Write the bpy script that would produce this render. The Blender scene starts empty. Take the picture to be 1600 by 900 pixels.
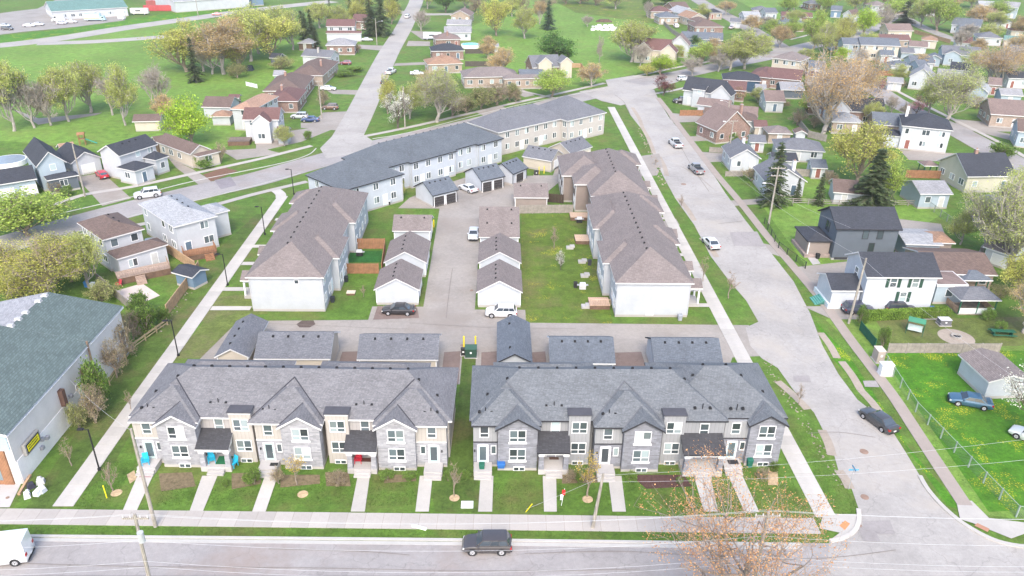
import bpy, math, random
import numpy as np
from mathutils import Matrix, Vector
R = math.radians
sc = bpy.context.scene
COL = sc.collection
# ---------------------------------------------------------------- camera (54 m up, looking north-ish, 27 degrees down)
CAM_H, FPX = 54.0, 1223.0
_nad = np.array([762-800, 2870-450, FPX]); _nad /= np.linalg.norm(_nad)
_vy = np.array([779-800, -168-450, FPX]); _vy /= np.linalg.norm(_vy)
_vy = _vy - _nad*_vy.dot(_nad); _vy /= np.linalg.norm(_vy)
_up = -_nad
CM = np.stack([np.cross(_vy, _up), _vy, _up])
cd = bpy.data.cameras.new('camera'); cam = bpy.data.objects.new('camera', cd); COL.objects.link(cam)
cd.sensor_width = 36; cd.lens = 36*FPX/1600; cd.clip_start = 1; cd.clip_end = 6000
_m = Matrix.Identity(4)
for i in range(3):
    _m[i][0] = CM[i][0]; _m[i][1] = -CM[i][1]; _m[i][2] = -CM[i][2]
_m[2][3] = CAM_H
cam.matrix_world = _m
sc.camera = cam
# ---------------------------------------------------------------- sky, sun, exposure
SUN_EL, SUN_AZ = 46, 180         # azimuth clockwise from +Y; a veiled sun high behind the camera
w = bpy.data.worlds.new('World'); sc.world = w; w.use_nodes = True
wn = w.node_tree; sky = wn.nodes.new('ShaderNodeTexSky'); sky.sky_type = 'NISHITA'; sky.sun_disc = False
sky.sun_elevation = R(SUN_EL); sky.sun_rotation = R(SUN_AZ); sky.air_density = 1.0; sky.dust_density = 3.0; sky.ozone_density = 1.0
bg = wn.nodes['Background']; bg.inputs['Strength'].default_value = 0.15
wn.links.new(sky.outputs[0], bg.inputs[0])
sl = bpy.data.lights.new('sun', 'SUN'); sun = bpy.data.objects.new('sun', sl); COL.objects.link(sun)
sl.energy = .75; sl.angle = R(18); sl.color = (1, .95, .88)
sun.rotation_euler = (R(SUN_EL-90), 0, R(-SUN_AZ)); sun.location = (0, 0, 200)
sc.view_settings.view_transform = 'Standard'; sc.view_settings.look = 'None'
sc.view_settings.exposure = 1.58; sc.view_settings.gamma = 1; sc.view_settings.use_curve_mapping = False

def G(px, py, z=0.0):
    """ground (or height z) point seen at a pixel of the photograph: used to survey where things really stand"""
    d = CM @ np.array([px-800, py-450, FPX]); t = (z-CAM_H)/d[2]
    return Vector((float(d[0]*t), float(d[1]*t), z))
def PY(x, y, z):
    c = CM.T @ np.array([x, y, z-CAM_H]); return 450+FPX*c[1]/c[2]
def PXM(x, y, z=0):
    c = CM.T @ np.array([x, y, z-CAM_H]); return FPX/c[2]
def top_z(p, topy):
    lo, hi = 0.0, 40.0
    for _ in range(40):
        mid = (lo+hi)/2
        if PY(p[0], p[1], mid) > topy: lo = mid
        else: hi = mid
    return lo
# ---------------------------------------------------------------- materials
MATS = {}
def nd(nt, t, **kw):
    n = nt.nodes.new(t)
    for k, v in kw.items():
        if k.startswith('i_'): n.inputs[k[2:].replace('_', ' ')].default_value = v
        else: setattr(n, k, v)
    return n
def mixc(nt, a, b, fac, blend='MIX'):
    n = nt.nodes.new('ShaderNodeMix'); n.data_type = 'RGBA'; n.blend_type = blend
    for sock, v in ((n.inputs[0], fac), (n.inputs[6], a), (n.inputs[7], b)):
        if hasattr(v, 'is_output'): nt.links.new(v, sock)
        elif isinstance(v, (int, float)): sock.default_value = v
        else: sock.default_value = (*v[:3], 1)
    return n.outputs[2]
def ramp(nt, src, stops):
    n = nt.nodes.new('ShaderNodeValToRGB'); nt.links.new(src, n.inputs[0])
    e = n.color_ramp.elements
    while len(e) < len(stops): e.new(.5)
    for el, (p, c) in zip(e, stops):
        el.position = p; el.color = (*c, 1) if not isinstance(c, (int, float)) else (c, c, c, 1)
    return n.outputs[0]
def sc3(c, k): return tuple(min(1, x*k) for x in c)
def M(kind, col=(.5, .5, .5), **kw):
    key = (kind, tuple(col), tuple(sorted(kw.items())))
    if key in MATS: return MATS[key]
    m = bpy.data.materials.new(kind + '_%d' % len(MATS)); m.use_nodes = True
    nt = m.node_tree; b = nt.nodes['Principled BSDF']; L = nt.links.new
    b.inputs['Roughness'].default_value = kw.get('rough', .85)
    b.inputs['Specular IOR Level'].default_value = kw.get('spec', .25)
    tc = nt.nodes.new('ShaderNodeTexCoord'); ob = tc.outputs['Object']
    def noise(scale, detail=4, rough=.6, vec=ob):
        n = nd(nt, 'ShaderNodeTexNoise'); L(vec, n.inputs['Vector'])
        n.inputs['Scale'].default_value = scale; n.inputs['Detail'].default_value = detail; n.inputs['Roughness'].default_value = rough
        return n.outputs['Fac']
    def bump(src, strength, dist=.02):
        n = nt.nodes.new('ShaderNodeBump'); n.inputs['Strength'].default_value = strength; n.inputs['Distance'].default_value = dist
        L(src, n.inputs['Height']); L(n.outputs[0], b.inputs['Normal'])
    def wallvec(kz):
        s = nt.nodes.new('ShaderNodeSeparateXYZ'); L(ob, s.inputs[0])
        a = nd(nt, 'ShaderNodeMath', operation='ADD'); L(s.outputs[0], a.inputs[0]); L(s.outputs[1], a.inputs[1])
        z = nd(nt, 'ShaderNodeMath', operation='MULTIPLY'); L(s.outputs[2], z.inputs[0]); z.inputs[1].default_value = kz
        c = nt.nodes.new('ShaderNodeCombineXYZ'); L(a.outputs[0], c.inputs[0]); L(z.outputs[0], c.inputs[1])
        return c.outputs[0]
    def bricks(vec, c1, c2, mo, bw, rh, ms, bias=0):
        n = nt.nodes.new('ShaderNodeTexBrick'); L(vec, n.inputs['Vector'])
        n.inputs['Color1'].default_value = (*c1, 1); n.inputs['Color2'].default_value = (*c2, 1); n.inputs['Mortar'].default_value = (*mo, 1)
        n.inputs['Scale'].default_value = 1; n.inputs['Brick Width'].default_value = bw; n.inputs['Row Height'].default_value = rh
        n.inputs['Mortar Size'].default_value = ms; n.inputs['Bias'].default_value = bias
        return n
    out = None
    if kind == 'leaf': col = sc3(col, 1.4); kw = dict(kw, c2=sc3(kw['c2'], 1.4)) if 'c2' in kw else kw
    if kind == 'grass': col = (col[0]*1.24, col[1]*1.32, col[2]*1.12)
    if kind == 'shingle':
        v = wallvec(2.2)
        br = bricks(v, sc3(col, .84), sc3(col, 1.18), sc3(col, .66), .33, .15, .014)
        n1 = ramp(nt, noise(.35, 3), [(.3, .91), (.7, 1.07)])
        n2 = ramp(nt, noise(8, 2), [(.35, .86), (.5, 1.0), (.72, 1.3)])
        out = mixc(nt, mixc(nt, br.outputs[0], n1, 1, 'MULTIPLY'), n2, kw.get('speck', .7), 'MULTIPLY')
        bump(br.outputs['Fac'], .4, -.02)
    elif kind == 'stone':
        v = wallvec(1)
        br = bricks(v, sc3(col, .80), sc3(col, 1.16), sc3(col, .85), .62, .17, .012)
        n1 = ramp(nt, noise(2.2, 4), [(.3, .84), (.7, 1.14)])
        out = mixc(nt, br.outputs[0], n1, .8, 'MULTIPLY'); bump(br.outputs['Fac'], .6, -.03)
    elif kind == 'brick':
        br = bricks(wallvec(1), sc3(col, .75), sc3(col, 1.2), (.38, .34, .3), .22, .075, .012)
        out = mixc(nt, br.outputs[0], ramp(nt, noise(.8), [(.3, .8), (.7, 1.15)]), .8, 'MULTIPLY')
    elif kind in ('siding', 'board'):
        s = nt.nodes.new('ShaderNodeSeparateXYZ'); L(ob, s.inputs[0])
        fr = nd(nt, 'ShaderNodeMath', operation='FRACT'); mu = nd(nt, 'ShaderNodeMath', operation='MULTIPLY')
        if kind == 'siding': L(s.outputs[2], mu.inputs[0]); mu.inputs[1].default_value = 1/.2
        else:
            a = nd(nt, 'ShaderNodeMath', operation='ADD'); L(s.outputs[0], a.inputs[0]); L(s.outputs[1], a.inputs[1]); L(a.outputs[0], mu.inputs[0]); mu.inputs[1].default_value = 1/.4
        L(mu.outputs[0], fr.inputs[0])
        g = ramp(nt, fr.outputs[0], [(.0, .70), (.14, .95), (1, 1.0)])
        g2 = ramp(nt, noise(.5, 5, .7), [(.3, .90), (.7, 1.04)])
        out = mixc(nt, mixc(nt, col, g, 1, 'MULTIPLY'), g2, 1, 'MULTIPLY')
        bump(fr.outputs[0], .5, .02)
    elif kind == 'asphalt':
        g = ramp(nt, noise(.12, 6, .65), [(.3, .82), (.5, 1.0), (.7, 1.12)])
        g2 = ramp(nt, noise(1.7, 6, .75), [(.3, .88), (.7, 1.1)])
        g3 = ramp(nt, noise(14, 2), [(.3, .93), (.7, 1.06)])
        out = mixc(nt, mixc(nt, mixc(nt, col, g, 1, 'MULTIPLY'), g2, 1, 'MULTIPLY'), g3, 1, 'MULTIPLY')
        vo = nd(nt, 'ShaderNodeTexVoronoi', feature='DISTANCE_TO_EDGE'); vo.inputs['Scale'].default_value = .16
        mp = nd(nt, 'ShaderNodeVectorMath', operation='ADD'); L(ob, mp.inputs[0])
        nn = nd(nt, 'ShaderNodeTexNoise'); nn.inputs['Scale'].default_value = .5; nn.inputs['Detail'].default_value = 5; L(ob, nn.inputs['Vector'])
        vs = nd(nt, 'ShaderNodeVectorMath', operation='SCALE'); L(nn.outputs['Color'], vs.inputs[0]); vs.inputs['Scale'].default_value = 3.5
        L(vs.outputs[0], mp.inputs[1]); L(mp.outputs[0], vo.inputs['Vector'])
        cr = ramp(nt, vo.outputs['Distance'], [(0, kw.get('crack', .72)), (.012, 1.0)])
        out = mixc(nt, out, cr, kw.get('cf', .7), 'MULTIPLY')
        if kw.get('stain'):
            out = mixc(nt, out, kw['stain'], ramp(nt, noise(.07, 6, .7), [(.5, 0.0), (.68, .75)]))
    elif kind == 'concrete':
        g = ramp(nt, noise(.4, 5, .7), [(.3, .90), (.7, 1.06)]); g2 = ramp(nt, noise(9, 3), [(.3, .95), (.7, 1.04)])
        out = mixc(nt, mixc(nt, col, g, 1, 'MULTIPLY'), g2, 1, 'MULTIPLY')
        oi = nt.nodes.new('ShaderNodeObjectInfo'); out = mixc(nt, out, ramp(nt, oi.outputs['Random'], [(0, .90), (1, 1.05)]), 1, 'MULTIPLY')
    elif kind == 'grass':
        c2 = kw.get('c2', (.22, .25, .09)); br_ = kw.get('brown', .35); ye = kw.get('yellow', 0)
        g1 = ramp(nt, noise(.55, 7, .72), [(.34, 0.0), (.66, 1.0)])
        out = mixc(nt, sc3(col, .68), sc3(col, 1.3), g1)
        out = mixc(nt, out, c2, ramp(nt, noise(.13, 6, .7), [(.47, 0.0), (.70, br_*2)]))
        fine = ramp(nt, noise(3.2, 5, .8), [(.28, .55), (.5, 1.0), (.75, 1.4)])
        out = mixc(nt, out, fine, .85, 'MULTIPLY')
        soft = ramp(nt, noise(.035, 3, .5), [(.3, .8), (.7, 1.18)]); out = mixc(nt, out, soft, .8, 'MULTIPLY')
        if ye:
            vo = nd(nt, 'ShaderNodeTexVoronoi'); vo.inputs['Scale'].default_value = 3.4; vo.voronoi_dimensions = '2D'; L(ob, vo.inputs['Vector'])
            dots = ramp(nt, vo.outputs['Distance'], [(.16, 1.0), (.25, 0.0)])
            pat = ramp(nt, noise(.22, 4, .7), [(.56-.04*ye, 0.0), (.66-.04*ye, 1.0)])
            mm = nd(nt, 'ShaderNodeMath', operation='MULTIPLY'); L(dots, mm.inputs[0]); L(pat, mm.inputs[1])
            m3 = nd(nt, 'ShaderNodeMath', operation='MULTIPLY'); L(mm.outputs[0], m3.inputs[0]); m3.inputs[1].default_value = .9
            out = mixc(nt, out, (.62, .52, .02), m3.outputs[0])
            out = mixc(nt, out, (.42, .42, .05), ramp(nt, noise(.22, 4, .7), [(.58-.04*ye, 0.0), (.8-.04*ye, .3)]))
        bump(noise(5, 5, .8), .7, .12)
    elif kind == 'leaf':
        gi = nt.nodes.new('ShaderNodeNewGeometry')
        c2 = kw.get('c2', sc3(col, 1.4))
        out = mixc(nt, sc3(col, .72), c2, gi.outputs['Random Per Island'])
        out = mixc(nt, out, ramp(nt, noise(.5, 3), [(.32, .68), (.68, 1.25)]), 1, 'MULTIPLY')
        oi = nt.nodes.new('ShaderNodeObjectInfo'); out = mixc(nt, out, ramp(nt, oi.outputs['Random'], [(0, .82), (1, 1.15)]), 1, 'MULTIPLY')
        b.inputs['Roughness'].default_value = .6
        b.inputs['Subsurface Weight'].default_value = 0
        tr = nt.nodes.new('ShaderNodeBsdfTranslucent'); L(out, tr.inputs[0])
        ms = nt.nodes.new('ShaderNodeMixShader'); ms.inputs[0].default_value = .45
        L(b.outputs[0], ms.inputs[1]); L(tr.outputs[0], ms.inputs[2]); L(ms.outputs[0], nt.nodes['Material Output'].inputs[0])
    elif kind == 'paint':
        b.inputs['Roughness'].default_value = .32; b.inputs['Specular IOR Level'].default_value = .5
        b.inputs['Metallic'].default_value = kw.get('metal', .25)
        b.inputs['Coat Weight'].default_value = .6; b.inputs['Coat Roughness'].default_value = .06
        out = mixc(nt, col, ramp(nt, noise(1.5, 4), [(.3, .9), (.7, 1.06)]), .6, 'MULTIPLY')
    elif kind == 'glass':
        b.inputs['Roughness'].default_value = .06; b.inputs['Specular IOR Level'].default_value = .9
        oi = nt.nodes.new('ShaderNodeObjectInfo')
        out = mixc(nt, sc3(col, .45), sc3(col, 1.7), oi.outputs['Random'])
    elif kind == 'wood':
        s = wallvec(1); n = nd(nt, 'ShaderNodeTexWave'); L(s, n.inputs['Vector']); n.inputs['Scale'].default_value = 2.1; n.inputs['Distortion'].default_value = 1.2
        out = mixc(nt, mixc(nt, sc3(col, .72), sc3(col, 1.15), n.outputs['Fac']), ramp(nt, noise(1.5, 4), [(.3, .75), (.7, 1.2)]), 1, 'MULTIPLY')
    else:
        v = kw.get('var', .12)
        out = mixc(nt, col, ramp(nt, noise(kw.get('scale', 1.2), 5, .65), [(.3, 1-v), (.7, 1+v)]), 1, 'MULTIPLY')
    L(out, b.inputs['Base Color'])
    MATS[key] = m
    return m
# ---------------------------------------------------------------- mesh building
class MB:
    def __init__(s): s.v = []; s.f = []; s.m = []; s.mats = []
    def mi(s, m):
        if m not in s.mats: s.mats.append(m)
        return s.mats.index(m)
    def add(s, vs, fs, m):
        o = len(s.v); s.v += [tuple(v) for v in vs]; k = s.mi(m)
        for f in fs: s.f.append(tuple(i+o for i in f)); s.m.append(k)
        return s
    def box(s, x0, x1, y0, y1, z0, z1, m):
        return s.add([(x0,y0,z0),(x1,y0,z0),(x1,y1,z0),(x0,y1,z0),(x0,y0,z1),(x1,y0,z1),(x1,y1,z1),(x0,y1,z1)],
                     [(0,3,2,1),(4,5,6,7),(0,1,5,4),(1,2,6,5),(2,3,7,6),(3,0,4,7)], m)
    def frus(s, b0, b1, m):
        """b0, b1 = (x0,x1,y0,y1,z) lower and upper rectangles"""
        vs = [(b[i], b[j], b[4]) for b in (b0, b1) for i, j in ((0,2),(1,2),(1,3),(0,3))]
        return s.add(vs, [(0,3,2,1),(4,5,6,7),(0,1,5,4),(1,2,6,5),(2,3,7,6),(3,0,4,7)], m)
    def prism(s, pts, z0, z1, m):
        n = len(pts)
        if sum(pts[i][0]*pts[(i+1)%n][1]-pts[(i+1)%n][0]*pts[i][1] for i in range(n)) < 0: pts = pts[::-1]
        vs = [(p[0],p[1],z0) for p in pts]+[(p[0],p[1],z1) for p in pts]
        return s.add(vs, [tuple(range(n-1,-1,-1)), tuple(range(n,2*n))]+[(i,(i+1)%n,n+(i+1)%n,n+i) for i in range(n)], m)
    def tube(s, p0, p1, r0, r1, n, m, cap=True):
        p0 = Vector(p0); p1 = Vector(p1); d = p1-p0
        if d.length < 1e-6: return s
        d.normalize(); a = d.orthogonal().normalized(); b = d.cross(a)
        vs = []
        for p, r in ((p0, r0), (p1, r1)):
            for i in range(n):
                t = 2*math.pi*i/n; vs.append(p+(a*math.cos(t)+b*math.sin(t))*r)
        fs = [(i,(i+1)%n,n+(i+1)%n,n+i) for i in range(n)]
        if cap and n > 2: fs += [tuple(range(n-1,-1,-1)), tuple(range(n,2*n))]
        return s.add(vs, fs, m)
    def hip(s, x0, x1, y0, y1, z, p, rm, fm, th=.2):
        W, D = x1-x0, y1-y0; h = min(W, D)/2*p
        if W >= D: r = [(x0+D/2, (y0+y1)/2, z+h), (x1-D/2, (y0+y1)/2, z+h)]
        else: r = [((x0+x1)/2, y0+W/2, z+h), ((x0+x1)/2, y1-W/2, z+h)]
        v = [(x0,y0,z),(x1,y0,z),(x1,y1,z),(x0,y1,z)]+r
        if abs(W-D) < .02: f = [(0,1,4),(1,2,4),(2,3,4),(3,0,4)]
        elif W >= D: f = [(0,1,5,4),(1,2,5),(2,3,4,5),(3,0,4)]
        else: f = [(0,1,4),(1,2,5,4),(2,3,5),(3,0,4,5)]
        s.add(v, f, rm)
        e = .004
        s.box(x0+e, x1-e, y0+e, y1-e, z-th, z-e, fm); return s
    def gable(s, x0, x1, y0, y1, z, p, ax, rm, fm, th=.2):
        """ridge along ax"""
        if ax == 'x':
            c = (y0+y1)/2; h = (y1-y0)/2*p
            pts = [(y0, z), (c, z+h), (y1, z)]; mk = lambda t, a: (t, a[0], a[1]); e0, e1 = x0, x1; flip = False
        else:
            c = (x0+x1)/2; h = (x1-x0)/2*p
            pts = [(x0, z), (c, z+h), (x1, z)]; mk = lambda t, a: (a[0], t, a[1]); e0, e1 = y0, y1; flip = True
        for k in (0, 1):
            a, b2 = pts[k], pts[k+1]
            v = [mk(e0, a), mk(e1, a), mk(e1, b2), mk(e0, b2)]
            lo = [mk(t, (q[0], q[1]-th)) for t, q in ((e0, a), (e1, a), (e1, b2), (e0, b2))]
            top = (0,1,2,3); sides = [(4,7,6,5),(0,4,5,1),(1,5,6,2),(3,7,4,0)]
            if flip: top = top[::-1]; sides = [x[::-1] for x in sides]
            s.add(v+lo, [top], rm); s.add(v+lo, sides, fm)
        return s
    def shed(s, x0, x1, y0, y1, z0, z1, rm, fm, th=.16):
        """low edge z0 at y0, high edge z1 at y1"""
        v = [(x0,y0,z0),(x1,y0,z0),(x1,y1,z1),(x0,y1,z1)]; l = [(a,b_,c-th) for a,b_,c in v]
        s.add(v+l, [(0,1,2,3)], rm); s.add(v+l, [(7,6,5,4),(0,4,5,1),(1,5,6,2),(2,6,7,3),(3,7,4,0)], fm); return s
    def gwall(s, x0, x1, y0, y1, z0, z, p, ax, m):
        """box walls with gable triangles"""
        if ax == 'y':
            h = (x1-x0)/2*p; c = (x0+x1)/2
            v = [(x0,y,z0) if i==0 else (x1,y,z0) if i==1 else (x1,y,z) if i==2 else (c,y,z+h) if i==3 else (x0,y,z) for y in (y0,y1) for i in range(5)]
        else:
            h = (y1-y0)/2*p; c = (y0+y1)/2
            v = [(x,y1,z0) if i==0 else (x,y0,z0) if i==1 else (x,y0,z) if i==2 else (x,c,z+h) if i==3 else (x,y1,z) for x in (x0,x1) for i in range(5)]
        return s.add(v, [(0,1,2,3,4),(9,8,7,6,5),(1,0,5,6),(2,1,6,7),(3,2,7,8),(4,3,8,9),(0,4,9,5)], m)
    def mesh(s, name, smooth=False):
        me = bpy.data.meshes.new(name); me.from_pydata(s.v, [], s.f)
        for m in s.mats: me.materials.append(m)
        me.polygons.foreach_set('material_index', s.m)
        if smooth: me.polygons.foreach_set('use_smooth', [True]*len(s.f))
        me.update(); return me
    def obj(s, name, parent=None, loc=(0,0,0), rz=0, smooth=False):
        return ob(name, s.mesh(name, smooth), parent, loc, rz)
def ob(name, data, parent=None, loc=(0,0,0), rz=0):
    o = bpy.data.objects.new(name, data); COL.objects.link(o); o.location = loc
    if rz: o.rotation_euler = (0, 0, rz)
    if parent: o.parent = parent
    return o
def thing(name, label, cat, loc=(0,0,0), rz=0, group=None):
    o = ob(name, None, None, loc, rz); o.empty_display_size = .5
    return tag(o, label, cat, group)
def tag(o, label, cat, group=None):
    o['label'] = label; o['category'] = cat
    if group: o['group'] = group
    return o
def struct(o): o['kind'] = 'structure'; return o
CACHE = {}
def cached(key, fn):
    if key not in CACHE: CACHE[key] = fn()
    return CACHE[key]
# palette
WHITE = (.78,.78,.78); FASC_W = M('plain', (.62,.61,.60), var=.04); FASC_D = M('plain', (.035,.035,.04), var=.1)
GLASS = M('glass', (.07,.09,.10)); CURT = M('glass', (.30,.36,.37)); FRAME = M('plain', (.8,.8,.8), var=.03); DARKFR = M('plain', (.05,.05,.055))
FOUND = M('concrete', (.42,.39,.36)); CONC = M('concrete', (.42,.40,.385)); WALK = M('concrete', (.40,.37,.34)); BLACK = M('plain', (.02,.02,.022))
METAL = M('plain', (.35,.35,.36), rough=.4, spec=.6); WOODN = M('wood', (.45,.30,.18)); WOODO = M('wood', (.30,.155,.085)); WOODG = M('wood', (.30,.27,.24))
POLE = M('wood', (.33,.30,.26))
# ---------------------------------------------------------------- windows and doors (shared meshes)
def win_frame(w, h, cols, split, fm):
    def f():
        b = MB(); t = .055; a0, a1 = -w/2, w/2; y0, y1 = -.07, .01
        b.box(a0-t, a1+t, y0, y1, -t*1.6, 0, fm); b.box(a0-t, a1+t, y0, y1, h, h+t, fm)
        b.box(a0-t, a0, y0, y1, 0, h, fm); b.box(a1, a1+t, y0, y1, 0, h, fm)
        for i in range(1, cols):
            x = a0+w*i/cols; b.box(x-.045, x+.045, y0+.004, y1, 0, h, fm)
        if split: b.box(a0, a1, y0+.008, y1, split-.035, split+.035, fm)
        return b.mesh('window')
    return cached(('wf', w, h, cols, split, fm.name), f)
def pane_mesh(w, h, m):
    return cached(('pm', round(w,3), round(h,3), m.name), lambda: MB().box(-w/2, w/2, -.035, .005, 0, h, m).mesh('pane'))
FACE = {'f': lambda W, D, u: ((u, 0), 0), 'r': lambda W, D, u: ((W, u), R(90)), 'b': lambda W, D, u: ((W-u, D), R(180)), 'l': lambda W, D, u: ((0, D-u), R(-90))}
rng = random.Random(7)
def window(par, x, y, z, rz, w=1.5, h=1.2, cols=2, split=0, fm=None, curt=None):
    fm = fm or FRAME
    o = ob('window', win_frame(w, h, cols, split, fm), par, (x, y, z), rz)
    pw = w/cols
    for i in range(cols):
        cx_ = -w/2+pw*(i+.5)
        g = CURT if (rng.random() < (.3 if curt is None else curt)) else GLASS
        if split:
            ob('pane', pane_mesh(pw-.09, split-.035, g), o, (cx_, 0, 0)); ob('pane', pane_mesh(pw-.09, h-split-.035, g), o, (cx_, 0, split+.035))
        else: ob('pane', pane_mesh(pw-.02 if cols == 1 else pw-.07, h, g), o, (cx_, 0, 0))
    return o
def door_mesh(w, h, m, glazed):
    def f():
        b = MB(); t = .09
        b.box(-w/2-t, -w/2, -.08, .01, 0, h, FRAME); b.box(w/2, w/2+t, -.08, .01, 0, h, FRAME); b.box(-w/2-t, w/2+t, -.08, .01, h, h+t, FRAME)
        if glazed:
            b.box(-w/2, -w/2+.13, -.05, .008, 0, h, m); b.box(w/2-.13, w/2, -.05, .008, 0, h, m); b.box(-w/2+.13, w/2-.13, -.05, .008, 0, .25, m); b.box(-w/2+.13, w/2-.13, -.05, .008, h-.15, h, m)
        else:
            b.box(-w/2, w/2, -.05, .008, 0, h, m)
            for q in (.3, 1.25): b.box(-w/2+.15, w/2-.15, -.065, -.05, q, q+.6, m)
        return b.mesh('door')
    return cached(('door', w, h, m.name, glazed), f)
def door(par, x, y, z, rz, w=.95, h=2.05, m=None, glazed=False):
    m = m or M('plain', (.55,.60,.60)); o = ob('door', door_mesh(w, h, m, glazed), par, (x, y, z), rz)
    if glazed: ob('pane', pane_mesh(w-.26, h-.4, GLASS), o, (0, 0, .25))
    ob('handle', cached('handle', lambda: MB().box(-.05, .05, -.14, -.05, 0, .05, METAL).mesh('handle')), o, (w/2-.1, 0, 1.0))
    return o
def gdoor(par, x, y, rz, w=2.5, h=2.1, m=None):
    m = m or M('plain', (.7,.7,.68), var=.05)
    def f():
        b = MB(); t = .1
        b.box(-w/2-t, -w/2, -.06, .01, 0, h, FRAME); b.box(w/2, w/2+t, -.06, .01, 0, h, FRAME); b.box(-w/2-t, w/2+t, -.06, .01, h, h+t, FRAME)
        return b.mesh('garage_door')
    o = ob('garage_door', cached(('gdf', w, h), f), par, (x, y, 0), rz)
    pm = cached(('gdp', w, h, m.name), lambda: MB().box(-w/2, w/2, -.03, .005, .012, h/4-.012, m).mesh('panel'))
    for i in range(4): ob('panel', pm, o, (0, 0, i*h/4))
    return o
VENT = MB().frus((-.15,.15,-.15,.15,-.08), (-.11,.11,-.11,.11,.15), BLACK).mesh('roof_vent')
PIPE = MB().tube((0,0,-.2),(0,0,.55),.05,.05,6,BLACK).mesh('vent_pipe')
def chimney(par, x, y, z0, z1, m, w=.6):
    b = MB().box(x-w/2, x+w/2, y-w/2, y+w/2, z0, z1, m); b.box(x-w/2-.05, x+w/2+.05, y-w/2-.05, y+w/2+.05, z1+.002, z1+.1, CONC)
    o = b.obj('chimney', par); MB().tube((x,y,z1+.1),(x,y,z1+.35),.11,.11,8,M('plain',(.35,.18,.12))).obj('flue', o); return o
# ---------------------------------------------------------------- buildings
RC = {'maroon': (.15,.085,.078), 'brown': (.145,.105,.09), 'taupe': (.20,.170,.160), 'grey': (.15,.155,.17), 'dark': (.048,.052,.063), 'black': (.045,.045,.05), 'tan': (.30,.19,.13),
      'lgrey': (.27,.27,.28), 'pale': (.32,.33,.345), 'slate': (.125,.142,.165), 'pink': (.20,.15,.135), 'green': (.15,.19,.18), 'orange': (.36,.23,.165), 'turq': (.13,.23,.21)}
def RM(c, speck=.7): return M('shingle', RC[c], speck=speck)
WC = {'white': ('siding', (.50,.52,.55)), 'cream': ('siding', (.54,.48,.40)), 'grey': ('siding', (.26,.28,.30)), 'lgrey': ('siding', (.48,.50,.52)), 'brick': ('brick', (.17,.065,.045)), 'tanbrick': ('brick', (.34,.25,.19)),
      'blue': ('siding', (.16,.24,.33)), 'lblue': ('siding', (.36,.43,.49)), 'navy': ('siding', (.05,.09,.14)), 'taupe': ('siding', (.30,.25,.22)), 'yellow': ('siding', (.50,.48,.38)), 'stucco': ('plain', (.55,.52,.47)),
      'beige': ('siding', (.58,.52,.44)), 'pgrey': ('siding', (.50,.525,.56)), 'dgrey': ('siding', (.12,.14,.165)), 'mint': ('siding', (.35,.5,.48)), 'brown': ('siding', (.16,.11,.08))}
def WM(c): return M(WC[c][0], WC[c][1])
FLAT_P = {'gx': .48, 'gy': .48, 'hip': .42}
def body(par, x0, x1, y0, y1, E, roof, rm, wm, p=None, fm=None, ov=.4, base=0., found=True, rname='roof', wname='wall', th=.2):
    """walls and roof over the roof rectangle x0..x1, y0..y1 (eaves), local to the thing"""
    p = p or FLAT_P.get(roof, .4); fm = fm or FASC_W
    a, b, c, d = x0+ov, x1-ov, y0+ov, y1-ov
    wb = MB()
    if found: MB().box(a-.03, b+.03, c-.03, d+.03, -.2, base+.35, FOUND).obj('foundation', par)
    z0 = base+.35 if found else base
    if roof == 'gx': wb.gwall(a, b, c, d, z0, E-th+ov*p-.01, p, 'x', wm)
    elif roof == 'gy': wb.gwall(a, b, c, d, z0, E-th+ov*p-.01, p, 'y', wm)
    else: wb.box(a, b, c, d, z0, E-th+.004, wm)
    wo = wb.obj(wname, par); r = MB()
    if roof == 'hip': r.hip(x0, x1, y0, y1, E, p, rm, fm, th)
    elif roof == 'gx': r.gable(x0, x1, y0, y1, E, p, 'x', rm, fm, th)
    elif roof == 'gy': r.gable(x0, x1, y0, y1, E, p, 'y', rm, fm, th)
    elif roof == 'shed': r.shed(x0, x1, y0, y1, E, E+(y1-y0)*.2, rm, fm)
    elif roof == 'flat': r.box(x0+.15, x1-.15, y0+.15, y1-.15, E-.3, E+.1, fm); r.box(x0+.3, x1-.3, y0+.3, y1-.3, E+.1, E+.105, rm)
    r.obj(rname, par); return wo
def autowin(par, x0, x1, y0, y1, E, r, faces='frl', ov=.4, doorface='f', base=.35, fm=None, shut=None, dens=1.0, big=False):
    a, b, c, d = x0+ov, x1-ov, y0+ov, y1-ov
    floors = [base+.95] + ([base+3.6] if E > 4.6 else [])
    for f in faces:
        L_ = (b-a) if f in 'fb' else (d-c)
        n = max(1, int((L_-.6)/2.9*dens+.3)); dk = r.randrange(n) if f == doorface else -1
        for fi, z in enumerate(floors):
            if z+1.25 > E: continue
            for k in range(n):
                if r.random() < .16 and not (fi == 0 and k == dk): continue
                u = L_*(k+.5)/n+r.uniform(-.25, .25)
                (dx, dy), rz = FACE[f](b-a, d-c, u); x, y = a+dx, c+dy
                if fi == 0 and k == dk: door(par, x, y, base, rz, m=M('plain', r.choice([(.6,.6,.6), (.25,.1,.08), (.1,.15,.2), (.5,.5,.48)]))); continue
                ww = r.choice([1.0, 1.3, 1.6]) if not big else 1.7; cols = 2 if ww > 1.1 else 1
                window(par, x, y, z, rz, ww, 1.15, cols, 0, fm)
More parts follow.
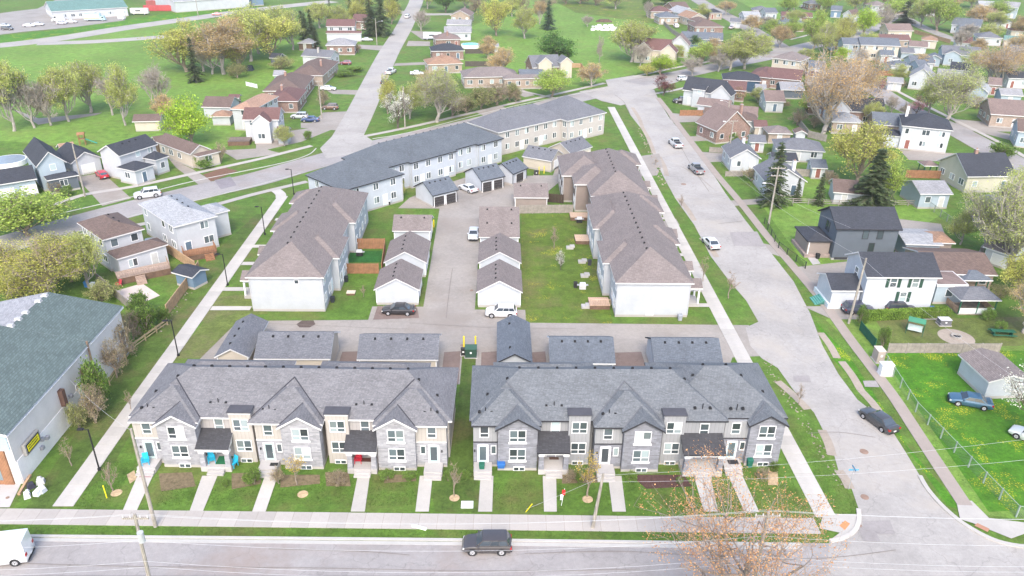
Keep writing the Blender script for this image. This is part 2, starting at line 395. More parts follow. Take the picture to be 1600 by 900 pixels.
def building(label, p1, p2, E, dep, roof='gx', rc='grey', wc='white', name='house', cat='house', seed=0, faces='frl', doorface='f', p=None, ov=.4, extra=(), chim=None, chm=None,
             fm=None, wins=True, group='houses of the neighbourhood', garage_door=None, vents=0, dens=1.0, th=.2, rzfix=None):
    """p1,p2: near eave corners as points (Vector) at height E; dep metres away from the camera, or far right corner"""
    if not isinstance(p1, Vector): p1 = G(*p1, E)
    if not isinstance(p2, Vector): p2 = G(*p2, E)
    dv = p2-p1; W = math.hypot(dv.x, dv.y); rz = math.atan2(dv.y, dv.x)
    n = Vector((-math.sin(rz), math.cos(rz)))
    if isinstance(dep, tuple): q = G(*dep, E); dep = max(3.0, (q.x-p2.x)*n.x+(q.y-p2.y)*n.y)
    if dep.__class__ is str: q = G(*[float(k_) for k_ in dep.split(',')], E); dep = math.hypot(q.x-p1.x, q.y-p1.y)
    D = dep
    t = thing(name, label, cat, (p1.x, p1.y, 0), rz, group)
    r = random.Random(seed*7+int(abs(p1.x*13+p1.y*7)))
    rm, wm = RM(rc), WM(wc)
    body(t, 0, W, 0, D, E, roof, rm, wm, p, fm, ov, th=th)
    if wins: autowin(t, 0, W, 0, D, E, r, faces, ov, doorface, dens=dens)
    pp = p or FLAT_P.get(roof, .4)
    hr = (D if roof == 'gx' or (roof == 'hip' and W >= D) else W)/2*pp
    if chim:
        cx_, cy_ = chim; chimney(t, cx_*W, cy_*D, E-.3, E+hr+.7, chm or M('brick', (.25,.1,.07)))
    for i in range(vents):
        if roof == 'gx' or (roof == 'hip' and W >= D): ob('roof_vent', VENT, t, (W*(.25+.5*(i+.5)/vents), D/2-.7, E+hr-.7*pp))
        else: ob('roof_vent', VENT, t, (W/2+.7, D*(.2+.6*(i+.5)/vents), E+hr-.7*pp))
    if garage_door:
        for f, u in garage_door:
            (dx, dy), g = FACE[f](W-2*ov, D-2*ov, u); gdoor(t, ov+dx, ov+dy, g)
    for e in extra:
        x0, x1, y0, y1, EE, rf = e[:6]; o = e[6] if len(e) > 6 else {}
        body(t, x0, x1, y0, y1, EE, rf, RM(o['rc']) if 'rc' in o else rm, WM(o['wc']) if 'wc' in o else wm, o.get('p'), fm, o.get('ov', .3), found=o.get('found', True))
        if o.get('win', 1): autowin(t, x0, x1, y0, y1, EE, r, o.get('faces', 'f'), o.get('ov', .3), o.get('door', ''), dens=1.0)
    return t, W, D
def cham(col=(.4,.4,.4)): return M('plain', col)
# ---- the two rows of stone-faced townhouses along the near street
def townhouses(label, ox, oy, rz, secs, mains, rears, stone, siding, sid2, fm, roofm, trims, dark, doors, rakes):
    t = thing('townhouse_row', label, 'townhouses', (ox, oy, 0), rz, 'townhouse rows of the housing estate')
    E = 5.6; P = .56
    zs = 3.15
    for (x0, x1, y0, y1) in mains:      # main hipped roofs
        rf = MB().hip(x0, x1, y0, y1, E, P, roofm, fm).obj('roof', t)
        L_ = x1-x0; hw = (y1-y0)/2
        n = int((L_-2*hw)/1.9)
        for i in range(n+1): ob('roof_vent', VENT, t, (x0+hw+(L_-2*hw)*i/max(n, 1), (y0+y1)/2+.55, E+hw*P-.45*P))
        for s_, xx in ((-1, x0), (1, x1)):
            for k in (.35, .75): ob('roof_vent', VENT, t, (xx-s_*hw*k, (y0+y1)/2-hw*(1-k)*.6, E+hw*k*P))
        MB().box(x0+.45, x1-.45, y0+1.2, y1-.5, .3, E-.195, siding).obj('wall', t)
        MB().box(x0+.42, x1-.42, y0+1.17, y1-.47, -.2, .3, FOUND).obj('foundation', t)
    for (x0, x1, y0, y1) in rears:      # rear wings seen beyond the ridge
        MB().hip(x0, x1, y0, y1, E-.05, P, roofm, fm).obj('roof', t); MB().box(x0+.4, x1-.4, y0+.5, y1-.4, 0, E-.24, siding).obj('wall', t)
        for q in (.3, .7): window(t, x0+(x1-x0)*q, y1-.4, 3.9, R(180), 1.2, 1.2, 2); window(t, x0+(x1-x0)*q, y1-.4, 1.2, R(180), 1.2, 1.2, 2)
    wing = None
    for k, s_ in enumerate(secs):
        kind, x0, x1 = s_[:3]; off = s_[3] if len(s_) > 3 else 0
        if kind == 'S':                  # entrance bay: stone below, boards above
            y = off
            w_ = MB().box(x0, x1, y, y+2, .25, zs, stone); w_.obj('stone_wall', t)
            MB().box(x0+.01, x1-.01, y+.03, y+2, zs+.08, E-.195, siding).obj('wall', t)
            MB().box(x0-.02, x1+.02, y-.06, y+1.9, zs, zs+.08, fm if dark else FASC_W).obj('trim', t)
            MB().box(x0-.01, x1+.01, y-.02, y+1.95, -.2, .25, FOUND).obj('foundation', t)
            flip = s_[4] if len(s_) > 4 else 1; c = (x0+x1)/2
            window(t, c+.1*flip, y+.03, 3.85, 0, .85, 1.25, 1, .45)
            window(t, c-.85*flip, y, 1.75, 0, .45, .95, 1)
            door(t, c+.25*flip, y, .62, 0, .95, 2.15, M('plain', doors[k % len(doors)]), True)
            MB().box(-.06,.06,-.16,-.02,0,.24,BLACK).obj('wall_lamp', t, (c+1.1*flip, y, 2.0))
            lx0, lx1 = c+.25*flip-.95, c+.25*flip+.95
            MB().box(lx0, lx1, y-1.55, y-.02, 0, .6, CONC).obj('landing', t)
            for j in range(2): MB().box(lx0+.05, lx1-.05, y-1.55-.32*(j+1), y-1.555-.32*j, 0, .4-.2*j, CONC).obj('step', t)
            for q in (-.45, .0, .45): ob('vent_pipe' if q == 0 else 'roof_vent', PIPE if q == 0 else VENT, t, (c+q*1.4, y+1.0, E+1.3*P-.05))
        elif kind == 'G':                # projecting gabled bay in stone
            y = off-.62; h = (x1-x0)/2*.62
            MB().gwall(x0, x1, y, y+2.6, .3, E-.25, .62, 'y', stone).obj('stone_wall', t)
            MB().box(x0-.02, x1+.02, y-.02, y+2.5, -.2, .3, FOUND).obj('foundation', t)
            MB().gable(x0-.3, x1+.3, y-.35, y+4.2, E-.22, .62, 'y', roofm, fm, .22).obj('roof', t)
            c = (x0+x1)/2; VF = M('plain', (.05,.05,.06) if not dark else (.11,.115,.13)); hg = (x1-x0)/2+.3
            lft = any(q_[0] == 'S' and abs(q_[2]-x0) < .4 for q_ in secs); xe = x0-.3 if lft else x1+.3; sg_ = 1 if lft else -1
            zr = -.22+.62*hg; MB().tube((xe+sg_*.29, off-.42, E-.02), (c, off-.42+(zr+.04)/.62, E+zr+.02), .06, .06, 6, VF).obj('valley_flashing', t)
            for z in (1.42, 3.78):
                window(t, c, y, z, 0, 1.6, 1.35, 2, .45)
                MB().box(c-.95, c+.95, y-.1, y+.01, z-.3, z-.115, trims).obj('sill', t)
            window(t, c+.2, y-.02, .02, 0, 1.1, .42, 2, curt=0)
        elif kind == 'P':                # recess with covered porch
            y = off+.85; c = (x0+x1)/2
            MB().box(x0-.3, x1+.3, y, y+1.5, 0, E-.19, sid2).obj('wall', t)
            window(t, c+.15, y, 3.9, 0, .85, 1.25, 1, .45)
            pr = MB().shed(x0-.35, x1+.15, y-2.3, y-.02, 2.95, 4.0, M('shingle', (.055,.055,.06), speck=.3), fm, .18).obj('porch_roof', t)
            MB().box(x0-.1, x1-.1, y-2.15, y-.05, 2.55, 2.78, FRAME).obj('porch_beam', t)
            fl = MB().box(x0-.15, x1+.05, y-2.15, y-.02, -.1, .62, CONC).obj('porch_floor', t)
            for xx in (x0+.15, x1-.25):
                o = MB().frus((xx-.28, xx+.28, y-2.1, y-1.54, .62), (xx-.22, xx+.22, y-2.04, y-1.6, 2.3), stone).obj('porch_pillar', t)
                MB().box(xx-.3, xx+.3, y-2.12, y-1.52, 2.3, 2.55, FRAME).obj('cap', o)
            door(t, c-.2, y, .62, 0, .95, 2.05, M('plain', (.3,.3,.32)), True)
            for j in range(2): MB().box(c-.85, c+.85, y-2.15-.32*(j+1), y-2.155-.32*j, 0, .42-.2*j, CONC).obj('step', t)
            for q in (-.8, 0, .8): ob('vent_pipe' if q == 0 else 'roof_vent', PIPE if q == 0 else VENT, t, (c+q, y+1.1, E+1.45*P-.05))
        elif kind == 'T':                # narrow tower bay with flat dark cap
            y = off+.35; c = (x0+x1)/2
            MB().box(x0, x1, y, y+1.1, .2, 6.25, siding).obj('tower_wall', t)
            MB().box(x0-.01, x1+.01, y-.01, y+2, -.2, .2, FOUND).obj('foundation', t)
            MB().box(x0-.03, x1+.03, y-.03, y+1.1, 6.1, 6.3, FASC_W if not dark else siding).box(x0-.12, x1+.12, y-.12, y+1.2, 6.304, 6.42, M('plain', (.075,.075,.085))).obj('tower_cap', t)
            for z in (1.5, 4.15): window(t, c, y, z, 0, 1.5, 1.3, 2, .45)
            window(t, c, y-.02, .02, 0, 1.1, .4, 2, curt=0)
    for (x0, x1, off) in rakes:          # hipped wing over each entrance + gable pair
        MB().hip(x0-.3, x1+.3, off-.42, off+6.5, E-.04, .62, roofm, fm).obj('roof', t)
        MB().box(x0+.05, x1-.05, off+.5, off+3, .3, E-.24, siding).obj('wall', t)
        hw_ = (x1-x0)/2+.3; zr = .62*hw_-.04; VF = M('plain', (.05,.05,.06) if not dark else (.11,.115,.13))
        for s_ in (-1, 1):
            xe = (x0-.3 if s_ < 0 else x1+.3)-s_*.065; a_ = Vector((xe, .42, E+.01)); b_ = Vector(((x0+x1)/2, .42+zr/.56, E+zr+.01))
            if (s_ < 0 and x0 < 1) or (s_ > 0 and x1 > 31.5): continue
            MB().tube(a_, b_, .07, .07, 6, VF).obj('valley_flashing', t)
    return t
GUTT = M('plain', (.42,.43,.44))
# ---- plainer rows (brown, slate, cream) behind
def siderow(label, name, org, rz, mains, wm, rm, fm, wins, porches=(), found=True, vents=True, P=.56, walls2=None, doors=()):
    t = thing(name, label, 'townhouses', (*org, 0), rz, 'townhouse rows of the housing estate'); E = 5.6
    for i, (x0, x1, y0, y1) in enumerate(mains):
        e = E-.03*i; wmm = walls2 if (walls2 and i == len(mains)-1) else wm
        MB().hip(x0, x1, y0, y1, e, P, rm, fm).obj('roof', t)
        MB().box(x0+.4, x1-.4, y0+.4, y1-.4, .35, e-.19, wmm).obj('wall', t)
        MB().box(x0+.37, x1-.37, y0+.37, y1-.37, -.2, .35, FOUND).obj('foundation', t)
        for xx in (x0+.42, x1-.42):
            for yy in (y0+.38, y1-.38): MB().box(xx-.07, xx+.07, yy-.06, yy+.06, .36, e-.22, GUTT).obj('downpipe', t)
        if vents and i == 0:
            W, D = x1-x0, y1-y0; h = min(W, D)/2*P
            n = int(abs(D-W)/1.85)
            for k in range(n+1):
                q = k/max(1, n)
                if D > W: ob('roof_vent', VENT, t, ((x0+x1)/2-.5, y0+W/2+(D-W)*q, e+h-.45*P))
                else: ob('roof_vent', VENT, t, (x0+D/2+(W-D)*q, (y0+y1)/2+.3, e+h-.3*P))
    for (x, y, z, f, w_, h_, c) in wins:
        g = {'f': 0, 'r': R(90), 'b': R(180), 'l': R(-90)}[f]
        if h_ > 1.9: 
            o = window(t, x, y, z, g, w_, h_, c, 0)
        else: window(t, x, y, z, g, w_, h_, c, 0)
    for (x, y, f) in doors: door(t, x, y, .3, {'f': 0, 'r': R(90), 'b': R(180), 'l': R(-90)}[f], m=M('plain', (.62,.7,.72)))
    for (x0, x1, y0, y1, ax) in porches:
        MB().gable(x0, x1, y0, y1, 3.1, .55, ax, rm, fm).obj('porch_roof', t)
        MB().gwall(x0+.3, x1-.3, y0+.3, y1-.3, 2.6, 3.0, .55, ax, wm).obj('porch_gable', t)
        MB().box(x0+.2, x1-.2, y0+.2, y1-.2, -.1, .5, CONC).obj('porch_floor', t)
        for xx in (x0+.4, x1-.4):
            for yy in (y0+.4, y1-.4): MB().box(xx-.12, xx+.12, yy-.12, yy+.12, .5, 2.6, FRAME).obj('porch_post', t)
    return t
def garage(label, x0, x1, y0, y1, ax, rc, wc, fm=None, doors='', rz=0, E=2.6, seed=0, nd_=2, dm=None, n_v=4):
    """x0..y1: eave rectangle in metres"""
    t = thing('garage', label, 'garage', (x0, y0, 0), rz, 'detached garages of the housing estate')
    W, D = x1-x0, y1-y0; rm, wm = RM(rc), WM(wc); ov = .3; pp = .55
    body(t, 0, W, 0, D, E, 'g'+ax, rm, wm, pp, fm or FASC_W, ov, th=.18)
    h = (D if ax == 'x' else W)/2*pp
    for i in range(n_v):
        q = .2+.6*i/max(1, n_v-1)
        if ax == 'x': ob('roof_vent', VENT, t, (W*q, D/2-.6, E+h-.6*pp))
        else: ob('roof_vent', VENT, t, (W/2-.55, D*q, E+h-.55*pp))
    for f in doors:
        L_ = (W if f in 'fb' else D)-2*ov
        for k in range(nd_):
            (dx, dy), g = FACE[f](W-2*ov, D-2*ov, L_*(k+.5)/nd_); gdoor(t, ov+dx, ov+dy, g, min(2.5, L_/nd_-.5), 2.05, dm)
    # downpipes and corner boards
    for xx in (ov, W-ov): MB().box(xx-.06, xx+.06, ov-.05, ov+.04, .35, E-.1, fm or FRAME).obj('corner_board', t)
    return t
# ---------------------------------------------------------------- trees
def orth(r): 
    v = Vector((r.gauss(0,1), r.gauss(0,1), r.gauss(0,1))); return v.normalized()
def gen_tree(seed, H=10., RX=3.6, th=1.3, n1=8, n2=5, n3=5, leaf=.36, nl=16, spread=.55, bark=None, lm=None, zc=None, rz_=None, r0=.22, cone=0, n4=0, twig=.022, dense=1.0, lmin=.5):
    r = random.Random(seed); tb = MB(); cb = MB(); cz = zc or (th+H)/2+.2; hz = rz_ or (H-cz)
    def inside(k=1.0):
        while True:
            v = Vector((r.uniform(-1,1), r.uniform(-1,1), r.uniform(-1,1)))
            if .25 < v.length < 1: return Vector((v.x*RX*k, v.y*RX*k, cz+v.z*hz*k))
    def limb(p, q, a, b, n, sag=.12):
        pts = [p]; d = q-p
        k = 3 if n > 3 else 2
        for i in range(1, k):
            t = i/k; pts.append(p+d*t+orth(r)*d.length*.07+Vector((0,0,-sag*d.length*math.sin(math.pi*t)*.6)))
        pts.append(q)
        for i in range(k): tb.tube(pts[i], pts[i+1], a+(b-a)*i/k, a+(b-a)*(i+1)/k, n, bark, False)
        return pts
    top = Vector((r.uniform(-.3,.3), r.uniform(-.3,.3), th)); limb(Vector((0,0,-.1)), top, r0*1.25, r0, 7, 0)
    lead = Vector((r.uniform(-.5,.5), r.uniform(-.5,.5), th+(H-th)*.55)); main = limb(top, lead, r0, r0*.5, 6, 0)
    tips = []
    for i in range(n1):
        a = 2*math.pi*(i+r.uniform(-.3,.3))/n1; el = r.uniform(-.75, .95); kq = r.uniform(.42,.78)
        tgt = Vector((math.cos(a)*RX*kq*math.cos(el), math.sin(a)*RX*kq*math.cos(el), cz+math.sin(el)*hz*kq))
        if i == n1-1: tgt = Vector((0,0,cz+hz*.6))
        st = main[r.choice([0,0,1,2])]
        m1 = limb(st, tgt, r0*.5, r0*.2, 5, .25)
        for j in range(n2):
            t2 = tgt+orth(r)*RX*.42+Vector((0,0,.1)); e = math.sqrt((t2.x**2+t2.y**2)/RX**2+((t2.z-cz)/hz)**2)
            if e > 1.08: t2 = Vector((t2.x/e, t2.y/e, cz+(t2.z-cz)/e))
            m2 = limb(m1[r.choice([1,2,3])], t2, r0*.2, twig*1.8, 4, .1)
            for k in range(n3):
                t3 = t2+orth(r)*RX*.26+Vector((0,0,RX*.04))
                p0 = m2[r.choice([1,2,3])]; m3 = limb(p0, t3, twig*1.5, twig*.6, 3, 0)
                for q in range(n4):
                    t4 = t3+orth(r)*RX*.12+Vector((0,0,RX*.05)); tb.tube(m3[r.choice([1,2])], t4, twig*.9, twig*.4, 3, bark, False); tips.append((m3[1], t4))
                tips.append((p0, t3))
    for (a, b_) in tips:
        for _ in range(int(nl*dense)):
            t = r.uniform(lmin, 1.08); c = a+(b_-a)*t+Vector((r.gauss(0,1), r.gauss(0,1), r.gauss(0,.8)))*leaf*spread*1.6
            u = orth(r); w_ = u.cross(orth(r)).normalized(); s1 = leaf*r.uniform(.5,1.1); s2 = s1*r.uniform(.5,.9)
            cb.add([c-u*s1*.5, c+w_*s2*.5, c+u*s1*.5, c-w_*s2*.5], [(0,1,2,3)], lm)
    ar = np.array([v for v in cb.v]); rr = np.percentile(np.hypot(ar[:,0], ar[:,1]), 96); zz = np.percentile(ar[:,2], 99.5)
    return tb.mesh('trunk'), cb.mesh('crown'), zz, rr
def gen_spruce(seed, H=11., R_=2.6, lm=None, bark=None, gap=.55, nb=13, leaf=.5):
    r = random.Random(seed); tb = MB().tube((0,0,-.1), (0,0,H), .2, .02, 6, bark, False); cb = MB(); z = .8
    while z < H-.15:
        f = 1-z/H; rr = R_*(f**.85)+.12; n = max(5, int(nb*(f**.5)))
        for i in range(n):
            a = r.uniform(0, 6.283); L_ = rr*r.uniform(.7,1.08); d = Vector((math.cos(a), math.sin(a), -.18-.25*f)); s_ = Vector((-math.sin(a), math.cos(a), 0)); o = Vector((0,0,z+r.uniform(-.2,.2)))
            if L_ > .6: tb.tube(o, o+d*L_*.85, .035, .01, 3, bark, False)
            k = max(3, int(L_/.22))
            for j in range(k):
                t = (j+.6)/k*L_; wd = leaf*(.55+.6*(1-t/rr) if rr else .5)*r.uniform(.6,1.2)
                for sg in (-1, 1):
                    b_ = o+d*t; e = b_+s_*sg*wd+d*wd*.55+Vector((0,0,r.uniform(-.22,.05)))
                    cb.add([b_-d*.12, e, b_+d*.2, ], [(0,1,2)], lm)
        z += gap*(.5+.5*f)
    for _ in range(12):
        c = Vector((r.gauss(0,.06), r.gauss(0,.06), H-r.uniform(0,.6))); cb.add([c, c+Vector((r.uniform(-.2,.2), r.uniform(-.2,.2), .1)), c+Vector((0,0,.3))], [(0,1,2)], lm)
    return tb.mesh('trunk'), cb.mesh('crown'), H, R_
BK = M('plain', (.26,.21,.165), var=.25, scale=3); BKD = M('plain', (.12,.095,.075), var=.25, scale=3); BKG = M('plain', (.33,.30,.27), var=.2, scale=3)
def L2(c, c2): return M('leaf', c, c2=c2)
KINDS = {
 'lime':   dict(lm=L2((.23,.36,.03), (.40,.52,.06)), bark=BK, leaf=.40, nl=26, n1=9, n2=6, n3=5, th=1.0, RX=4.2, spread=.8, dense=1.1),
 'fresh':  dict(lm=L2((.20,.30,.05), (.38,.46,.11)), bark=BK, leaf=.36, nl=26, spread=.85, n1=9, n3=6),
 'green':  dict(lm=L2((.05,.12,.03), (.12,.22,.05)), bark=BKD, leaf=.40, nl=26, n1=9, n2=6, th=1.3, spread=.75),
 'willow': dict(lm=L2((.28,.30,.06), (.50,.49,.14)), bark=BK, leaf=.29, nl=15, n1=9, n3=6, n4=1, th=1.2, spread=.8),
 'brown':  dict(lm=L2((.35,.25,.12), (.55,.42,.21)), bark=BKG, leaf=.24, nl=16, n1=9, n2=6, n3=7, n4=1, spread=.7, twig=.03),
 'olive':  dict(lm=L2((.27,.31,.07), (.46,.49,.16)), bark=BKG, leaf=.26, nl=16, n1=9, n2=6, n3=7, n4=1, spread=.7, twig=.03),
 'bare':   dict(lm=L2((.26,.22,.16), (.40,.34,.26)), bark=BKG, leaf=.17, nl=6, n2=6, n3=7, n4=2, spread=.6, twig=.035),
 'red':    dict(lm=L2((.10,.03,.035), (.24,.08,.08)), bark=BKD, leaf=.30, nl=18, th=1.5, RX=3.6),
 'pinkb':  dict(lm=L2((.42,.12,.18), (.62,.28,.34)), bark=BKD, leaf=.26, nl=12, th=1.5),
 'blossom':dict(lm=L2((.50,.48,.40), (.72,.70,.64)), bark=BKD, leaf=.24, nl=9, n4=1, th=1.3),
 'shrub':  dict(lm=L2((.17,.20,.07), (.34,.34,.14)), bark=BK, leaf=.34, nl=16, th=.3, H=5., RX=3.2, n1=9),
 'bshrub': dict(lm=L2((.20,.165,.10), (.36,.30,.18)), bark=BK, leaf=.24, nl=10, th=.3, H=5., RX=3.0, n1=9, n3=6),
 'bush':   dict(lm=L2((.08,.15,.03), (.20,.30,.06)), bark=BK, leaf=.34, nl=22, th=.25, H=4., RX=2.4, n1=8),
 'sapling':dict(lm=L2((.36,.25,.05), (.52,.40,.10)), bark=BK, leaf=.26, nl=7, th=1.8, H=8., RX=2.1, n1=6, n2=4, n3=4, r0=.13, zc=4.9, rz_=3.0),
 'twiggy': dict(lm=L2((.30,.20,.10), (.42,.28,.16)), bark=BK, leaf=.16, nl=3, th=1.8, H=8., RX=1.9, n1=6, n2=4, n3=4, r0=.12, zc=4.9, rz_=3.0),
}
KINDS['giant'] = dict(lm=L2((.40,.25,.11), (.60,.42,.20)), bark=BKG, leaf=.15, nl=10, n1=10, n2=7, n3=8, n4=1, spread=1.4, twig=.022, th=1.0)
KINDS['bigwillow'] = dict(lm=L2((.30,.31,.05), (.52,.50,.12)), bark=BK, leaf=.17, nl=9, n1=10, n2=7, n3=8, n4=1, spread=1.2, twig=.02, th=1.0)
KINDS['bigolive'] = dict(lm=L2((.28,.32,.09), (.46,.49,.19)), bark=BKG, leaf=.17, nl=10, n1=10, n2=7, n3=8, n4=1, spread=1.2, twig=.022, th=1.6)
SPRUCE = {'spruce': L2((.050,.072,.034), (.095,.125,.055)), 'pine': L2((.05,.085,.06), (.10,.15,.09))}
TREES = {}
def treekind(kind, v):
    k = (kind, v)
    if k not in TREES:
        if kind in SPRUCE: TREES[k] = gen_spruce(31+v, lm=SPRUCE[kind], bark=BKD)
        else: TREES[k] = gen_tree(hash_(kind)+v*17, **KINDS[kind])
    return TREES[k]
def hash_(s_): return sum((i+1)*ord(c) for i, c in enumerate(s_))
CATN = {'lime': 'leafy_tree', 'fresh': 'leafy_tree', 'green': 'leafy_tree', 'willow': 'leafy_tree', 'brown': 'budding_tree', 'giant': 'budding_tree', 'bigolive': 'budding_tree', 'bigwillow': 'leafy_tree', 'olive': 'budding_tree', 'bare': 'bare_tree', 'red': 'red_leaved_tree', 'pinkb': 'blossom_tree',
        'blossom': 'blossom_tree', 'shrub': 'shrub', 'bshrub': 'shrub', 'bush': 'bush', 'sapling': 'young_tree', 'twiggy': 'young_tree', 'spruce': 'spruce_tree', 'pine': 'conifer_tree'}
tcount = [0]
def tree(kind, bx, by, ty, wpx, label, world=None, group=None):
    """base pixel, crown-top pixel row and crown width in pixels as seen in the photograph"""
    p = G(bx, by) if world is None else Vector(world)
    tcount[0] += 1; tr, cr, H, RX = treekind(kind, tcount[0] % (3 if kind in ('brown', 'fresh', 'olive', 'spruce') else 2))
    if world is None and kind in ('brown', 'olive', 'willow', 'bare', 'fresh', 'green'): wpx *= 1.16
    hz = top_z(p, ty)/H if world is None else ty/H; wm_ = wpx/PXM(p.x, p.y, hz*H*.5)/(2*RX) if world is None else wpx/(2*RX)
    t = thing(CATN[kind], label, 'bush' if 'shrub' in kind or kind == 'bush' else 'tree', p, random.Random(tcount[0]).uniform(0, 6.28), group or ('bushes and hedgerow shrubs' if 'shrub' in kind or kind == 'bush' else 'trees of the neighbourhood'))
    t.scale = (wm_, wm_, hz)
    ob('trunk' if not ('shrub' in kind or kind == 'bush') else 'stem', tr, t); ob('crown', cr, t); return t
# ---------------------------------------------------------------- cars
TYRE = M('plain', (.025,.025,.027)); RIM = M('plain', (.45,.45,.47), rough=.35, spec=.6); LAMPW = M('plain', (.75,.75,.72), rough=.2, spec=.7); LAMPR = M('plain', (.35,.02,.02), rough=.25, spec=.6)
CGL = M('glass', (.035,.045,.055)); TRIM = M('plain', (.03,.03,.032), rough=.6)
CT = {  # L, W, H, belt, hood, (rear glass base, roof rear, roof front, windscreen base), wheel radius, wheelbase/2
 'sedan': (4.7, 1.82, 1.45, .93, .86, (-1.75, -.95, .35, 1.15), .33, 1.38, 1.02),
 'suv': (4.5, 1.85, 1.68, 1.03, 1.0, (-2.1, -1.75, .35, 1.05), .37, 1.33, 1.03),
 'hatch': (4.1, 1.75, 1.5, .95, .9, (-1.95, -1.45, .35, 1.1), .32, 1.25, .97),
 'minivan': (5.0, 1.95, 1.75, 1.0, 1.0, (-2.35, -2.05, .75, 1.6), .35, 1.5, 1.05),
 'van': (5.6, 2.0, 2.6, 1.35, 1.3, (-2.75, -2.7, 1.2, 1.95), .37, 1.75, 1.4),
 'pickup': (5.6, 1.98, 1.85, 1.15, 1.1, (-.55, -.4, .75, 1.4), .42, 1.75, 1.05)}
def car_parts(typ, col, metal):
    L_, W, H, belt, hood, (g0, g1, g2, g3), wr, wb, rear = CT[typ]
    pm = M('paint', col, metal=metal); hw = W/2; b = MB()
    # lofted body: rings of (y,z) along x
    st = []
    x0, x1 = -L_/2, L_/2
    deck = rear if typ != 'pickup' else belt
    prof = [(x0, .90, .42, deck*.72), (x0+.06, .95, .30, deck*.93), (x0+.3, .99, .24, deck), (g0, 1.0, .22, belt-.0), (0, 1.0, .20, belt), (g3, 1.0, .22, belt-.01), (g3+(x1-g3)*.45, .98, .24, hood*.98), (x1-.35, .95, .26, hood*.90), (x1-.1, .88, .30, hood*.76), (x1, .78, .40, hood*.55)]
    rings = []
    for (x, k, zb, zt) in prof:
        w_ = hw*k; c = .10
        rings.append([(x, -w_*.90, zb), (x, -w_, zb+.16), (x, -w_, (zb+zt)*.55), (x, -w_*.975, zt-.13), (x, -w_*.90, zt-.02), (x, -w_*.5, zt+.025), (x, 0, zt+.035), (x, w_*.5, zt+.025), (x, w_*.90, zt-.02), (x, w_*.975, zt-.13), (x, w_, (zb+zt)*.55), (x, w_, zb+.16), (x, w_*.90, zb)])
    n = len(rings[0]); vs = [v for rg in rings for v in rg]; fs = []
    for i in range(len(rings)-1):
        for j in range(n): fs.append((i*n+j, (i+1)*n+j, (i+1)*n+(j+1)%n, i*n+(j+1)%n))
    fs.append(tuple(range(n))); fs.append(tuple(range((len(rings)-1)*n+n-1, (len(rings)-1)*n-1, -1)))
    b.add(vs, [f[::-1] for f in fs], pm)
    gb, gt, zt = hw*.92, hw*.74 if typ not in ('van',) else hw*.86, H-.05
    zb_ = belt-.05
    b.frus((g0, g3, -gb, gb, zb_), (g1, g2, -gt, gt, zt), pm)
    b.frus((g1-.03, g2+.05, -gt-.02, gt+.02, zt-.005), (g1+.12, g2-.12, -gt+.13, gt-.13, H), pm)
    if typ == 'pickup':
        b.box(x0+.12, g0-.1, -hw*.8, hw*.8, belt+.036, belt+.06, TRIM)
        for s_ in (-1, 1): b.box(x0+.05, g0+.02, s_*hw*.86-.06, s_*hw*.86+.06, belt-.1, belt+.12, pm)
        b.box(x0+.02, x0+.12, -hw*.86, hw*.86, belt-.4, belt+.12, pm)
    body_ = b.mesh('body', True)
    try: body_.set_sharp_from_angle(angle=R(32))
    except Exception: pass
    def lerp(a, c, t): return tuple(a[i]+(c[i]-a[i])*t for i in range(3))
    def quad(A, B, C, D, nrm, m, ins=.09, vi=.14):
        # corners bottom-left, bottom-right, top-right, top-left; inset then pushed out
        u = ins/max(.2, math.dist(A, B)); v = vi
        P = lambda s_, t: tuple(Vector(lerp(lerp(A, B, s_), lerp(D, C, s_), t))+Vector(nrm)*.012)
        return [P(u, v), P(1-u, v), P(1-u*1.0, 1-.12), P(u, 1-.12)]
    gl = []
    fb = [(g3, -gb, zb_), (g3, gb, zb_), (g2, gt, zt), (g2, -gt, zt)]; gl.append(('windshield', quad(*fb, (1,0,.8), CGL)))
    rb = [(g0, gb, zb_), (g0, -gb, zb_), (g1, -gt, zt), (g1, gt, zt)]
    if typ != 'van': gl.append(('rear_window', quad(*rb, (-1,0,.8), CGL)))
    for s_ in (-1, 1):
        A, B, C, D = (g0, s_*gb, zb_), (g3, s_*gb, zb_), (g2, s_*gt, zt), (g1, s_*gt, zt)
        cuts = [(.03, .30), (.32, .60), (.62, .95)] if typ in ('suv', 'minivan') else [(.10, .52), (.54, .92)]
        if typ == 'van': cuts = [(.76, .97)]
        if typ == 'pickup': cuts = [(.06, .48), (.52, .92)]
        for (a0, a1) in cuts:
            q = [lerp(lerp(A, B, a0), lerp(D, C, a0), .2), lerp(lerp(A, B, a1), lerp(D, C, a1), .2), lerp(lerp(A, B, a1), lerp(D, C, a1), .86), lerp(lerp(A, B, a0), lerp(D, C, a0), .86)]
            q = [tuple(Vector(v)+Vector((0, s_*.014, .004))) for v in q]
            gl.append(('side_window', q if s_ < 0 else q[::-1]))
    parts = [('body', body_)]
    for nm, q in gl:
        m = MB(); nn = (Vector(q[1])-Vector(q[0])).cross(Vector(q[3])-Vector(q[0])).normalized()*.02
        m.add([*q, *[tuple(Vector(v)-nn) for v in q]], [(0,1,2,3),(7,6,5,4),(0,4,5,1),(1,5,6,2),(2,6,7,3),(3,7,4,0)], CGL); parts.append((nm, m.mesh(nm)))
    hz = hood*.66
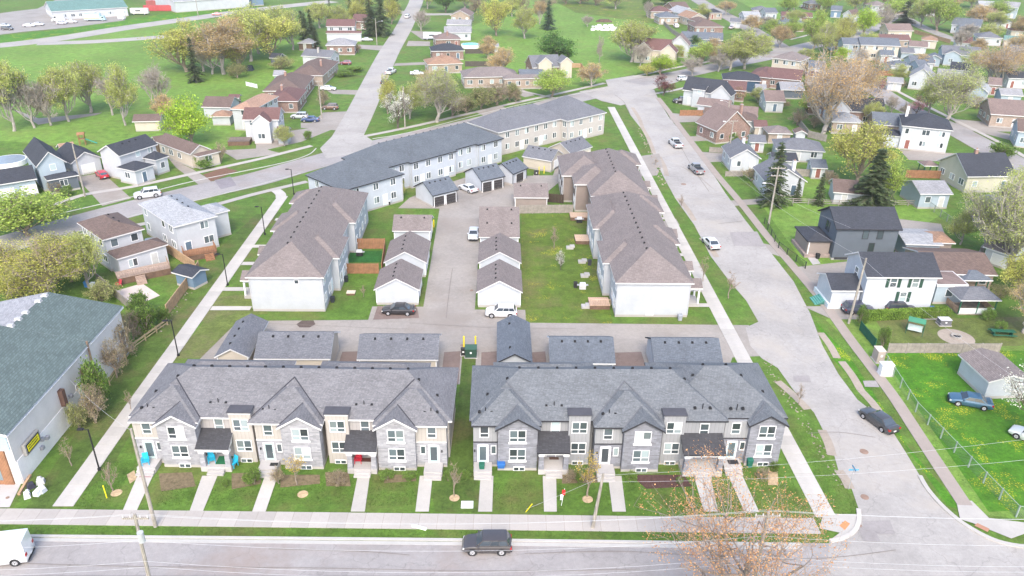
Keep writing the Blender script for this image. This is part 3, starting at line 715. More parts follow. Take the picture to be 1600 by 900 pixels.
    for s_ in (-1, 1):
        parts.append(('headlight', MB().frus((x1-.32, x1-.02, min(s_*hw*.5, s_*hw*.86), max(s_*hw*.5, s_*hw*.86), hz-.07), (x1-.36, x1-.09, min(s_*hw*.52, s_*hw*.88), max(s_*hw*.52, s_*hw*.88), hz+.08), LAMPW).mesh('headlight')))
        parts.append(('taillight', MB().box(x0-.012, x0+.25, min(s_*hw*.66, s_*hw*.965), max(s_*hw*.66, s_*hw*.965), deck*.66, deck*.86, LAMPR).mesh('taillight')))
        parts.append(('mirror', MB().frus((g3-.35, g3-.18, min(s_*hw*.95, s_*(hw+.17)), max(s_*hw*.95, s_*(hw+.17)), belt-.02), (g3-.32, g3-.2, min(s_*hw*.97, s_*(hw+.15)), max(s_*hw*.97, s_*(hw+.15)), belt+.13), pm).mesh('mirror')))
    parts.append(('bumper', MB().box(x1-.2, x1+.035, -hw*.7, hw*.7, .27, .43, TRIM).mesh('bumper')))
    parts.append(('bumper', MB().box(x0-.04, x0+.15, -hw*.8, hw*.8, .27, .45, TRIM).mesh('bumper')))
    parts.append(('licence_plate', MB().box(x0-.05, x0-.02, -.17, .17, .48, .62, FRAME).mesh('licence_plate')))
    return parts, wr, wb, hw
def wheel_meshes(wr):
    def f():
        b = MB().tube((0,-.11,0), (0,.11,0), wr, wr, 20, TYRE).mesh('tyre', False); r_ = MB()
        r_.tube((0,-.125,0), (0,.125,0), wr*.62, wr*.62, 16, RIM); 
        r_.tube((0,-.13,0), (0,.13,0), wr*.16, wr*.16, 8, TRIM)
        for k in range(5):
            a = k*2*math.pi/5; r_.box(-.001,0,0,0,0,0,TRIM) if False else r_.tube((math.cos(a)*wr*.42,-.129,math.sin(a)*wr*.42), (math.cos(a)*wr*.42,.129,math.sin(a)*wr*.42), wr*.11, wr*.11, 6, TRIM)
        return b, r_.mesh('rim')
    return cached(('wheel', wr), f)
def car(typ, px, py, ang, col, label, name='parked_car', cat='car', metal=.25, world=None, group='cars and vans in view', scale=1.0):
    parts, wr, wb, hw = cached(('car', typ, col, metal), lambda: car_parts(typ, col, metal))
    p = G(px, py) if world is None else Vector(world)
    t = thing(name, label, cat, (p.x, p.y, .03), R(ang), group); t.scale = (scale,)*3
    for nm, me in parts: ob(nm, me, t)
    ty, rm = wheel_meshes(wr)
    for sx in (-1, 1):
        for sy in (-1, 1):
            w_ = ob('wheel', ty, t, (sx*wb, sy*(hw-.09), wr)); ob('rim', rm, w_)
            a = cached(('arch', wr), lambda: MB().tube((0,-.02,0), (0,.02,0), wr*1.16, wr*1.16, 20, TRIM).mesh('wheel_arch'))
            ob('wheel_arch', a, t, (sx*wb, sy*(hw+.0), wr+.02))
    return t
# ---------------------------------------------------------------- fences, poles, wires
def fence(label, pts, h, mat, plen=2.4, post=None, kind='solid', name='fence', cat='fence', cap=None):
    P_ = [G(*p) if not isinstance(p, Vector) else p for p in pts]; o = P_[0]
    t = thing(name, label, cat, (o.x, o.y, 0), 0, 'garden fences')
    post = post or mat
    for a, b in zip(P_[:-1], P_[1:]):
        d = b-a; L_ = d.length; n = max(1, round(L_/plen)); rz = math.atan2(d.y, d.x); l = L_/n
        def f():
            m = MB()
            if kind == 'solid':
                k = max(1, int(l/.3))
                for i in range(k):
                    x = .06+(l-.12)*i/k; m.box(x+.01, x+(l-.12)/k-.01, -.02+(.012 if i % 2 else 0), .02+(.012 if i % 2 else 0), .06, h-.05, mat)
                m.box(.05, l-.05, -.05, .05, h-.05, h, cap or mat)
            elif kind == 'open':
                for z in (.35, .75, h-.1): m.box(.05, l-.05, -.02, .02, z, z+.12, mat)
            else:   # chain link
                m.tube((0,0,h), (l,0,h), .035, .035, 5, post); s_ = .22; k = int(l/s_)
                for i in range(-int(h/s_), k):
                    xa = i*s_; 
                    for sg in (1, -1):
                        za, zb = (0, h) if sg > 0 else (h, 0); x0, x1 = xa, xa+h
                        t0 = max(0, -x0/h); t1 = min(1, (l-x0)/h)
                        if t1 <= t0: continue
                        A = (x0+h*t0, 0, za+(zb-za)*t0); B = (x0+h*t1, 0, za+(zb-za)*t1); e = .012
                        m.add([(A[0], .003*sg, A[2]-e), (B[0], .003*sg, B[2]-e), (B[0], .003*sg, B[2]+e), (A[0], .003*sg, A[2]+e)], [(0,1,2,3)], mat)
            return m.mesh('panel')
        pm = f()
        for i in range(n):
            q = a-o+d*(i/n); ob('panel', pm, t, (q.x, q.y, 0), rz)
            ob('post', cached(('post', round(h,2), post.name), lambda: MB().box(-.06,.06,-.06,.06,-.1,h+.08,post).mesh('post')), t, (q.x, q.y, 0), rz)
        q = b-o; ob('post', CACHE[('post', round(h,2), post.name)], t, (q.x, q.y, 0), rz)
    return t
ZC = {}
def stag(z):
    k = round(z, 3); ZC[k] = ZC.get(k, 0)+1; return z+(.0006*ZC[k] if k < .01 else .0011*(ZC[k] % 7))
def patch(name, pts, z, mat, kindl=None, px=True):
    P_ = [(G(*p) if px else Vector((*p, 0))) for p in pts]
    z = stag(z); me = bpy.data.meshes.new(name); me.from_pydata([(p.x, p.y, z) for p in P_], [], [tuple(range(len(P_)))]); me.materials.append(mat)
    import bmesh
    bm = bmesh.new(); bm.from_mesh(me); bmesh.ops.triangulate(bm, faces=bm.faces)
    for f in bm.faces:
        if f.normal.z < 0: f.normal_flip()
    bm.to_mesh(me); bm.free()
    return struct(ob(name, me))
def strip(name, pts, width, z, mat, px=True, th=0.0, closed=False):
    """ribbon of constant width along a centre line"""
    z = stag(z); P_ = [(G(*p) if px else Vector((*p, 0))) for p in pts]; n = len(P_); l = []; r = []
    # smooth by subdividing (Catmull-Rom)
    if n > 2:
        Q = []
        for i in range(n-1):
            p0, p1, p2, p3 = P_[max(0,i-1)], P_[i], P_[i+1], P_[min(n-1,i+2)]
            for k in range(5):
                t = k/5; Q.append(.5*((2*p1)+(p2-p0)*t+(2*p0-5*p1+4*p2-p3)*t*t+(3*p1-p0-3*p2+p3)*t**3))
        Q.append(P_[-1]); P_ = Q; n = len(P_)
    for i in range(n):
        d = (P_[min(n-1,i+1)]-P_[max(0,i-1)]); d.z = 0; d.normalize(); nn = Vector((-d.y, d.x, 0))*width/2
        l.append(P_[i]+nn); r.append(P_[i]-nn)
    m = MB(); vs = [(p.x,p.y,z+th) for p in l]+[(p.x,p.y,z+th) for p in r]; fs = [(i, n+i, n+i+1, i+1) for i in range(n-1)]
    if th:
        vs += [(p.x,p.y,z-.05) for p in l]+[(p.x,p.y,z-.05) for p in r]
        fs += [(i+1, 2*n+i+1, 2*n+i, i) for i in range(n-1)]+[(n+i, 3*n+i, 3*n+i+1, n+i+1) for i in range(n-1)]+[(0, 2*n, 3*n, n), (n-1, 2*n-1, 4*n-1, 3*n-1)]
    m.add(vs, fs, mat); return struct(m.obj(name))
def slabs(name, a, b, width, pitch, z, mat, joint=.03):
    """a pavement of separate concrete slabs between two points (metres)"""
    a = Vector((*a, 0)); b = Vector((*b, 0)); d = b-a; L_ = d.length; n = int(round(L_/pitch)); l = L_/n; rz = math.atan2(d.y, d.x)
    base = ob(name, MB().box(0, L_, -width/2+.02, width/2-.02, -.1, z-.02, M('plain', (.25,.22,.18))).mesh(name), None, (a.x, a.y, 0), rz); struct(base)
    me = MB().box(joint/2, l-joint/2, -width/2, width/2, -.05, z, mat).mesh('slab')
    for i in range(n): ob('slab', me, base, (l*i, 0, random.Random(i).uniform(-.006, .006)))
    return base
# ================================================================ THE SETTING
GR = M('grass', (.070,.124,.021), c2=(.14,.13,.045), brown=.40)
GR_B = M('grass', (.108,.180,.034), c2=(.16,.18,.05), brown=.30)
GR_D = M('grass', (.048,.135,.009), c2=(.09,.13,.02), brown=.15, yellow=1.0)
GR_P = M('grass', (.095,.115,.032), c2=(.15,.13,.065), brown=.55)
GR_N = M('grass', (.060,.094,.020), c2=(.135,.12,.05), brown=.55)
GR_K = M('grass', (.078,.116,.018), c2=(.16,.135,.055), brown=.5, yellow=.3)
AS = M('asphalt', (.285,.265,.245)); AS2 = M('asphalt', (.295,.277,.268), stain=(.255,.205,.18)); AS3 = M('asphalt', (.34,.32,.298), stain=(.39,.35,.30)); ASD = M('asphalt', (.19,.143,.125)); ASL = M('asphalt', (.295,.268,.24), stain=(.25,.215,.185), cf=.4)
GRAVEL = M('asphalt', (.33,.28,.23), cf=0); SOIL = M('plain', (.16,.125,.075), var=.35, scale=2.5, rough=1); STRAW = M('plain', (.42,.31,.19), var=.3, scale=3)
g = struct(MB().add([(-650,-55,0),(650,-55,0),(650,850,0),(-650,850,0)], [(0,1,2,3)], GR).obj('ground'))
KERB = M('concrete', (.43,.415,.39)); WALKB = M('concrete', (.45,.425,.39)); WALKO = M('concrete', (.34,.29,.255))
# lawns that differ from the base grass
for pts, m in [
 ([(1500,800),(1352,560),(1290,500),(1330,480),(1700,520),(1760,830)], GR_B),
 ([(1372,548),(1600,548),(1700,560),(1700,790),(1545,800)], GR_D),
 ([(1275,503),(1330,560),(1420,700),(1508,800),(1480,790),(1375,640),(1300,560)], GR_D),
 ([(1125,205),(1190,320),(1262,420),(1330,418),(1480,330),(1400,300),(1200,260)], GR_B),
 ([(815,335),(918,335),(958,505),(815,505)], GR_K),
 ([(515,320),(632,318),(600,400),(583,500),(515,500)], GR),
 ([(-50,66),(420,20),(520,90),(330,250),(-50,215)], GR_B),
 ([(700,60),(820,0),(1010,0),(1090,95),(900,135),(700,130)], GR_B), ([(860,-2),(1080,-2),(1040,40),(900,20)], GR_K), ([(1150,0),(1260,0),(1300,30),(1230,40)], GR_B),
 ([(640,60),(560,215),(760,175),(700,100)], GR), ([(0,56),(95,46),(310,14),(400,10),(420,16),(200,40),(0,68)], GR_D),
 ([(300,505),(420,490),(385,460),(330,465)], GR_P), ([(325,560),(270,560),(330,490),(420,500),(360,520)], GR_P),
 ([(1368,500),(1395,545),(1600,540),(1600,495)], GR_P), ([(400,205),(500,200),(500,245),(390,265)], GR), ([(735,545),(708,690),(745,700),(750,800),(680,800),(670,745),(700,700)], GR_N),
 ([(440,330),(350,440),(270,560),(170,740),(95,795),(40,795),(110,690),(230,520),(330,400),(400,335)], GR_N),
 ([(560,130),(520,205),(600,90),(570,90)], GR)]:
    patch('lawn', pts, .004, m); tcount[0] += 1
tcount[0] = 0
# --- roads
strip('road', [(-140,47.2),(-60,47.0),(0,46.6),(60,46.2),(160,45.6)], 15.6, .02, AS2, px=False)
patch('road', [(1296,845),(1325,838),(1342,818),(1342,797),(1330,762),(1310,735),(1300,700),(1272,645),(1240,610),(1215,575),(1190,560),(1172,540),(1165,512),(1185,503),(1166,470),(1140,440),(1110,400),(1085,352),(1055,310),(1036,275),(1020,240),(1005,205),(985,180),(975,160),(950,146),
   (1022,140),(1030,158),(1048,188),(1068,208),(1088,230),(1110,265),(1132,300),(1165,345),(1202,392),(1240,440),(1266,490),(1285,540),(1310,585),(1340,625),(1385,660),(1412,702),(1438,745),(1448,765),(1470,790),(1505,818),(1560,845),(1660,870),(1640,900),(1290,900)], .030, AS3)
strip('road', [(-120,418),(0,384),(110,352),(210,325),(310,300),(400,280),(480,257),(580,230),(690,205),(790,181),(880,158),(950,142),(1010,130)], 8.6, .034, AS2)
strip('road', [(536,226),(553,195),(568,165),(588,122),(609,80),(630,45),(641,22),(648,8),(652,-4)], 7.6, .038, AS3)
patch('road', [(905,143),(950,135),(946,125),(990,118),(1030,120),(1060,112),(1060,128),(1030,136),(1014,142),(1020,152),(970,165),(940,158)], .042, AS3)
strip('road', [(990,130),(1060,117),(1120,104),(1200,88),(1262,72),(1330,56),(1372,38),(1396,22),(1410,5)], 9.0, .046, AS2)
strip('road', [(1078,-8),(1110,12),(1145,30),(1180,50),(1216,72),(1228,82)], 8.5, .050, AS)
strip('road', [(1345,120),(1372,142),(1410,166),(1460,188),(1500,207),(1560,240),(1600,262),(1660,295)], 8.0, .034, AS2)
strip('road', [(1405,22),(1440,42),(1480,58),(1500,66)], 6.0, .054, AS)
strip('road', [(1220,95),(1250,112),(1300,115),(1345,122)], 7.0, .058, AS)
strip('highway', [(-160,82),(0,71),(100,59),(200,43),(300,29),(400,15),(520,2)], 11, .034, AS3)
strip('highway', [(60,68),(150,65),(250,58),(285,55),(330,50)], 8, .038, AS3)
strip('road', [(0,48),(40,30),(85,8),(110,-5)], 9, .042, AS)
patch('parking_lot', [(-60,30),(20,18),(90,10),(200,20),(195,32),(120,42),(35,50),(-60,62)], .046, AS)
strip('road', [(600,14),(650,22),(720,22)], 7, .054, AS3)
patch('road', [(500,232),(520,212),(560,205),(582,220),(575,236),(510,248)], .046, AS3)
# --- lanes of the housing estate
patch('lane', [(-36,96.2),(-33,96.2),(-18,96.6),(-18,100.6),(-10.6,100.6),(-10.9,140.2),(-18.8,140.2),(-17.2,146),(-10,155),(-2,163.5),(6.5,160),(12,160.5),(13,166),(21,169),(21.5,163),(33,164),(34.5,174),(35.5,164),(34.5,161),(30,160),(19,159),(13,156),(8.8,147),(4,147),(4,139.6),(-2.9,139.6),(-3.1,99.8),(4.2,99.8),(4.2,96.0),(35.6,95.6),(36.5,87.5),(31,87),(28,80.5),(-35,80.5),(-38,86)], .0245, ASL, px=False)
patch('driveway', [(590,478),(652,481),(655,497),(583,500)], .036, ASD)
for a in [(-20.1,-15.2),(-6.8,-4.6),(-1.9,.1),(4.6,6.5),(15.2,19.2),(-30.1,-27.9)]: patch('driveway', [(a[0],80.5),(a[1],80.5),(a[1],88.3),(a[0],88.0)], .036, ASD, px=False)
patch('asphalt_patch', [(463,507),(472,501),(490,501),(493,507),(484,512),(468,512)], .040, M('asphalt', (.10,.075,.065)))
patch('lawn', [(-4.45,62),(-2.6,62),(-2.6,88.2),(-4.4,88.2)], .042, GR_N, px=False)
# --- pavements
slabs('sidewalk', (-56,57.9), (31.0,56.4), 2.05, 1.75, .06, WALK)
slabs('footpath', (-42.1,59.1), (-42.1,146.3), 2.0, 1.6, .055, WALKB)
strip('footpath', [(439,309),(438,303),(429,296)], 2.0, .055, WALKB)
slabs('footpath', (32.3,57.6), (32.3,221), 2.0, 1.6, .055, WALKB)
patch('sidewalk', [(1286,805),(1318,804),(1340,804),(1342,818),(1325,838),(1296,845),(1312,833),(1280,826)], .062, WALKB)
patch('sidewalk', [(1494,784),(1518,783),(1545,810),(1600,817),(1700,830),(1700,845),(1600,835),(1580,842),(1520,818),(1500,812)], .062, WALKB)
strip('sidewalk', [(1508,790),(1480,748),(1432,675),(1396,620),(1360,572),(1328,530),(1292,480),(1262,443),(1232,408),(1196,366),(1158,318),(1119,272),(1088,232),(1062,198),(1043,172),(1028,153)], 1.5, .055, WALKO, th=.01)
strip('sidewalk', [(-120,440),(0,395+6),(60,378),(225,350),(345,318),(400,303),(480,284)], 1.5, .055, WALK)
strip('sidewalk', [(-60,360),(60,329),(130,305),(207,292),(300,272),(400,250),(440,240),(487,228)], 1.5, .055, WALK)
strip('sidewalk', [(570,213),(640,199),(740,176),(800,162),(870,147),(945,130)], 1.6, .055, WALK)
strip('sidewalk', [(990,120),(1050,107),(1110,96),(1150,88)], 1.5, .060, WALK); strip('sidewalk', [(1014,148),(1050,142),(1075,136)], 1.4, .06, WALK)
strip('sidewalk', [(800,139),(850,150),(880,156)], 1.3, .06, WALK)
strip('sidewalk', [(1380,130),(1420,152),(1500,192),(1560,222),(1610,250)], 1.4, .062, WALK); strip('sidewalk', [(1235,62),(1275,52),(1330,40)], 1.3, .062, WALK)
for x0, x1 in [((191,213),(215,239)),((296,317),(316,340)),((394,415),(414,434)),((548,570),(559,578)),((649,670),(656,676)),((747,769),(751,771)),((850,870),(848,869)),((957,978),(950,971)),((1100,1122),(1084,1110)),((1163,1186),(1138,1160))]:
    patch('front_walk', [(x0[0],800),(x0[1],800),(x1[1],744),(x1[0],744)], .05, WALKB)
for y, xa, xb in [(452,348,393),(482,330,392),(385,395,425),(343,430,445),(412,378,410)]: strip('front_walk', [(xa,y),(xb,y)], 1.2, .05, WALKB)
for (x, y0) in [(28.2,101.5),(28.2,106.5),(28.4,114),(28.6,119.5),(28.6,127),(28.6,136),(28.8,146)]: strip('front_walk', [(x,y0),(31.3,y0)], 1.1, .05, WALKB, px=False)
patch('kerb_ramp_pad', [(1311,822),(1320,814),(1328,819),(1320,829)], .068, M('plain', (.48,.22,.10), var=.1)); patch('kerb_ramp_pad', [(1522,822),(1527,818),(1546,827),(1543,832)], .068, M('plain', (.38,.20,.13), var=.1))
# --- kerbs of the near streets
strip('kerb', [(-60,55.35),(0,54.55),(28.6,54.0)], .28, .03, KERB, px=False, th=.10); strip('gutter', [(-60,54.95),(0,54.12),(28.6,53.6)], .42, .02, KERB, px=False, th=.025)
strip('kerb', [(1297,846),(1318,841),(1336,829),(1342,812),(1341,796)], .42, .03, WALKB, th=.10)
strip('kerb', [(1437,744),(1450,766),(1475,794),(1510,822),(1560,847),(1620,858),(1700,870)], .45, .03, WALKB, th=.10)
for pts in [[(-120,429),(0,396),(110,366),(210,337),(325,309),(400,290),(470,271)], [(-60,370),(107,331),(210,307),(300,284),(432,257),(480,243),(494,232)], [(582,217),(640,207),(745,180),(830,160),(896,148),(945,138)]]:
    strip('kerb', pts, .25, .03, KERB, th=.06)
# --- driveways of the houses
for pts in [[(118,277),(160,270),(205,310),(160,322),(140,300)], [(262,246),(300,264),(335,285),(315,292),(275,262)], [(400,212),(545,170+22),(470,222),(400,238)], [(470,192),(536,192),(530,204),(470,200)],
  [(505,176),(545,174),(535,200),(480,198)], [(560,70),(612,72),(605,80),(560,76)], [(508,140),(560,141),(556,148),(520,147)], [(618,99),(668,97),(672,101),(615,103)], [(638,64),(672,65),(672,72),(635,72)],
  [(640,48),(680,50),(690,60),(660,62)], [(1062,150),(1090,152),(1095,162),(1060,163)], [(1240,418),(1330,408),(1345,405),(1320,445),(1262,452)], [(1255,479),(1330,478),(1480,490),(1480,500),(1300,499)],
  [(1180,378),(1200,395),(1222,402),(1215,385)], [(1088,237),(1150,241),(1140,252),(1100,254)], [(1135,314),(1195,310),(1200,318),(1145,322)], [(820,152),(836,149),(800,132),(780,136)], [(745,176),(762,184),(800,175),(785,166)],
  [(1405,234),(1495,240),(1500,254),(1420,250)], [(1490,186),(1600,196),(1600,206),(1500,205)], [(1043,176),(1098,182),(1095,190),(1050,192)], [(1060,214),(1110,212),(1108,220),(1065,222)], [(20,170),(60,185),(160,176),(150,180),(60,195)],
  [(1060,258),(1090,276),(1120,300),(1090,272)], [(1030,362),(1062,352),(1056,342),(1030,347)], [(1000,244),(1030,240),(1036,262),(1010,262)], [(345,235),(410,232),(440,240),(370,250)], [(1385,340),(1470,350),(1490,400),(1420,385)], [(1505,200),(1600,225),(1600,214),(1520,198)]]:
    patch('driveway', pts, .028, ASL)
patch('asphalt_patch', [(335,282),(360,276),(370,290),(345,296)], .046, M('asphalt', (.22,.20,.21))); patch('soil_patch', [(317,273),(350,262),(372,267),(330,284)], .045, M('plain', (.16,.09,.06), var=.3, scale=3))
# stony eroded verge beside the side road
for i, (a, b) in enumerate([((1215,596),(1262,640)), ((1284,672),(1300,712)), ((1310,735),(1328,764)), ((1060,310),(1085,345)), ((1096,372),(1120,402)), ((988,168),(1004,200)), ((1004,200),(1022,240)), ((1030,245),(1042,275)),((1315,565),(1345,610)),((1345,610),(1378,650)),((1282,520),(1308,560))]):
    strip('gravel_verge', [a, ((a[0]+b[0])/2+2, (a[1]+b[1])/2), b], 1.0, .032, GRAVEL)
for (x, y, r_) in [(1350,706,.9),(1351,777,.8),(1068,288,1.1),(737,454,.5),(722,540,.5),(1344,822,.35),(12,778,.35)]:
    p = G(x, y); m = M('plain', (.25,.17,.13), var=.2); struct(MB().tube((0,0,.03),(0,0,.062),r_*.5,r_*.5,20,m).obj('manhole_cover', None, (p.x,p.y,0)))
for (x, y, dx, dy) in [(1371,824,1.6,.9),(1356,834,.9,1.0),(1252,592,1.2,.7),(1165,373,3.0,3.2),(950,812,1.,.4),(1360,600,1,.7)]:
    p = G(x, y); patch('asphalt_patch', [(p.x-dx,p.y-dy),(p.x+dx*.8,p.y-dy*1.1),(p.x+dx,p.y+dy),(p.x-dx*.7,p.y+dy*.9)], .056, M('asphalt', (.295,.272,.262)), px=False)
MB().box(-.9,.9,-.4,.4,0,.25,CONC)
# planting beds in front of the townhouses
for pts, m in [([(248,740),(300,738),(306,760),(252,768)], SOIL), ([(362,740),(408,738),(408,756),(362,765)], SOIL), ([(438,742),(500,742),(500,756),(438,762)], SOIL), ([(508,738),(545,738),(548,760),(510,760)], SOIL), ([(985,742),(1068,742),(1082,760),(1010,764)], M('plain', (.085,.045,.04), var=.3, scale=3)),
   ([(262,750),(285,742),(290,752),(268,762)], STRAW), ([(198,742),(210,735),(214,748),(203,756)], STRAW), ([(1200,732),(1215,730),(1216,758),(1200,758)], STRAW), ([(600,742),(650,742),(650,752),(600,755)], SOIL), ([(700,740),(745,740),(745,750),(705,750)], GR_P), ([(878,742),(940,742),(938,754),(878,756)], SOIL)]:
    patch('planting_bed', pts, .020, m)
for (x, y) in [(182,770),(473,772),(918,780),(710,778)]:
    p = G(x, y); struct(MB().tube((0,0,0),(0,0,.05),.55,.45,14,STRAW).obj('mulch_ring', None, (p.x,p.y,0)))
# ================================================================ BUILDINGS OF THE ESTATE
stA = M('stone', (.33,.33,.35)); sdA = M('board', (.42,.39,.355)); sdA2 = M('board', (.37,.35,.34)); rfA = M('shingle', (.168,.166,.174), speck=.7)
stB = M('stone', (.235,.24,.268)); sdB = M('board', (.31,.315,.325)); sdB2 = M('board', (.28,.285,.295)); rfB = M('shingle', (.142,.152,.163), speck=.7)
DR = [(.40,.50,.49), (.45,.55,.55), (.48,.42,.35), (.46,.44,.42)]
townhouses('row of six grey stone and beige townhouses with white trim under one grey shingle roof', -37.2, 65.72, -.021,
  [('S', 0, 3.0, 0, -1), ('G', 2.75, 6.65), ('P', 6.95, 9.9), ('T', 9.9, 12.15), ('S', 12.5, 15.4, 0, -1), ('G', 15.35, 19.3), ('T', 19.75, 22.1), ('P', 22.1, 24.95), ('G', 25.1, 29.0), ('S', 28.95, 32.15, 0, 1)],
  [(-.4, 32.75, .42, 10.6)], [(1.5, 14.0, 6, 11.6), (17.0, 29.5, 6, 11.6)], stA, sdA, sdA2, FASC_W, rfA, FRAME, False, DR, [(.15, 6.7, 0), (12.3, 19.35, 0), (25.0, 32.0, 0)])
townhouses('row of six darker grey stone townhouses with black fascia beside the corner street', -2.3, 65.15, 0.0,
  [('S', 0, 2.5, 0, -1), ('G', 2.55, 6.6), ('P', 6.9, 9.85), ('T', 9.85, 12.1), ('S', 12.55, 15.4, -.3, -1), ('G', 15.45, 19.3, -.2), ('T', 19.65, 21.9), ('P', 21.9, 25.8, -.3), ('S', 26.2, 28.75, .7, -1), ('G', 28.7, 32.25, .8)],
  [(-.4, 26.4, .42, 10.9), (19.5, 32.75, .98, 11.7)], [(2.0, 13.5, 6, 11.7)], stB, sdB, sdB2, FASC_D, rfB, FRAME, True, [(.50,.62,.64), (.6,.62,.63), (.45,.55,.58)], [(.12, 6.7, 0), (12.6, 19.35, -.25)])
garage('beige garage with its gable to the camera, westmost behind the white-trimmed townhouses', -34.6, -30.3, 82.4, 91.5, 'y', 'grey', 'cream', doors='b', nd_=1)
garage('beige double garage with long grey roof, second from the west behind the townhouses', -29.7, -20.3, 82.1, 88.9, 'x', 'grey', 'cream', doors='b')
garage('beige double garage with a tan stain on its grey roof', -17.1, -7.1, 82.0, 88.4, 'x', 'grey', 'cream', doors='b')
garage('grey garage with black gable edge facing the camera, beside the green transformer box', .1, 4.5, 81.5, 91.5, 'y', 'slate', 'lgrey', fm=FASC_D, doors='b', nd_=1, n_v=2)
garage('grey double garage in the middle behind the darker townhouses', 6.6, 14.7, 81.3, 88.0, 'x', 'slate', 'lgrey', fm=FRAME, doors='b')
garage('grey double garage nearest the corner street, with black rake edge', 19.4, 28.0, 81.3, 87.8, 'x', 'slate', 'lgrey', fm=FASC_D, doors='b')
stain = MB().add([(0,0,0),(1.1,-.5,-.25),(1.5,-1.6,-.85),(.3,-1.4,-.75),(-.5,-.9,-.5)], [(0,4,3,2,1)], M('plain', (.36,.29,.20), var=.2)); 
garage('white garage with brown roof behind the parked black sedan', -17.7, -11.1, 100.9, 107.8, 'y', 'taupe', 'pgrey', doors='r')
garage('white garage with brown roof, middle one of the west column along the lane', -17.5, -10.8, 110.2, 118.6, 'y', 'taupe', 'pgrey', doors='r')
garage('white garage with ridge across, north end of the west column', -17.7, -11.1, 122.9, 129.2, 'x', 'taupe', 'pgrey', doors='r', n_v=2)
garage('white garage with brown roof behind the parked white crossover', -2.9, 3.8, 100.3, 107.8, 'y', 'taupe', 'pgrey', doors='l')
garage('white garage with brown roof, second from the alley in the east column', -2.9, 3.9, 110.3, 118.0, 'y', 'taupe', 'pgrey', doors='l')
garage('white garage with ridge across, third in the east column', -3.0, 3.9, 120.5, 127.0, 'x', 'taupe', 'pgrey', doors='l', n_v=2)
garage('brown-roofed garage joined behind the third of the east column', -3.1, 4.0, 127.1, 133.4, 'x', 'taupe', 'pgrey', doors='l', n_v=2)
garage('low taupe garage with brown roof by the grey picket fence', 3.2, 9.8, 139.6, 146.0, 'x', 'taupe', 'taupe', doors='l', n_v=2, nd_=1)
BD = M('plain', (.05,.045,.045))
def rgar(label, a, b, dep, rc, wc, fm, ax='x', door='f', dm=None, n=2):
    p1, p2 = G(*a, 2.6), G(*b, 2.6); d = p2-p1
    c = garage(label, 0, d.length, 0, dep, ax, rc, wc, fm, door, math.atan2(d.y, d.x), nd_=n, dm=dm); c.location = (p1.x, p1.y, 0); return c
rgar('slate-roofed double garage with two dark doors, southwest one of the court', (676,306), (717,296), 6.8, 'slate', 'pgrey', FASC_D, dm=BD)
rgar('slate-roofed double garage with dark doors beside the parked white sedan', (752,283), (790,275), 6.8, 'slate', 'pgrey', FASC_D, dm=BD)
rgar('small slate-roofed garage with one dark door, eastmost of the grey three', (802,272), (826,262), 6.2, 'slate', 'pgrey', FASC_D, 'x', dm=BD, n=1)
rgar('cream garage with grey roof and open gable, near the yellow bollards', (862,252), (881,240), 7.2, 'grey', 'cream', FASC_W, 'y', n=1)
rgar('larger cream garage with grey roof behind the cream rows', (892,240), (926,229), 6.6, 'grey', 'cream', FASC_W, 'x', dm=M('plain', (.66,.6,.5)))
WB = M('siding', (.47,.49,.515)); TA = M('siding', (.25,.205,.18)); TB = RM('taupe', .35)
def wl(face, fixed, ys, zs=(1.2, 3.9), w_=1.1, h_=1.2, c=2): return [((fixed, y, z, face, w_, h_, c) if face in 'lr' else (y, fixed, z, face, w_, h_, c)) for y in ys for z in zs]
siderow('white-sided row with brown roof west of the lane, blank end wall toward the alley', 'townhouse_row', (-35.1, 98.65), 0,
  [(0, 11.0, 0, 35), (4.6, 12.0, 6.6, 14.6), (4.5, 12.1, 20.5, 34.8), (-.9, 6.2, 17, 24.5), (-.9, 6.2, 29.5, 35.1)], WB, TB, FASC_W,
  wl('r', 10.6, (1.6, 4.4, 16, 18.6))+wl('r', 11.6, (8.4, 11, 12.9))+wl('r', 11.7, (22.5, 25.5, 28.5, 31.5))+wl('l', .4, (3, 8, 12, 26))+[(7.0, .4, 4.45, 'f', .55, .55, 1)],
  porches=[(-2.2, .6, 4.0, 7.2, 'x'), (-2.2, .6, 13.2, 16.2, 'x'), (-2.2, .6, 25.6, 28.6, 'x')], doors=[(10.6, 6.0, 'r'), (11.6, 10, 'r'), (.4, 5.5, 'l'), (.4, 14.6, 'l')])
siderow('white-sided row with brown roof between the green yard and the right street', 'townhouse_row', (16.6, 97.5), 0,
  [(0, 11.1, 0, 34.5), (-1.0, 6, 6.6, 14.8), (-1.0, 6, 19.8, 31), (5, 12.0, 13.8, 20.5), (5, 12.1, 27.5, 34.6)], WB, TB, FASC_W,
  wl('l', .4, (1.6, 4.4, 16, 18))+wl('l', -.6, (8.4, 11, 13))+wl('l', -.6, (22.5, 25.5, 28.5))+wl('r', 10.7, (3, 8, 11, 24))+wl('r', 11.6, (16, 18)),
  porches=[(10.8, 13.4, 3.4, 6.6, 'x'), (10.8, 13.4, 9.4, 12.6, 'x'), (10.8, 13.6, 22, 25.4, 'x')], doors=[(5.3, .4, 'f'), (.4, 3.0, 'l'), (10.7, 5, 'r'), (10.7, 11, 'r')])
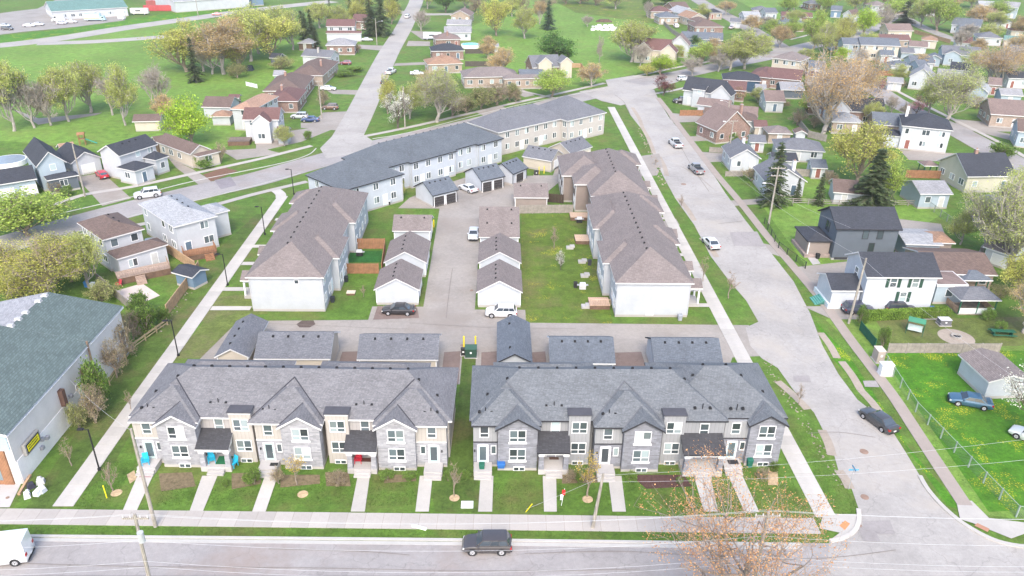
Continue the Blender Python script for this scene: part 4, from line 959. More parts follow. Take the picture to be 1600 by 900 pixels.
siderow('taupe-sided row with brown stepped roof behind the white row on the right street', 'townhouse_row', (16.8, 132.5), 0,
  [(0, 11.0, 0, 25), (-2.4, 6, 6.3, 16), (-4.4, 5, 11.4, 24), (5, 12.2, 18.5, 26)], TA, TB, FASC_W, wl('l', -2.0, (9.5,))+wl('r', 10.6, (3, 8, 12))+wl('f', 6.9, (-1.0,), (3.9,), .6, .8, 1)+wl('l', -4.0, (14, 18, 21)),
  porches=[(10.6, 13.2, 4, 7, 'x'), (10.6, 13.2, 12, 15, 'x')], doors=[(-2.0, 8, 'l')])
p_ = G(535, 298, 5.6)
SL = M('shingle', (.110,.125,.142), speck=.4); GB = M('siding', (.48,.515,.565))
siderow('long pale grey row with slate roof running diagonally behind the court', 'townhouse_row', (p_.x, p_.y), R(44.5),
  [(11, 45.5, 5.2, 16.6), (0, 14.2, 0, 12.3), (19.2, 31.8, 4.4, 14), (37.8, 45.6, 4.5, 15)], GB, SL, FASC_D,
  wl('f', .4, (3.2, 7.6, 11.6))+wl('f', 5.6, (15.6, 17.8))+wl('f', 4.8, (20.8, 24, 27.2, 30.2))+wl('f', 5.6, (33.6, 36))+wl('f', 4.9, (39.6, 43.4))+wl('r', 13.8, (3,))+wl('l', .4, (4, 9))+wl('b', 16.2, (16, 22, 28, 34, 40)),
  doors=[(9.6, .4, 'f'), (22.4, 4.8, 'f'), (28.8, 4.8, 'f'), (41.6, 4.9, 'f')])
p_ = G(784, 206, 5.6)
CR = M('siding', (.49,.455,.43)); GRR = RM('grey', .35)
siderow('long cream row with grey roof at the north corner of the estate', 'townhouse_row', (p_.x, p_.y), R(40),
  [(-1, 20.5, 0, 11.5), (18.6, 32.2, -2.4, 12)], CR, GRR, FASC_W,
  wl('f', .4, (2, 5, 8, 11, 14, 17))+wl('f', -2.0, (20.5, 23.5, 27, 30.4))+wl('r', 31.8, (1, 5, 9))+wl('l', 19, (-1,)), doors=[(6.5, .4, 'f'), (12.5, .4, 'f'), (25.2, -2.0, 'f')])
# ================================================================ OTHER BUILDINGS
# commercial building, bottom left
t = thing('shop_building', 'commercial building with faded green shingle roof and whitewashed side wall', 'shop building', (-47.7, 62.4, 0))
wmx = M('concrete', (.62,.585,.56)); gsh = M('shingle', (.105,.138,.132), speck=.5); gsl = M('shingle', (.32,.32,.335), speck=.4)
MB().gwall(-28, 0, 0, 17, 0, 6.25, .22, 'y', wmx).obj('wall', t); MB().gwall(-17, 0, 17.0, 25.6, 0, 6.25, .22, 'y', wmx).obj('wall', t)
MB().gable(-28.4, .35, -.5, 17.1, 6.45, .22, 'y', gsh, FRAME, .28).obj('roof', t)
b = MB(); b.gable(-17.4, .35, 17.104, 26.0, 6.45, .22, 'y', gsh, FRAME, .28)
k2 = b.mi(gsl); b.m[6] = k2 if False else b.m[6]
for i_, f_ in enumerate(b.f):
    if b.m[i_] == b.mi(gsh) and sum(b.v[j][0] for j in f_)/4 < -8.5: b.m[i_] = k2
b.obj('roof', t)
WHW = M('concrete', (.80,.77,.76)); MB().box(.0, .06, .1, 25.4, 0, 2.7, WHW).obj('whitewash_band', t)
for i in range(5): MB().frus((-.4,.4,-.35,.35,0), (-.3,.3,-.2,.2,.35), M('plain', (.42,.42,.42))).obj('roof_vent', t, (-8.5-.2*0, 19.0+i*1.5 if i > 2 else 17.4+i*1.6, 8.25))
MB().box(-27.9, -.1, -.1, .0, 4.2, 6.1, M('siding', (.40,.52,.62))).obj('fascia_board', t)
MB().box(-27.9, -1.6, -.08, .0, .5, 4.0, M('glass', (.35,.45,.48))).obj('shop_window', t)
for x in (-1.2, -6.5, -12, -18): MB().box(x-.45, x+.45, -.2, -.0, 0, 4.2, WOODO).obj('timber_post', t)
MB().box(-27.9, -1.66, -.16, -.0, .0, .5, WOODO).obj('timber_sill', t)
for (y, z, h) in [(9.5, 2.9, 2.0), (14.5, 3.0, 1.6)]: MB().box(.0, .5, y-.3, y+.3, z, z+h, M('plain', (.14,.08,.06), var=.3)).obj('wall_duct', t)
MB().tube((.25, 16.5, 2.6), (.25, 16.5, 6.9), .12, .12, 8, M('plain', (.2,.14,.1))).obj('flue', t)
window(t, .0, 13, 2.4, R(90), .9, .9, 1)
for (y, z) in ((4.4, 2.0), (5.2, 1.6), (4.0, 1.2), (11.0, 2.9)): MB().box(.05, .4, y-.2, y+.2, z, z+.35, M('plain', (.32,.32,.34))).obj('meter_box', t)
sg = MB().box(.07, .42, 1.3, 4.0, 2.45, 3.75, M('plain', (.30,.29,.27))).obj('wall_sign', t)
MB().box(.42, .45, 1.5, 3.8, 2.6, 3.6, BLACK).obj('sign_board', sg); MB().box(.45, .47, 1.62, 3.68, 2.74, 3.46, M('plain', (.80,.72,.02), var=.05)).obj('sign_face', sg)
b = MB(); r_s = random.Random(2)
for zz in (3.2, 2.9):
    yy = 1.75
    while yy < 3.45: w_s = r_s.uniform(.08, .16); b.box(.47, .476, yy, yy+w_s, zz, zz+.17, BLACK); yy += w_s+.07
b.obj('sign_lettering', sg)
# white houses left of the path
building('white two-storey house with pale grey roof and red wood deck beside the path', (271,355), (340,337), 5.6, '214,318', 'hip', 'pale', 'white', seed=3, p=.42, vents=4, faces='flr', extra=[(5.5, 11.2, 3.6, 8.6, 4.6, 'hip', {'faces': 'r', 'wc': 'white'})])
building('white house with brown hip roof and lean-to back room above a wooden deck', (160,375), (226,357), 5.6, '107,351', 'hip', 'brown', 'white', seed=4, p=.42, vents=3, extra=[(.3, 8.4, -3.2, .8, 3.3, 'hip', {'faces': 'fr', 'door': 'f'})])
building('pale blue house with steep dark gable and dark front porch', (56,261), (104,253), 5.2, 13.0, 'gy', 'dark', 'lblue', seed=5, p=.95, faces='fr', doorface='', extra=[(.9, 6.6, -2.6, .4, 3.0, 'hip', {'wc': 'dgrey', 'rc': 'dark'})])
building('attached two-bay garage with dark roof at the left edge', (-30,293), (58,279), 3.3, 7.5, 'gx', 'dark', 'lblue', name='garage', cat='garage', seed=6, faces='', garage_door=[('f', 3.4), ('f', 7.2)], group='garages of the neighbouring houses')
building('white garage with grey gable roof, red car parked before it', (110,256), (160,246), 3.0, 10, 'gy', 'dark', 'pgrey', name='garage', cat='garage', seed=7, faces='', p=.6, garage_door=[('f', 2.9)], group='garages of the neighbouring houses')
building('white house of joined wings with dark roofs and front sunroom', (186,244), (247,225), 5.3, 6.5, 'gx', 'dark', 'white', seed=8, p=.55, faces='fr', doorface='', extra=[(-1.0, 4.0, -5.0, .4, 3.2, 'hip', {'faces': 'flr', 'door': 'f'}), (5.6, 9.2, -3.4, .4, 3.4, 'hip', {'faces': 'fr', 'p': .7})], vents=3)
building('cream bungalow with brown gable roof and green shrub by its bay window', (297,241), (330,233), 3.3, 14, 'gy', 'brown', 'cream', seed=9, p=.62, extra=[(.8, 6.2, -1.6, .6, 2.9, 'hip', {'faces': 'f'})])
building('small shed with bright orange underlay roof behind the white garage', (98,240), (122,236), 2.8, 6, 'gx', 'orange', 'cream', name='shed', cat='shed', seed=10, wins=False, group='garden sheds')
building('dark weathered shed with brown roof beside the lime tree', (243,223), (262,220), 2.8, 4, 'gx', 'brown', 'brown', name='shed', cat='shed', seed=11, wins=False, group='garden sheds')
building('long low brown-roofed outbuilding in the bushes left of the lime tree', (206,190), (250,189), 2.6, 5, 'gx', 'brown', 'cream', name='shed', cat='shed', seed=12, wins=False, group='garden sheds')
building('long grey barn with mauve roof behind the lime tree', (314,167), (360,168), 3.0, 8, 'gx', 'brown', 'lgrey', name='barn', cat='barn', seed=13, wins=False, group='garden sheds')
building('open carport with tan arched roof behind the grey two-storey house', (328,182), (360,182), 2.4, 5, 'hip', 'tan', 'lgrey', name='carport', cat='carport', seed=14, wins=False, group='garden sheds')
# houses on the left of the far street
H_ = building
H_('grey two-storey house with orange shingle roof', (359,170), (396,172), 5.4, (437,150), 'hip', 'orange', 'lgrey', seed=20)
H_('white two-storey house with maroon gable roof and dark wooden back deck', (378,187), (436,187), 5.3, 7, 'gx', 'maroon', 'white', seed=29, p=.6, extra=[(2.5, 7, -2.2, 1.5, 5.2, 'gy', {'p': .8}), (8.2, 11, -3, 1, 3, 'gx', {'rc': 'maroon'})])
H_('brick bungalow with maroon roof and red front porch', (417,158), (466,158), 3.3, (471,140), 'hip', 'maroon', 'brick', seed=22, chim=(.3,.6))
H_('brick bungalow with brown hip roof and stout red chimney', (410,142), (474,142), 3.3, (490,119), 'hip', 'brown', 'brick', seed=23, chim=(.4,.55))
H_('tan brick bungalow with brown roof beside clipped hedges', (452,117), (505,118), 3.3, (525,96), 'hip', 'brown', 'tanbrick', seed=24, chim=(.75,.4))
H_('white bungalow with grey gable roof facing the far street', (470,87), (517,90), 3.2, 7.5, 'gx', 'grey', 'white', seed=25, chim=(.5,.3), chm=M('plain', (.4,.38,.36)))
H_('brick house with silver grey hip roof', (508,71), (555,71), 3.5, 9, 'hip', 'lgrey', 'brick', seed=26)
H_('white upper storey house with maroon roofs and double window wall', (509,41), (555,41), 5.6, 9, 'gx', 'maroon', 'white', seed=27, extra=[(0, 14, -2, 1, 3.3, 'gx', {'win': 0})])
H_('low dark-sided shed-house with grey roof among the shrubs', (464,67), (487,68), 2.8, 7, 'hip', 'lgrey', 'brown', seed=28, name='shed', cat='shed', group='garden sheds')
H_('tiny grey garden shed left of the brown-roofed bungalow', (426,118), (443,118), 2.3, 5, 'gx', 'lgrey', 'mint', seed=29, wins=False, name='shed', cat='shed', group='garden sheds')
H_('dark shed beside the pale trees left of the white bungalow', (420,90), (436,91), 2.4, 5, 'gx', 'dark', 'dgrey', seed=30, wins=False, name='shed', cat='shed', group='garden sheds')
H_('red-brown bungalow hidden behind the tall spruces', (548,33), (572,34), 3.4, 10, 'gx', 'maroon', 'brick', seed=31)
# right of the far street
H_('bungalow with pinkish roof, farthest on the right of the far street', (703,24), (735,25), 3.3, 12, 'gy', 'pink', 'tanbrick', seed=40)
H_('pale house with silver roof just before the pinkish-roofed bungalow', (697,38), (736,39), 3.3, 7, 'gx', 'lgrey', 'lgrey', seed=41)
H_('low white garage-fronted house with light grey roof', (694,51), (737,51), 3.2, 8, 'gx', 'lgrey', 'white', seed=42)
H_('brick bungalow with red-brown roof and central chimney', (680,62), (721,61), 3.2, 9, 'hip', 'pink', 'brick', seed=43, chim=(.5,.3))
H_('brick bungalow with charcoal hip roof in front of the blue pool', (674,80), (726,79), 3.3, 9, 'hip', 'dark', 'brick', seed=44)
H_('brick bungalow with orange-tan roof and pale back decks', (668,101), (724,99), 3.2, 9, 'hip', 'tan', 'tanbrick', seed=45, chim=(.45,.4))
H_('wide tan brick house with brown hip roof behind the hedge of shrubs', (724,121), (812,119), 3.4, 10, 'hip', 'taupe', 'tanbrick', seed=46, extra=[(12, 24, -3, 1, 3.3, 'hip', {})])
H_('small white garden shelter near the pool', (760,73), (780,73), 2.3, 4, 'gx', 'lgrey', 'white', seed=47, wins=False, name='shed', cat='shed', group='garden sheds')
H_('brick house with twin grey gabled dormers beside the round green tree', (832,106), (878,104), 3.6, 9, 'gx', 'grey', 'brick', seed=48, p=.7, extra=[(1.5, 6.5, -1.2, 4, 5.0, 'gy', {'p': .8, 'wc': 'cream'}), (9, 13.5, -1.2, 4, 5.0, 'gy', {'p': .8, 'wc': 'cream'})])
H_('dark porch-fronted house with flat grey roof left of the lime street tree', (812,122), (850,122), 3.2, 8, 'gx', 'slate', 'brown', seed=49)
# behind the park, centre right
H_('cream house with twin steep gables and maroon roof beyond the park', (990,76), (1046,80), 4.6, 9, 'gx', 'maroon', 'cream', seed=50, p=.75, extra=[(.5, 7, -1.5, 4, 4.6, 'gy', {'p': .9}), (9.5, 15.5, -1.5, 4, 4.4, 'gy', {'p': .9})])
H_('white cottage with steep red roof dormer', (1044,70), (1078,72), 4.4, 8, 'gy', 'pink', 'white', seed=51, p=.9)
H_('long blue house with slate roof among trees', (1064,60), (1130,63), 3.4, 9, 'gx', 'slate', 'blue', seed=52)
H_('brick bungalow with brown hip roof near the top road', (1085,42), (1132,42), 3.3, 11, 'hip', 'brown', 'brick', seed=53, chim=(.6,.5))
for i, (a, b_, rc_, wc_, rf, d) in enumerate([((1017,18),(1052,18),'maroon','tanbrick','hip',10), ((1030,27),(1062,27),'slate','tanbrick','hip',10), ((1052,13),(1078,12),'brown','brick','gx',10), ((1063,21),(1090,20),'pale','white','gy',12), ((1078,29),(1105,28),'tan','cream','gy',12), ((1090,34),(1112,33),'brown','tanbrick','hip',9)]):
    H_(['brick house with maroon roof at the park corner', 'house with blue-grey roof behind the long fence', 'brown-roofed brick house at the back of the park corner group', 'white gabled house in the park corner group', 'cream gabled house with tan roof in the park corner group', 'small brown-roofed house at the road end of the park corner group'][i], a, b_, 3.3, d, rf, rc_, wc_, seed=60+i)
H_('bungalow with pale roof at the top road, right side', (1163,26), (1190,26), 3.0, 8, 'gx', 'pale', 'lgrey', seed=66)
H_('grey-roofed brick house beside the top right lawn', (1176,16), (1204,17), 3.4, 9, 'hip', 'grey', 'brick', seed=67)
# row right of the intersection
H_('cream one-and-a-half storey house with steep charcoal roof near the black pickup', (1066,140), (1128,148), 4.4, 8, 'gx', 'dark', 'lgrey', seed=70, p=.8, extra=[(8.5, 14.5, -1.5, 4, 4.6, 'gy', {'p': .9}), (3, 7, -.8, 3, 5.2, 'gx', {'p': .5})])
H_('brick house with wide maroon roof behind the cream house', (1112,138), (1166,142), 3.4, 8, 'gx', 'maroon', 'brick', seed=71)
H_('navy house with charcoal hip roof', (1130,124), (1190,127), 3.8, 9, 'hip', 'dark', 'navy', seed=72)
H_('brick house with long maroon roof by the roadside trees', (1168,118), (1205,122), 3.6, 14, 'hip', 'maroon', 'brick', seed=73)
H_('white garage with faded pink roof next to the blue tarp', (1088,163), (1140,169), 2.8, 6, 'gx', 'pink', 'white', seed=74, name='garage', cat='garage', wins=False, group='garages of the neighbouring houses')
H_('white house with light brown roof facing away from the side road', (1134,178), (1184,182), 3.3, 7, 'gx', 'pink', 'white', seed=75)
H_('white ivy-clad house with brown roof by the silver pickup truck', (1099,188), (1160,192), 3.6, 8, 'gx', 'brown', 'white', seed=76, p=.6, extra=[(1, 6, -2, 3, 3.8, 'gy', {'p': .8})])
H_('red brick house with tan gable roof and bright skylight', (1120,205), (1176,199), 3.4, 9, 'gy', 'pink', 'brick', seed=77, p=.85, chim=(.8,.3))
H_('white bungalow with grey hip gable roof beside the footpath', (1141,247), (1190,248), 3.2, 9, 'gy', 'grey', 'white', seed=78, p=.6, chim=(.6,.7), chm=M('plain', (.6,.6,.6)))
H_('small grey-roofed cottage left of the spruce tree', (1195,283), (1262,284), 3.3, 9, 'gy', 'grey', 'white', seed=79, p=.6, chim=(.75,.35), chm=M('plain', (.7,.7,.7)))
H_('white garage with broad grey roof and open bays', (1212,232), (1290,237), 2.9, 8, 'hip', 'grey', 'white', seed=80, name='garage', cat='garage', faces='f', group='garages of the neighbouring houses')
H_('low white shed with charcoal roof before the broad grey garage', (1207,251), (1248,252), 2.5, 5, 'gx', 'dark', 'white', seed=81, name='shed', cat='shed', faces='f', group='garden sheds')
H_('brick garage with mauve hip roof and blue door', (1200,208), (1239,209), 2.7, 6, 'hip', 'taupe', 'tanbrick', seed=82, name='garage', cat='garage', faces='f', group='garages of the neighbouring houses')
H_('tiny white playhouse shed with blue door', (1242,208), (1262,209), 2.4, 3.5, 'gy', 'brown', 'white', seed=83, name='shed', cat='shed', faces='f', doorface='f', group='garden sheds')
H_('white brown-roofed garage under the big lime willow', (1302,300), (1374,306), 2.6, 7, 'gx', 'brown', 'white', seed=84, name='garage', cat='garage', faces='f', group='garages of the neighbouring houses')
H_('metal-clad garage with plain grey roof and white side door', (1438,303), (1490,303), 3.2, 8, 'gx', 'lgrey', 'lblue', seed=85, name='garage', cat='garage', faces='f', group='garages of the neighbouring houses', p=.35)
H_('yellow house with dark gable roof and brick chimney beside the far right street', (1512,276), (1590,275), 3.6, 11, 'gx', 'dark', 'yellow', seed=86, chim=(.4,.5), p=.6)
H_('big white two-storey house with charcoal hip roof and white chimney', (1409,196), (1490,204), 5.8, (1455,184), 'hip', 'dark', 'white', seed=87, chim=(.12,.7), chm=M('plain', (.75,.75,.75)), extra=[(-4.5, .6, .5, 6, 3.0, 'hip', {'faces': 'f'})])
H_('house with grey roof joined left of the big white house', (1364,194), (1420,198), 3.6, 9, 'gx', 'slate', 'tanbrick', seed=88)
H_('brown brick bungalow with brown roof right of the street bend', (1548,178), (1606,182), 3.5, 12, 'gx', 'pink', 'tanbrick', seed=89)
H_('charcoal-roofed house with white gable behind the giant budding tree', (1292,173), (1386,176), 3.8, 9, 'gx', 'dark', 'brick', seed=90, p=.6, extra=[(0, 6, -1, 4, 4.4, 'gy', {'p': .9, 'wc': 'white'})])
H_('light grey hip-roofed house below the charcoal-roofed one', (1300,190), (1350,192), 3.2, 8, 'hip', 'pale', 'tanbrick', seed=91)
H_('cream two-storey block with flat-looking brown hip roof', (1205,90), (1250,96), 5.6, 10, 'hip', 'taupe', 'cream', seed=92)
H_('long maroon-roofed brick bungalow left of the giant budding tree', (1196,121), (1252,126), 3.3, 10, 'gx', 'maroon', 'brick', seed=93)
H_('dark-walled garage with grey flat-pitched roof', (1220,140), (1258,141), 2.8, 7, 'gx', 'lgrey', 'dgrey', seed=94, name='garage', cat='garage', wins=False, group='garages of the neighbouring houses')
H_('low brown-roofed house at the left of the garden fences', (1196,158), (1228,159), 3.2, 9, 'gx', 'pink', 'lgrey', seed=95)
H_('cream two-storey house with slate roof in the dense quarter', (1345,70), (1408,72), 5.6, 9, 'gx', 'slate', 'cream', seed=96, extra=[(-6, .5, 1, 9, 5.4, 'gx', {'wc': 'lblue'})])
H_('brown gabled house with cream end wall by the bend', (1388,48), (1428,48), 3.6, 8, 'gx', 'pink', 'cream', seed=97, p=.6)
H_('house with long brown roof left of the dense quarter', (1372,62), (1424,63), 3.4, 7, 'gx', 'maroon', 'tanbrick', seed=98)
H_('light blue house with grey gables and tall cedars', (1472,84), (1535,88), 3.8, 10, 'gx', 'grey', 'lblue', seed=99, extra=[(.5, 6, -1.5, 4, 4.0, 'gy', {})])
H_('white cottage with silver roof above a bright lawn', (1420,120), (1460,124), 3.8, 10, 'gy', 'lgrey', 'white', seed=100, p=.8)
H_('white garage with slate roof amid the back gardens', (1392,102), (1424,103), 2.8, 6, 'hip', 'slate', 'white', seed=101, name='garage', cat='garage', wins=False, group='garages of the neighbouring houses')
H_('small slate-roofed house behind the white cottage', (1424,98), (1462,99), 3.2, 8, 'gx', 'slate', 'white', seed=102)
H_('low house with blue-grey gable and orange hedge', (1448,90), (1472,92), 3.0, 6, 'gy', 'slate', 'lblue', seed=103)
H_('white and grey gabled house at the upper right bend', (1486,38), (1532,42), 3.8, 9, 'gx', 'slate', 'white', seed=104, p=.6)
H_('grey-roofed white bungalow right of the upper bend', (1529,58), (1568,60), 3.3, 9, 'hip', 'grey', 'white', seed=105)
H_('turquoise-roofed shed at the right edge', (1568,62), (1594,64), 2.6, 6, 'gx', 'turq', 'cream', seed=106, name='shed', cat='shed', wins=False, group='garden sheds')
H_('pale blue two-storey house at the top right corner', (1565,10), (1592,12), 5.6, 9, 'gx', 'lgrey', 'lblue', seed=107)
H_('blue-sided house under the right-hand tree', (1512,142), (1546,146), 3.8, 9, 'gy', 'pale', 'lblue', seed=108, p=.7)
H_('small blue outbuilding with pale roof at the right edge', (1564,148), (1600,150), 3.0, 6, 'gx', 'lgrey', 'lblue', seed=109, name='shed', cat='shed', faces='f', group='garden sheds')
H_('grey-roofed white house at the right edge above the brown bungalow', (1576,122), (1612,123), 3.4, 7, 'gx', 'dark', 'white', seed=110)
H_('house with brown roof and wooden deck at the right edge', (1590,205), (1640,210), 4.0, 9, 'gx', 'brown', 'lblue', seed=111)
H_('brick house with blue-grey roof on the lawn corner', (1219,38), (1264,38), 3.3, 8, 'hip', 'slate', 'brick', seed=112)
H_('red-roofed bungalow behind the lawn corner', (1221,25), (1270,27), 3.3, 7, 'gx', 'maroon', 'brick', seed=113, chim=(.5,.4))
H_('grey-roofed house left of the lawn corner', (1196,20), (1216,20), 3.3, 8, 'gx', 'slate', 'white', seed=114)
H_('white gabled cottage among the top right trees', (1316,22), (1332,24), 4.0, 8, 'gy', 'brown', 'white', seed=115, p=.8)
H_('blue house glimpsed between the top trees', (1298,16), (1316,17), 3.6, 8, 'gx', 'slate', 'blue', seed=116)
H_('pale two-storey block at the top edge right', (1362,9), (1390,9), 5.5, 9, 'hip', 'taupe', 'lgrey', seed=117)
H_('brown long-roofed house behind the upper right houses', (1535,22), (1572,22), 3.3, 9, 'gx', 'brown', 'tanbrick', seed=118)
H_('small slate house right of the upper bend road', (1555,34), (1584,35), 3.2, 8, 'hip', 'slate', 'white', seed=119)
H_('white cabin with red-brown roof in the dense quarter', (1420,72), (1450,74), 3.0, 7, 'gx', 'pink', 'white', seed=120)
H_('grey shed roof between the back gardens', (1408,82), (1430,83), 2.6, 6, 'gx', 'grey', 'lblue', seed=121, name='shed', cat='shed', wins=False, group='garden sheds')
# right-hand houses close to the street
H_('dark grey two-storey house with charcoal roof and flower-lined front porch', (1307,358), (1411,359), 5.7, 8.6, 'gx', 'dark', 'dgrey', seed=130, p=.55, fm=FASC_D, faces='', extra=[(-3.8, .5, 1.2, 7.8, 3.0, 'hip', {'faces': '', 'found': False, 'win': 0, 'wc': 'taupe'})])
H_('white two-storey house with dark green shutters behind the clipped hedge', (1354,433), (1473,434), 5.7, 8.0, 'gx', 'dark', 'pgrey', seed=131, p=.55, faces='', extra=[(-4.2, .5, .8, 6.8, 3.1, 'gx', {'faces': '', 'found': False, 'win': 0, 'p': .45}), (12, 17, 2.5, 7.5, 3.2, 'flat', {'rc': 'pink', 'wc': 'lblue', 'faces': 'f'})])
H_('low workshop with long brown ribbed roof right of the shuttered house', (1452,427), (1560,430), 3.0, 10, 'gx', 'brown', 'tanbrick', seed=132, name='workshop', cat='workshop', p=.3, faces='f')
H_('open gazebo with tan pyramid roof behind the dark grey house', (1458,379), (1494,380), 3.0, 5, 'hip', 'tan', 'taupe', seed=133, name='gazebo', cat='gazebo', faces='', wins=False, group='gazebos')
H_('white corrugated shed roof behind the dark grey house', (1415,381), (1475,383), 2.9, 7, 'gx', 'pale', 'lblue', seed=134, name='shed', cat='shed', p=.15, wins=False, group='garden sheds')
H_('white garage with mauve roof and peeling shingles in the corner lawn', (1497,553), (1545,597), 2.7, (1586,570), 'gx', 'taupe', 'pgrey', seed=135, name='garage', cat='garage', faces='', group='garages of the neighbouring houses', p=.3)
H_('grey-walled house hidden behind the right edge tree', (1560,335), (1640,338), 4.5, 9, 'gx', 'grey', 'stucco', seed=136)
H_('weathered garage with pale door below the right edge tree', (1536,385), (1575,398), 2.8, 8, 'gx', 'taupe', 'white', seed=137, name='garage', cat='garage', faces='', garage_door=[('f', 2.5)], group='garages of the neighbouring houses')
# commercial strip, top left
t, W_, D_ = H_('long shop building with faded green roof and brick front at the highway', (80,18), (200,11), 4.0, 24, 'gx', 'turq', 'white', seed=140, name='shop_building', cat='shop building', p=.25, group='roadside commercial buildings')
H_('very long white industrial hall at the top edge', (272,3), (390,-5), 5.0, 45, 'gx', 'pale', 'white', seed=141, name='warehouse', cat='warehouse', p=.1, wins=False, group='roadside commercial buildings')
H_('blue metal shed at the end of the white hall', (392,-5), (412,-6), 4.5, 15, 'gx', 'pale', 'blue', seed=142, name='warehouse', cat='warehouse', p=.1, wins=False, group='roadside commercial buildings')

for i, (l, a, b_, E_, d, rf, rc_, wc_) in enumerate([
 ('small white house with slate roof right of the cream two-storey block', (1262,106), (1290,108), 3.3, 8, 'gx', 'slate', 'white'), ('brown-roofed house tucked under the first roadside trees', (1262,128), (1290,131), 3.2, 8, 'hip', 'pink', 'tanbrick'),
 ('grey-roofed house beyond the curved street, left of the slate cream house', (1300,66), (1330,67), 3.4, 8, 'gx', 'grey', 'lblue'), ('maroon-roofed cottage beyond the curved street', (1268,40), (1296,41), 3.3, 8, 'gx', 'maroon', 'cream'),
 ('white house with grey hip roof beyond the bright round tree', (1330,38), (1356,38), 3.4, 8, 'hip', 'lgrey', 'white'), ('slate-roofed bungalow between the upper right gardens', (1436,104), (1452,104), 3.0, 7, 'gx', 'slate', 'lblue'),
 ('tan-roofed house in the upper right block', (1440,62), (1466,64), 3.3, 8, 'hip', 'tan', 'cream'), ('charcoal-roofed house before the light blue gabled one', (1484,108), (1516,111), 3.3, 8, 'gx', 'dark', 'white'),
 ('brown hip-roofed house under the large brown-yellow tree', (1552,112), (1580,114), 3.3, 8, 'hip', 'brown', 'tanbrick'), ('white shed with slate roof beside the charcoal-roofed house', (1520,126), (1540,127), 2.6, 5, 'gx', 'slate', 'white'),
 ('maroon-roofed house at the upper right bend', (1492,66), (1520,68), 3.3, 8, 'gx', 'maroon', 'white'), ('pale-roofed house on the top edge near the corner', (1530,8), (1556,9), 3.4, 8, 'gx', 'pale', 'cream'),
 ('grey-roofed house on the top edge beyond the green tree', (1440,14), (1464,15), 3.4, 8, 'gx', 'grey', 'white'), ('brown-roofed house on the top edge beyond the round tree', (1400,12), (1424,12), 3.4, 8, 'hip', 'brown', 'tanbrick'),
 ('brick house with grey roof at the top of the bright lawn', (1264,6), (1290,6), 3.4, 8, 'hip', 'grey', 'brick'), ('slate-roofed house at the right edge below the turquoise shed', (1578,80), (1604,82), 3.4, 8, 'gx', 'slate', 'lblue'),
 ('long white low outbuilding behind the big white two-storey house', (1386,128), (1412,130), 2.8, 5, 'gx', 'lgrey', 'white'), ('small brown shed in the gardens left of the giant trees', (1262,166), (1280,167), 2.4, 4, 'gx', 'brown', 'brown')]):
    building(l, a, b_, E_, d, rf, rc_, wc_, seed=200+i)
for i, (l, a, b_, E_, d, rf, rc_, wc_) in enumerate([
 ('small white bungalow with brown hip roof behind the ivy-clad house', (1142,186), (1182,190), 3.2, 7, 'hip', 'brown', 'white'), ('grey garden garage right of the red brick house', (1172,222), (1198,223), 2.6, 5, 'gx', 'grey', 'lgrey'),
 ('low brown-roofed workshop beside the mauve-roofed brick garage', (1178,198), (1200,199), 2.6, 5, 'gx', 'maroon', 'cream'), ('white shed with pale roof at the back of the navy house', (1180,140), (1198,141), 2.6, 5, 'gx', 'lgrey', 'white'),
 ('maroon-roofed bungalow between the cream block and the long maroon one', (1258,118), (1284,120), 3.2, 6, 'hip', 'maroon', 'tanbrick'), ('white shed in the garden left of the lime willow', (1268,262), (1294,263), 2.6, 5, 'gx', 'slate', 'white'),
 ('slate-roofed house squeezed below the cream slate-roofed house', (1376,86), (1398,87), 3.0, 6, 'gx', 'slate', 'white'), ('pale garage behind the white cottage lawn', (1464,116), (1486,118), 2.8, 6, 'gx', 'lgrey', 'white'),
 ('grey-roofed white house in the block right of the white cottage', (1484,132), (1508,134), 3.2, 7, 'hip', 'grey', 'white'), ('brown-roofed house behind the blue-sided house', (1544,132), (1566,134), 3.2, 7, 'gx', 'pink', 'tanbrick'),
 ('white bungalow with slate roof in the top right block', (1500,46), (1524,47), 3.2, 7, 'gx', 'slate', 'white'), ('tan-roofed bungalow at the right end of the top right block', (1580,48), (1602,49), 3.2, 7, 'hip', 'tan', 'cream'),
 ('charcoal-roofed house beyond the park corner group', (1108,20), (1130,20), 3.2, 8, 'hip', 'dark', 'tanbrick'), ('grey-roofed garage beside the top road lawn', (1140,34), (1158,35), 2.8, 6, 'gx', 'grey', 'white')]):
    building(l, a, b_, E_, d, rf, rc_, wc_, seed=300+i)
TAR = M('plain', (.20,.175,.16), var=.2)
for pts, w_ in [([(707,420),(702,455),(697,498)],.12), ([(1262,678),(1310,676),(1368,684)],.08), ([(1122,350),(1160,346)],.16), ([(1060,222),(1082,262),(1108,300)],.14),
   ([(0,880),(220,886),(480,888),(760,893),(1000,890)],.09), ([(420,858),(560,862),(640,868)],.1), ([(820,866),(960,862),(1100,868),(1240,866)],.1), ([(1400,860),(1300,872),(1180,876)],.1), ([(640,505),(760,512),(900,514)],.08), ([(420,506),(560,512),(640,515)],.08), ([(770,300),(740,312),(700,318)],.12), ([(240,318),(270,330)],.12), ([(560,215),(600,206),(680,196)],.14), ([(960,148),(975,160),(985,180)],.2)]:
    strip('tar_seam', pts, w_*.7, .072, TAR)
WEAR = M('asphalt', (.235,.22,.215), cf=.3)
for pts, w_ in [([(-50,48.4),(0,48.2),(50,47.8)],.55), ([(-50,50.2),(0,50.0),(50,49.6)],.55)]: strip('tyre_track', pts, w_, .066, WEAR, px=False)
def find(s_): return next(o for o in COL.objects if o.get('label', '').startswith(s_))
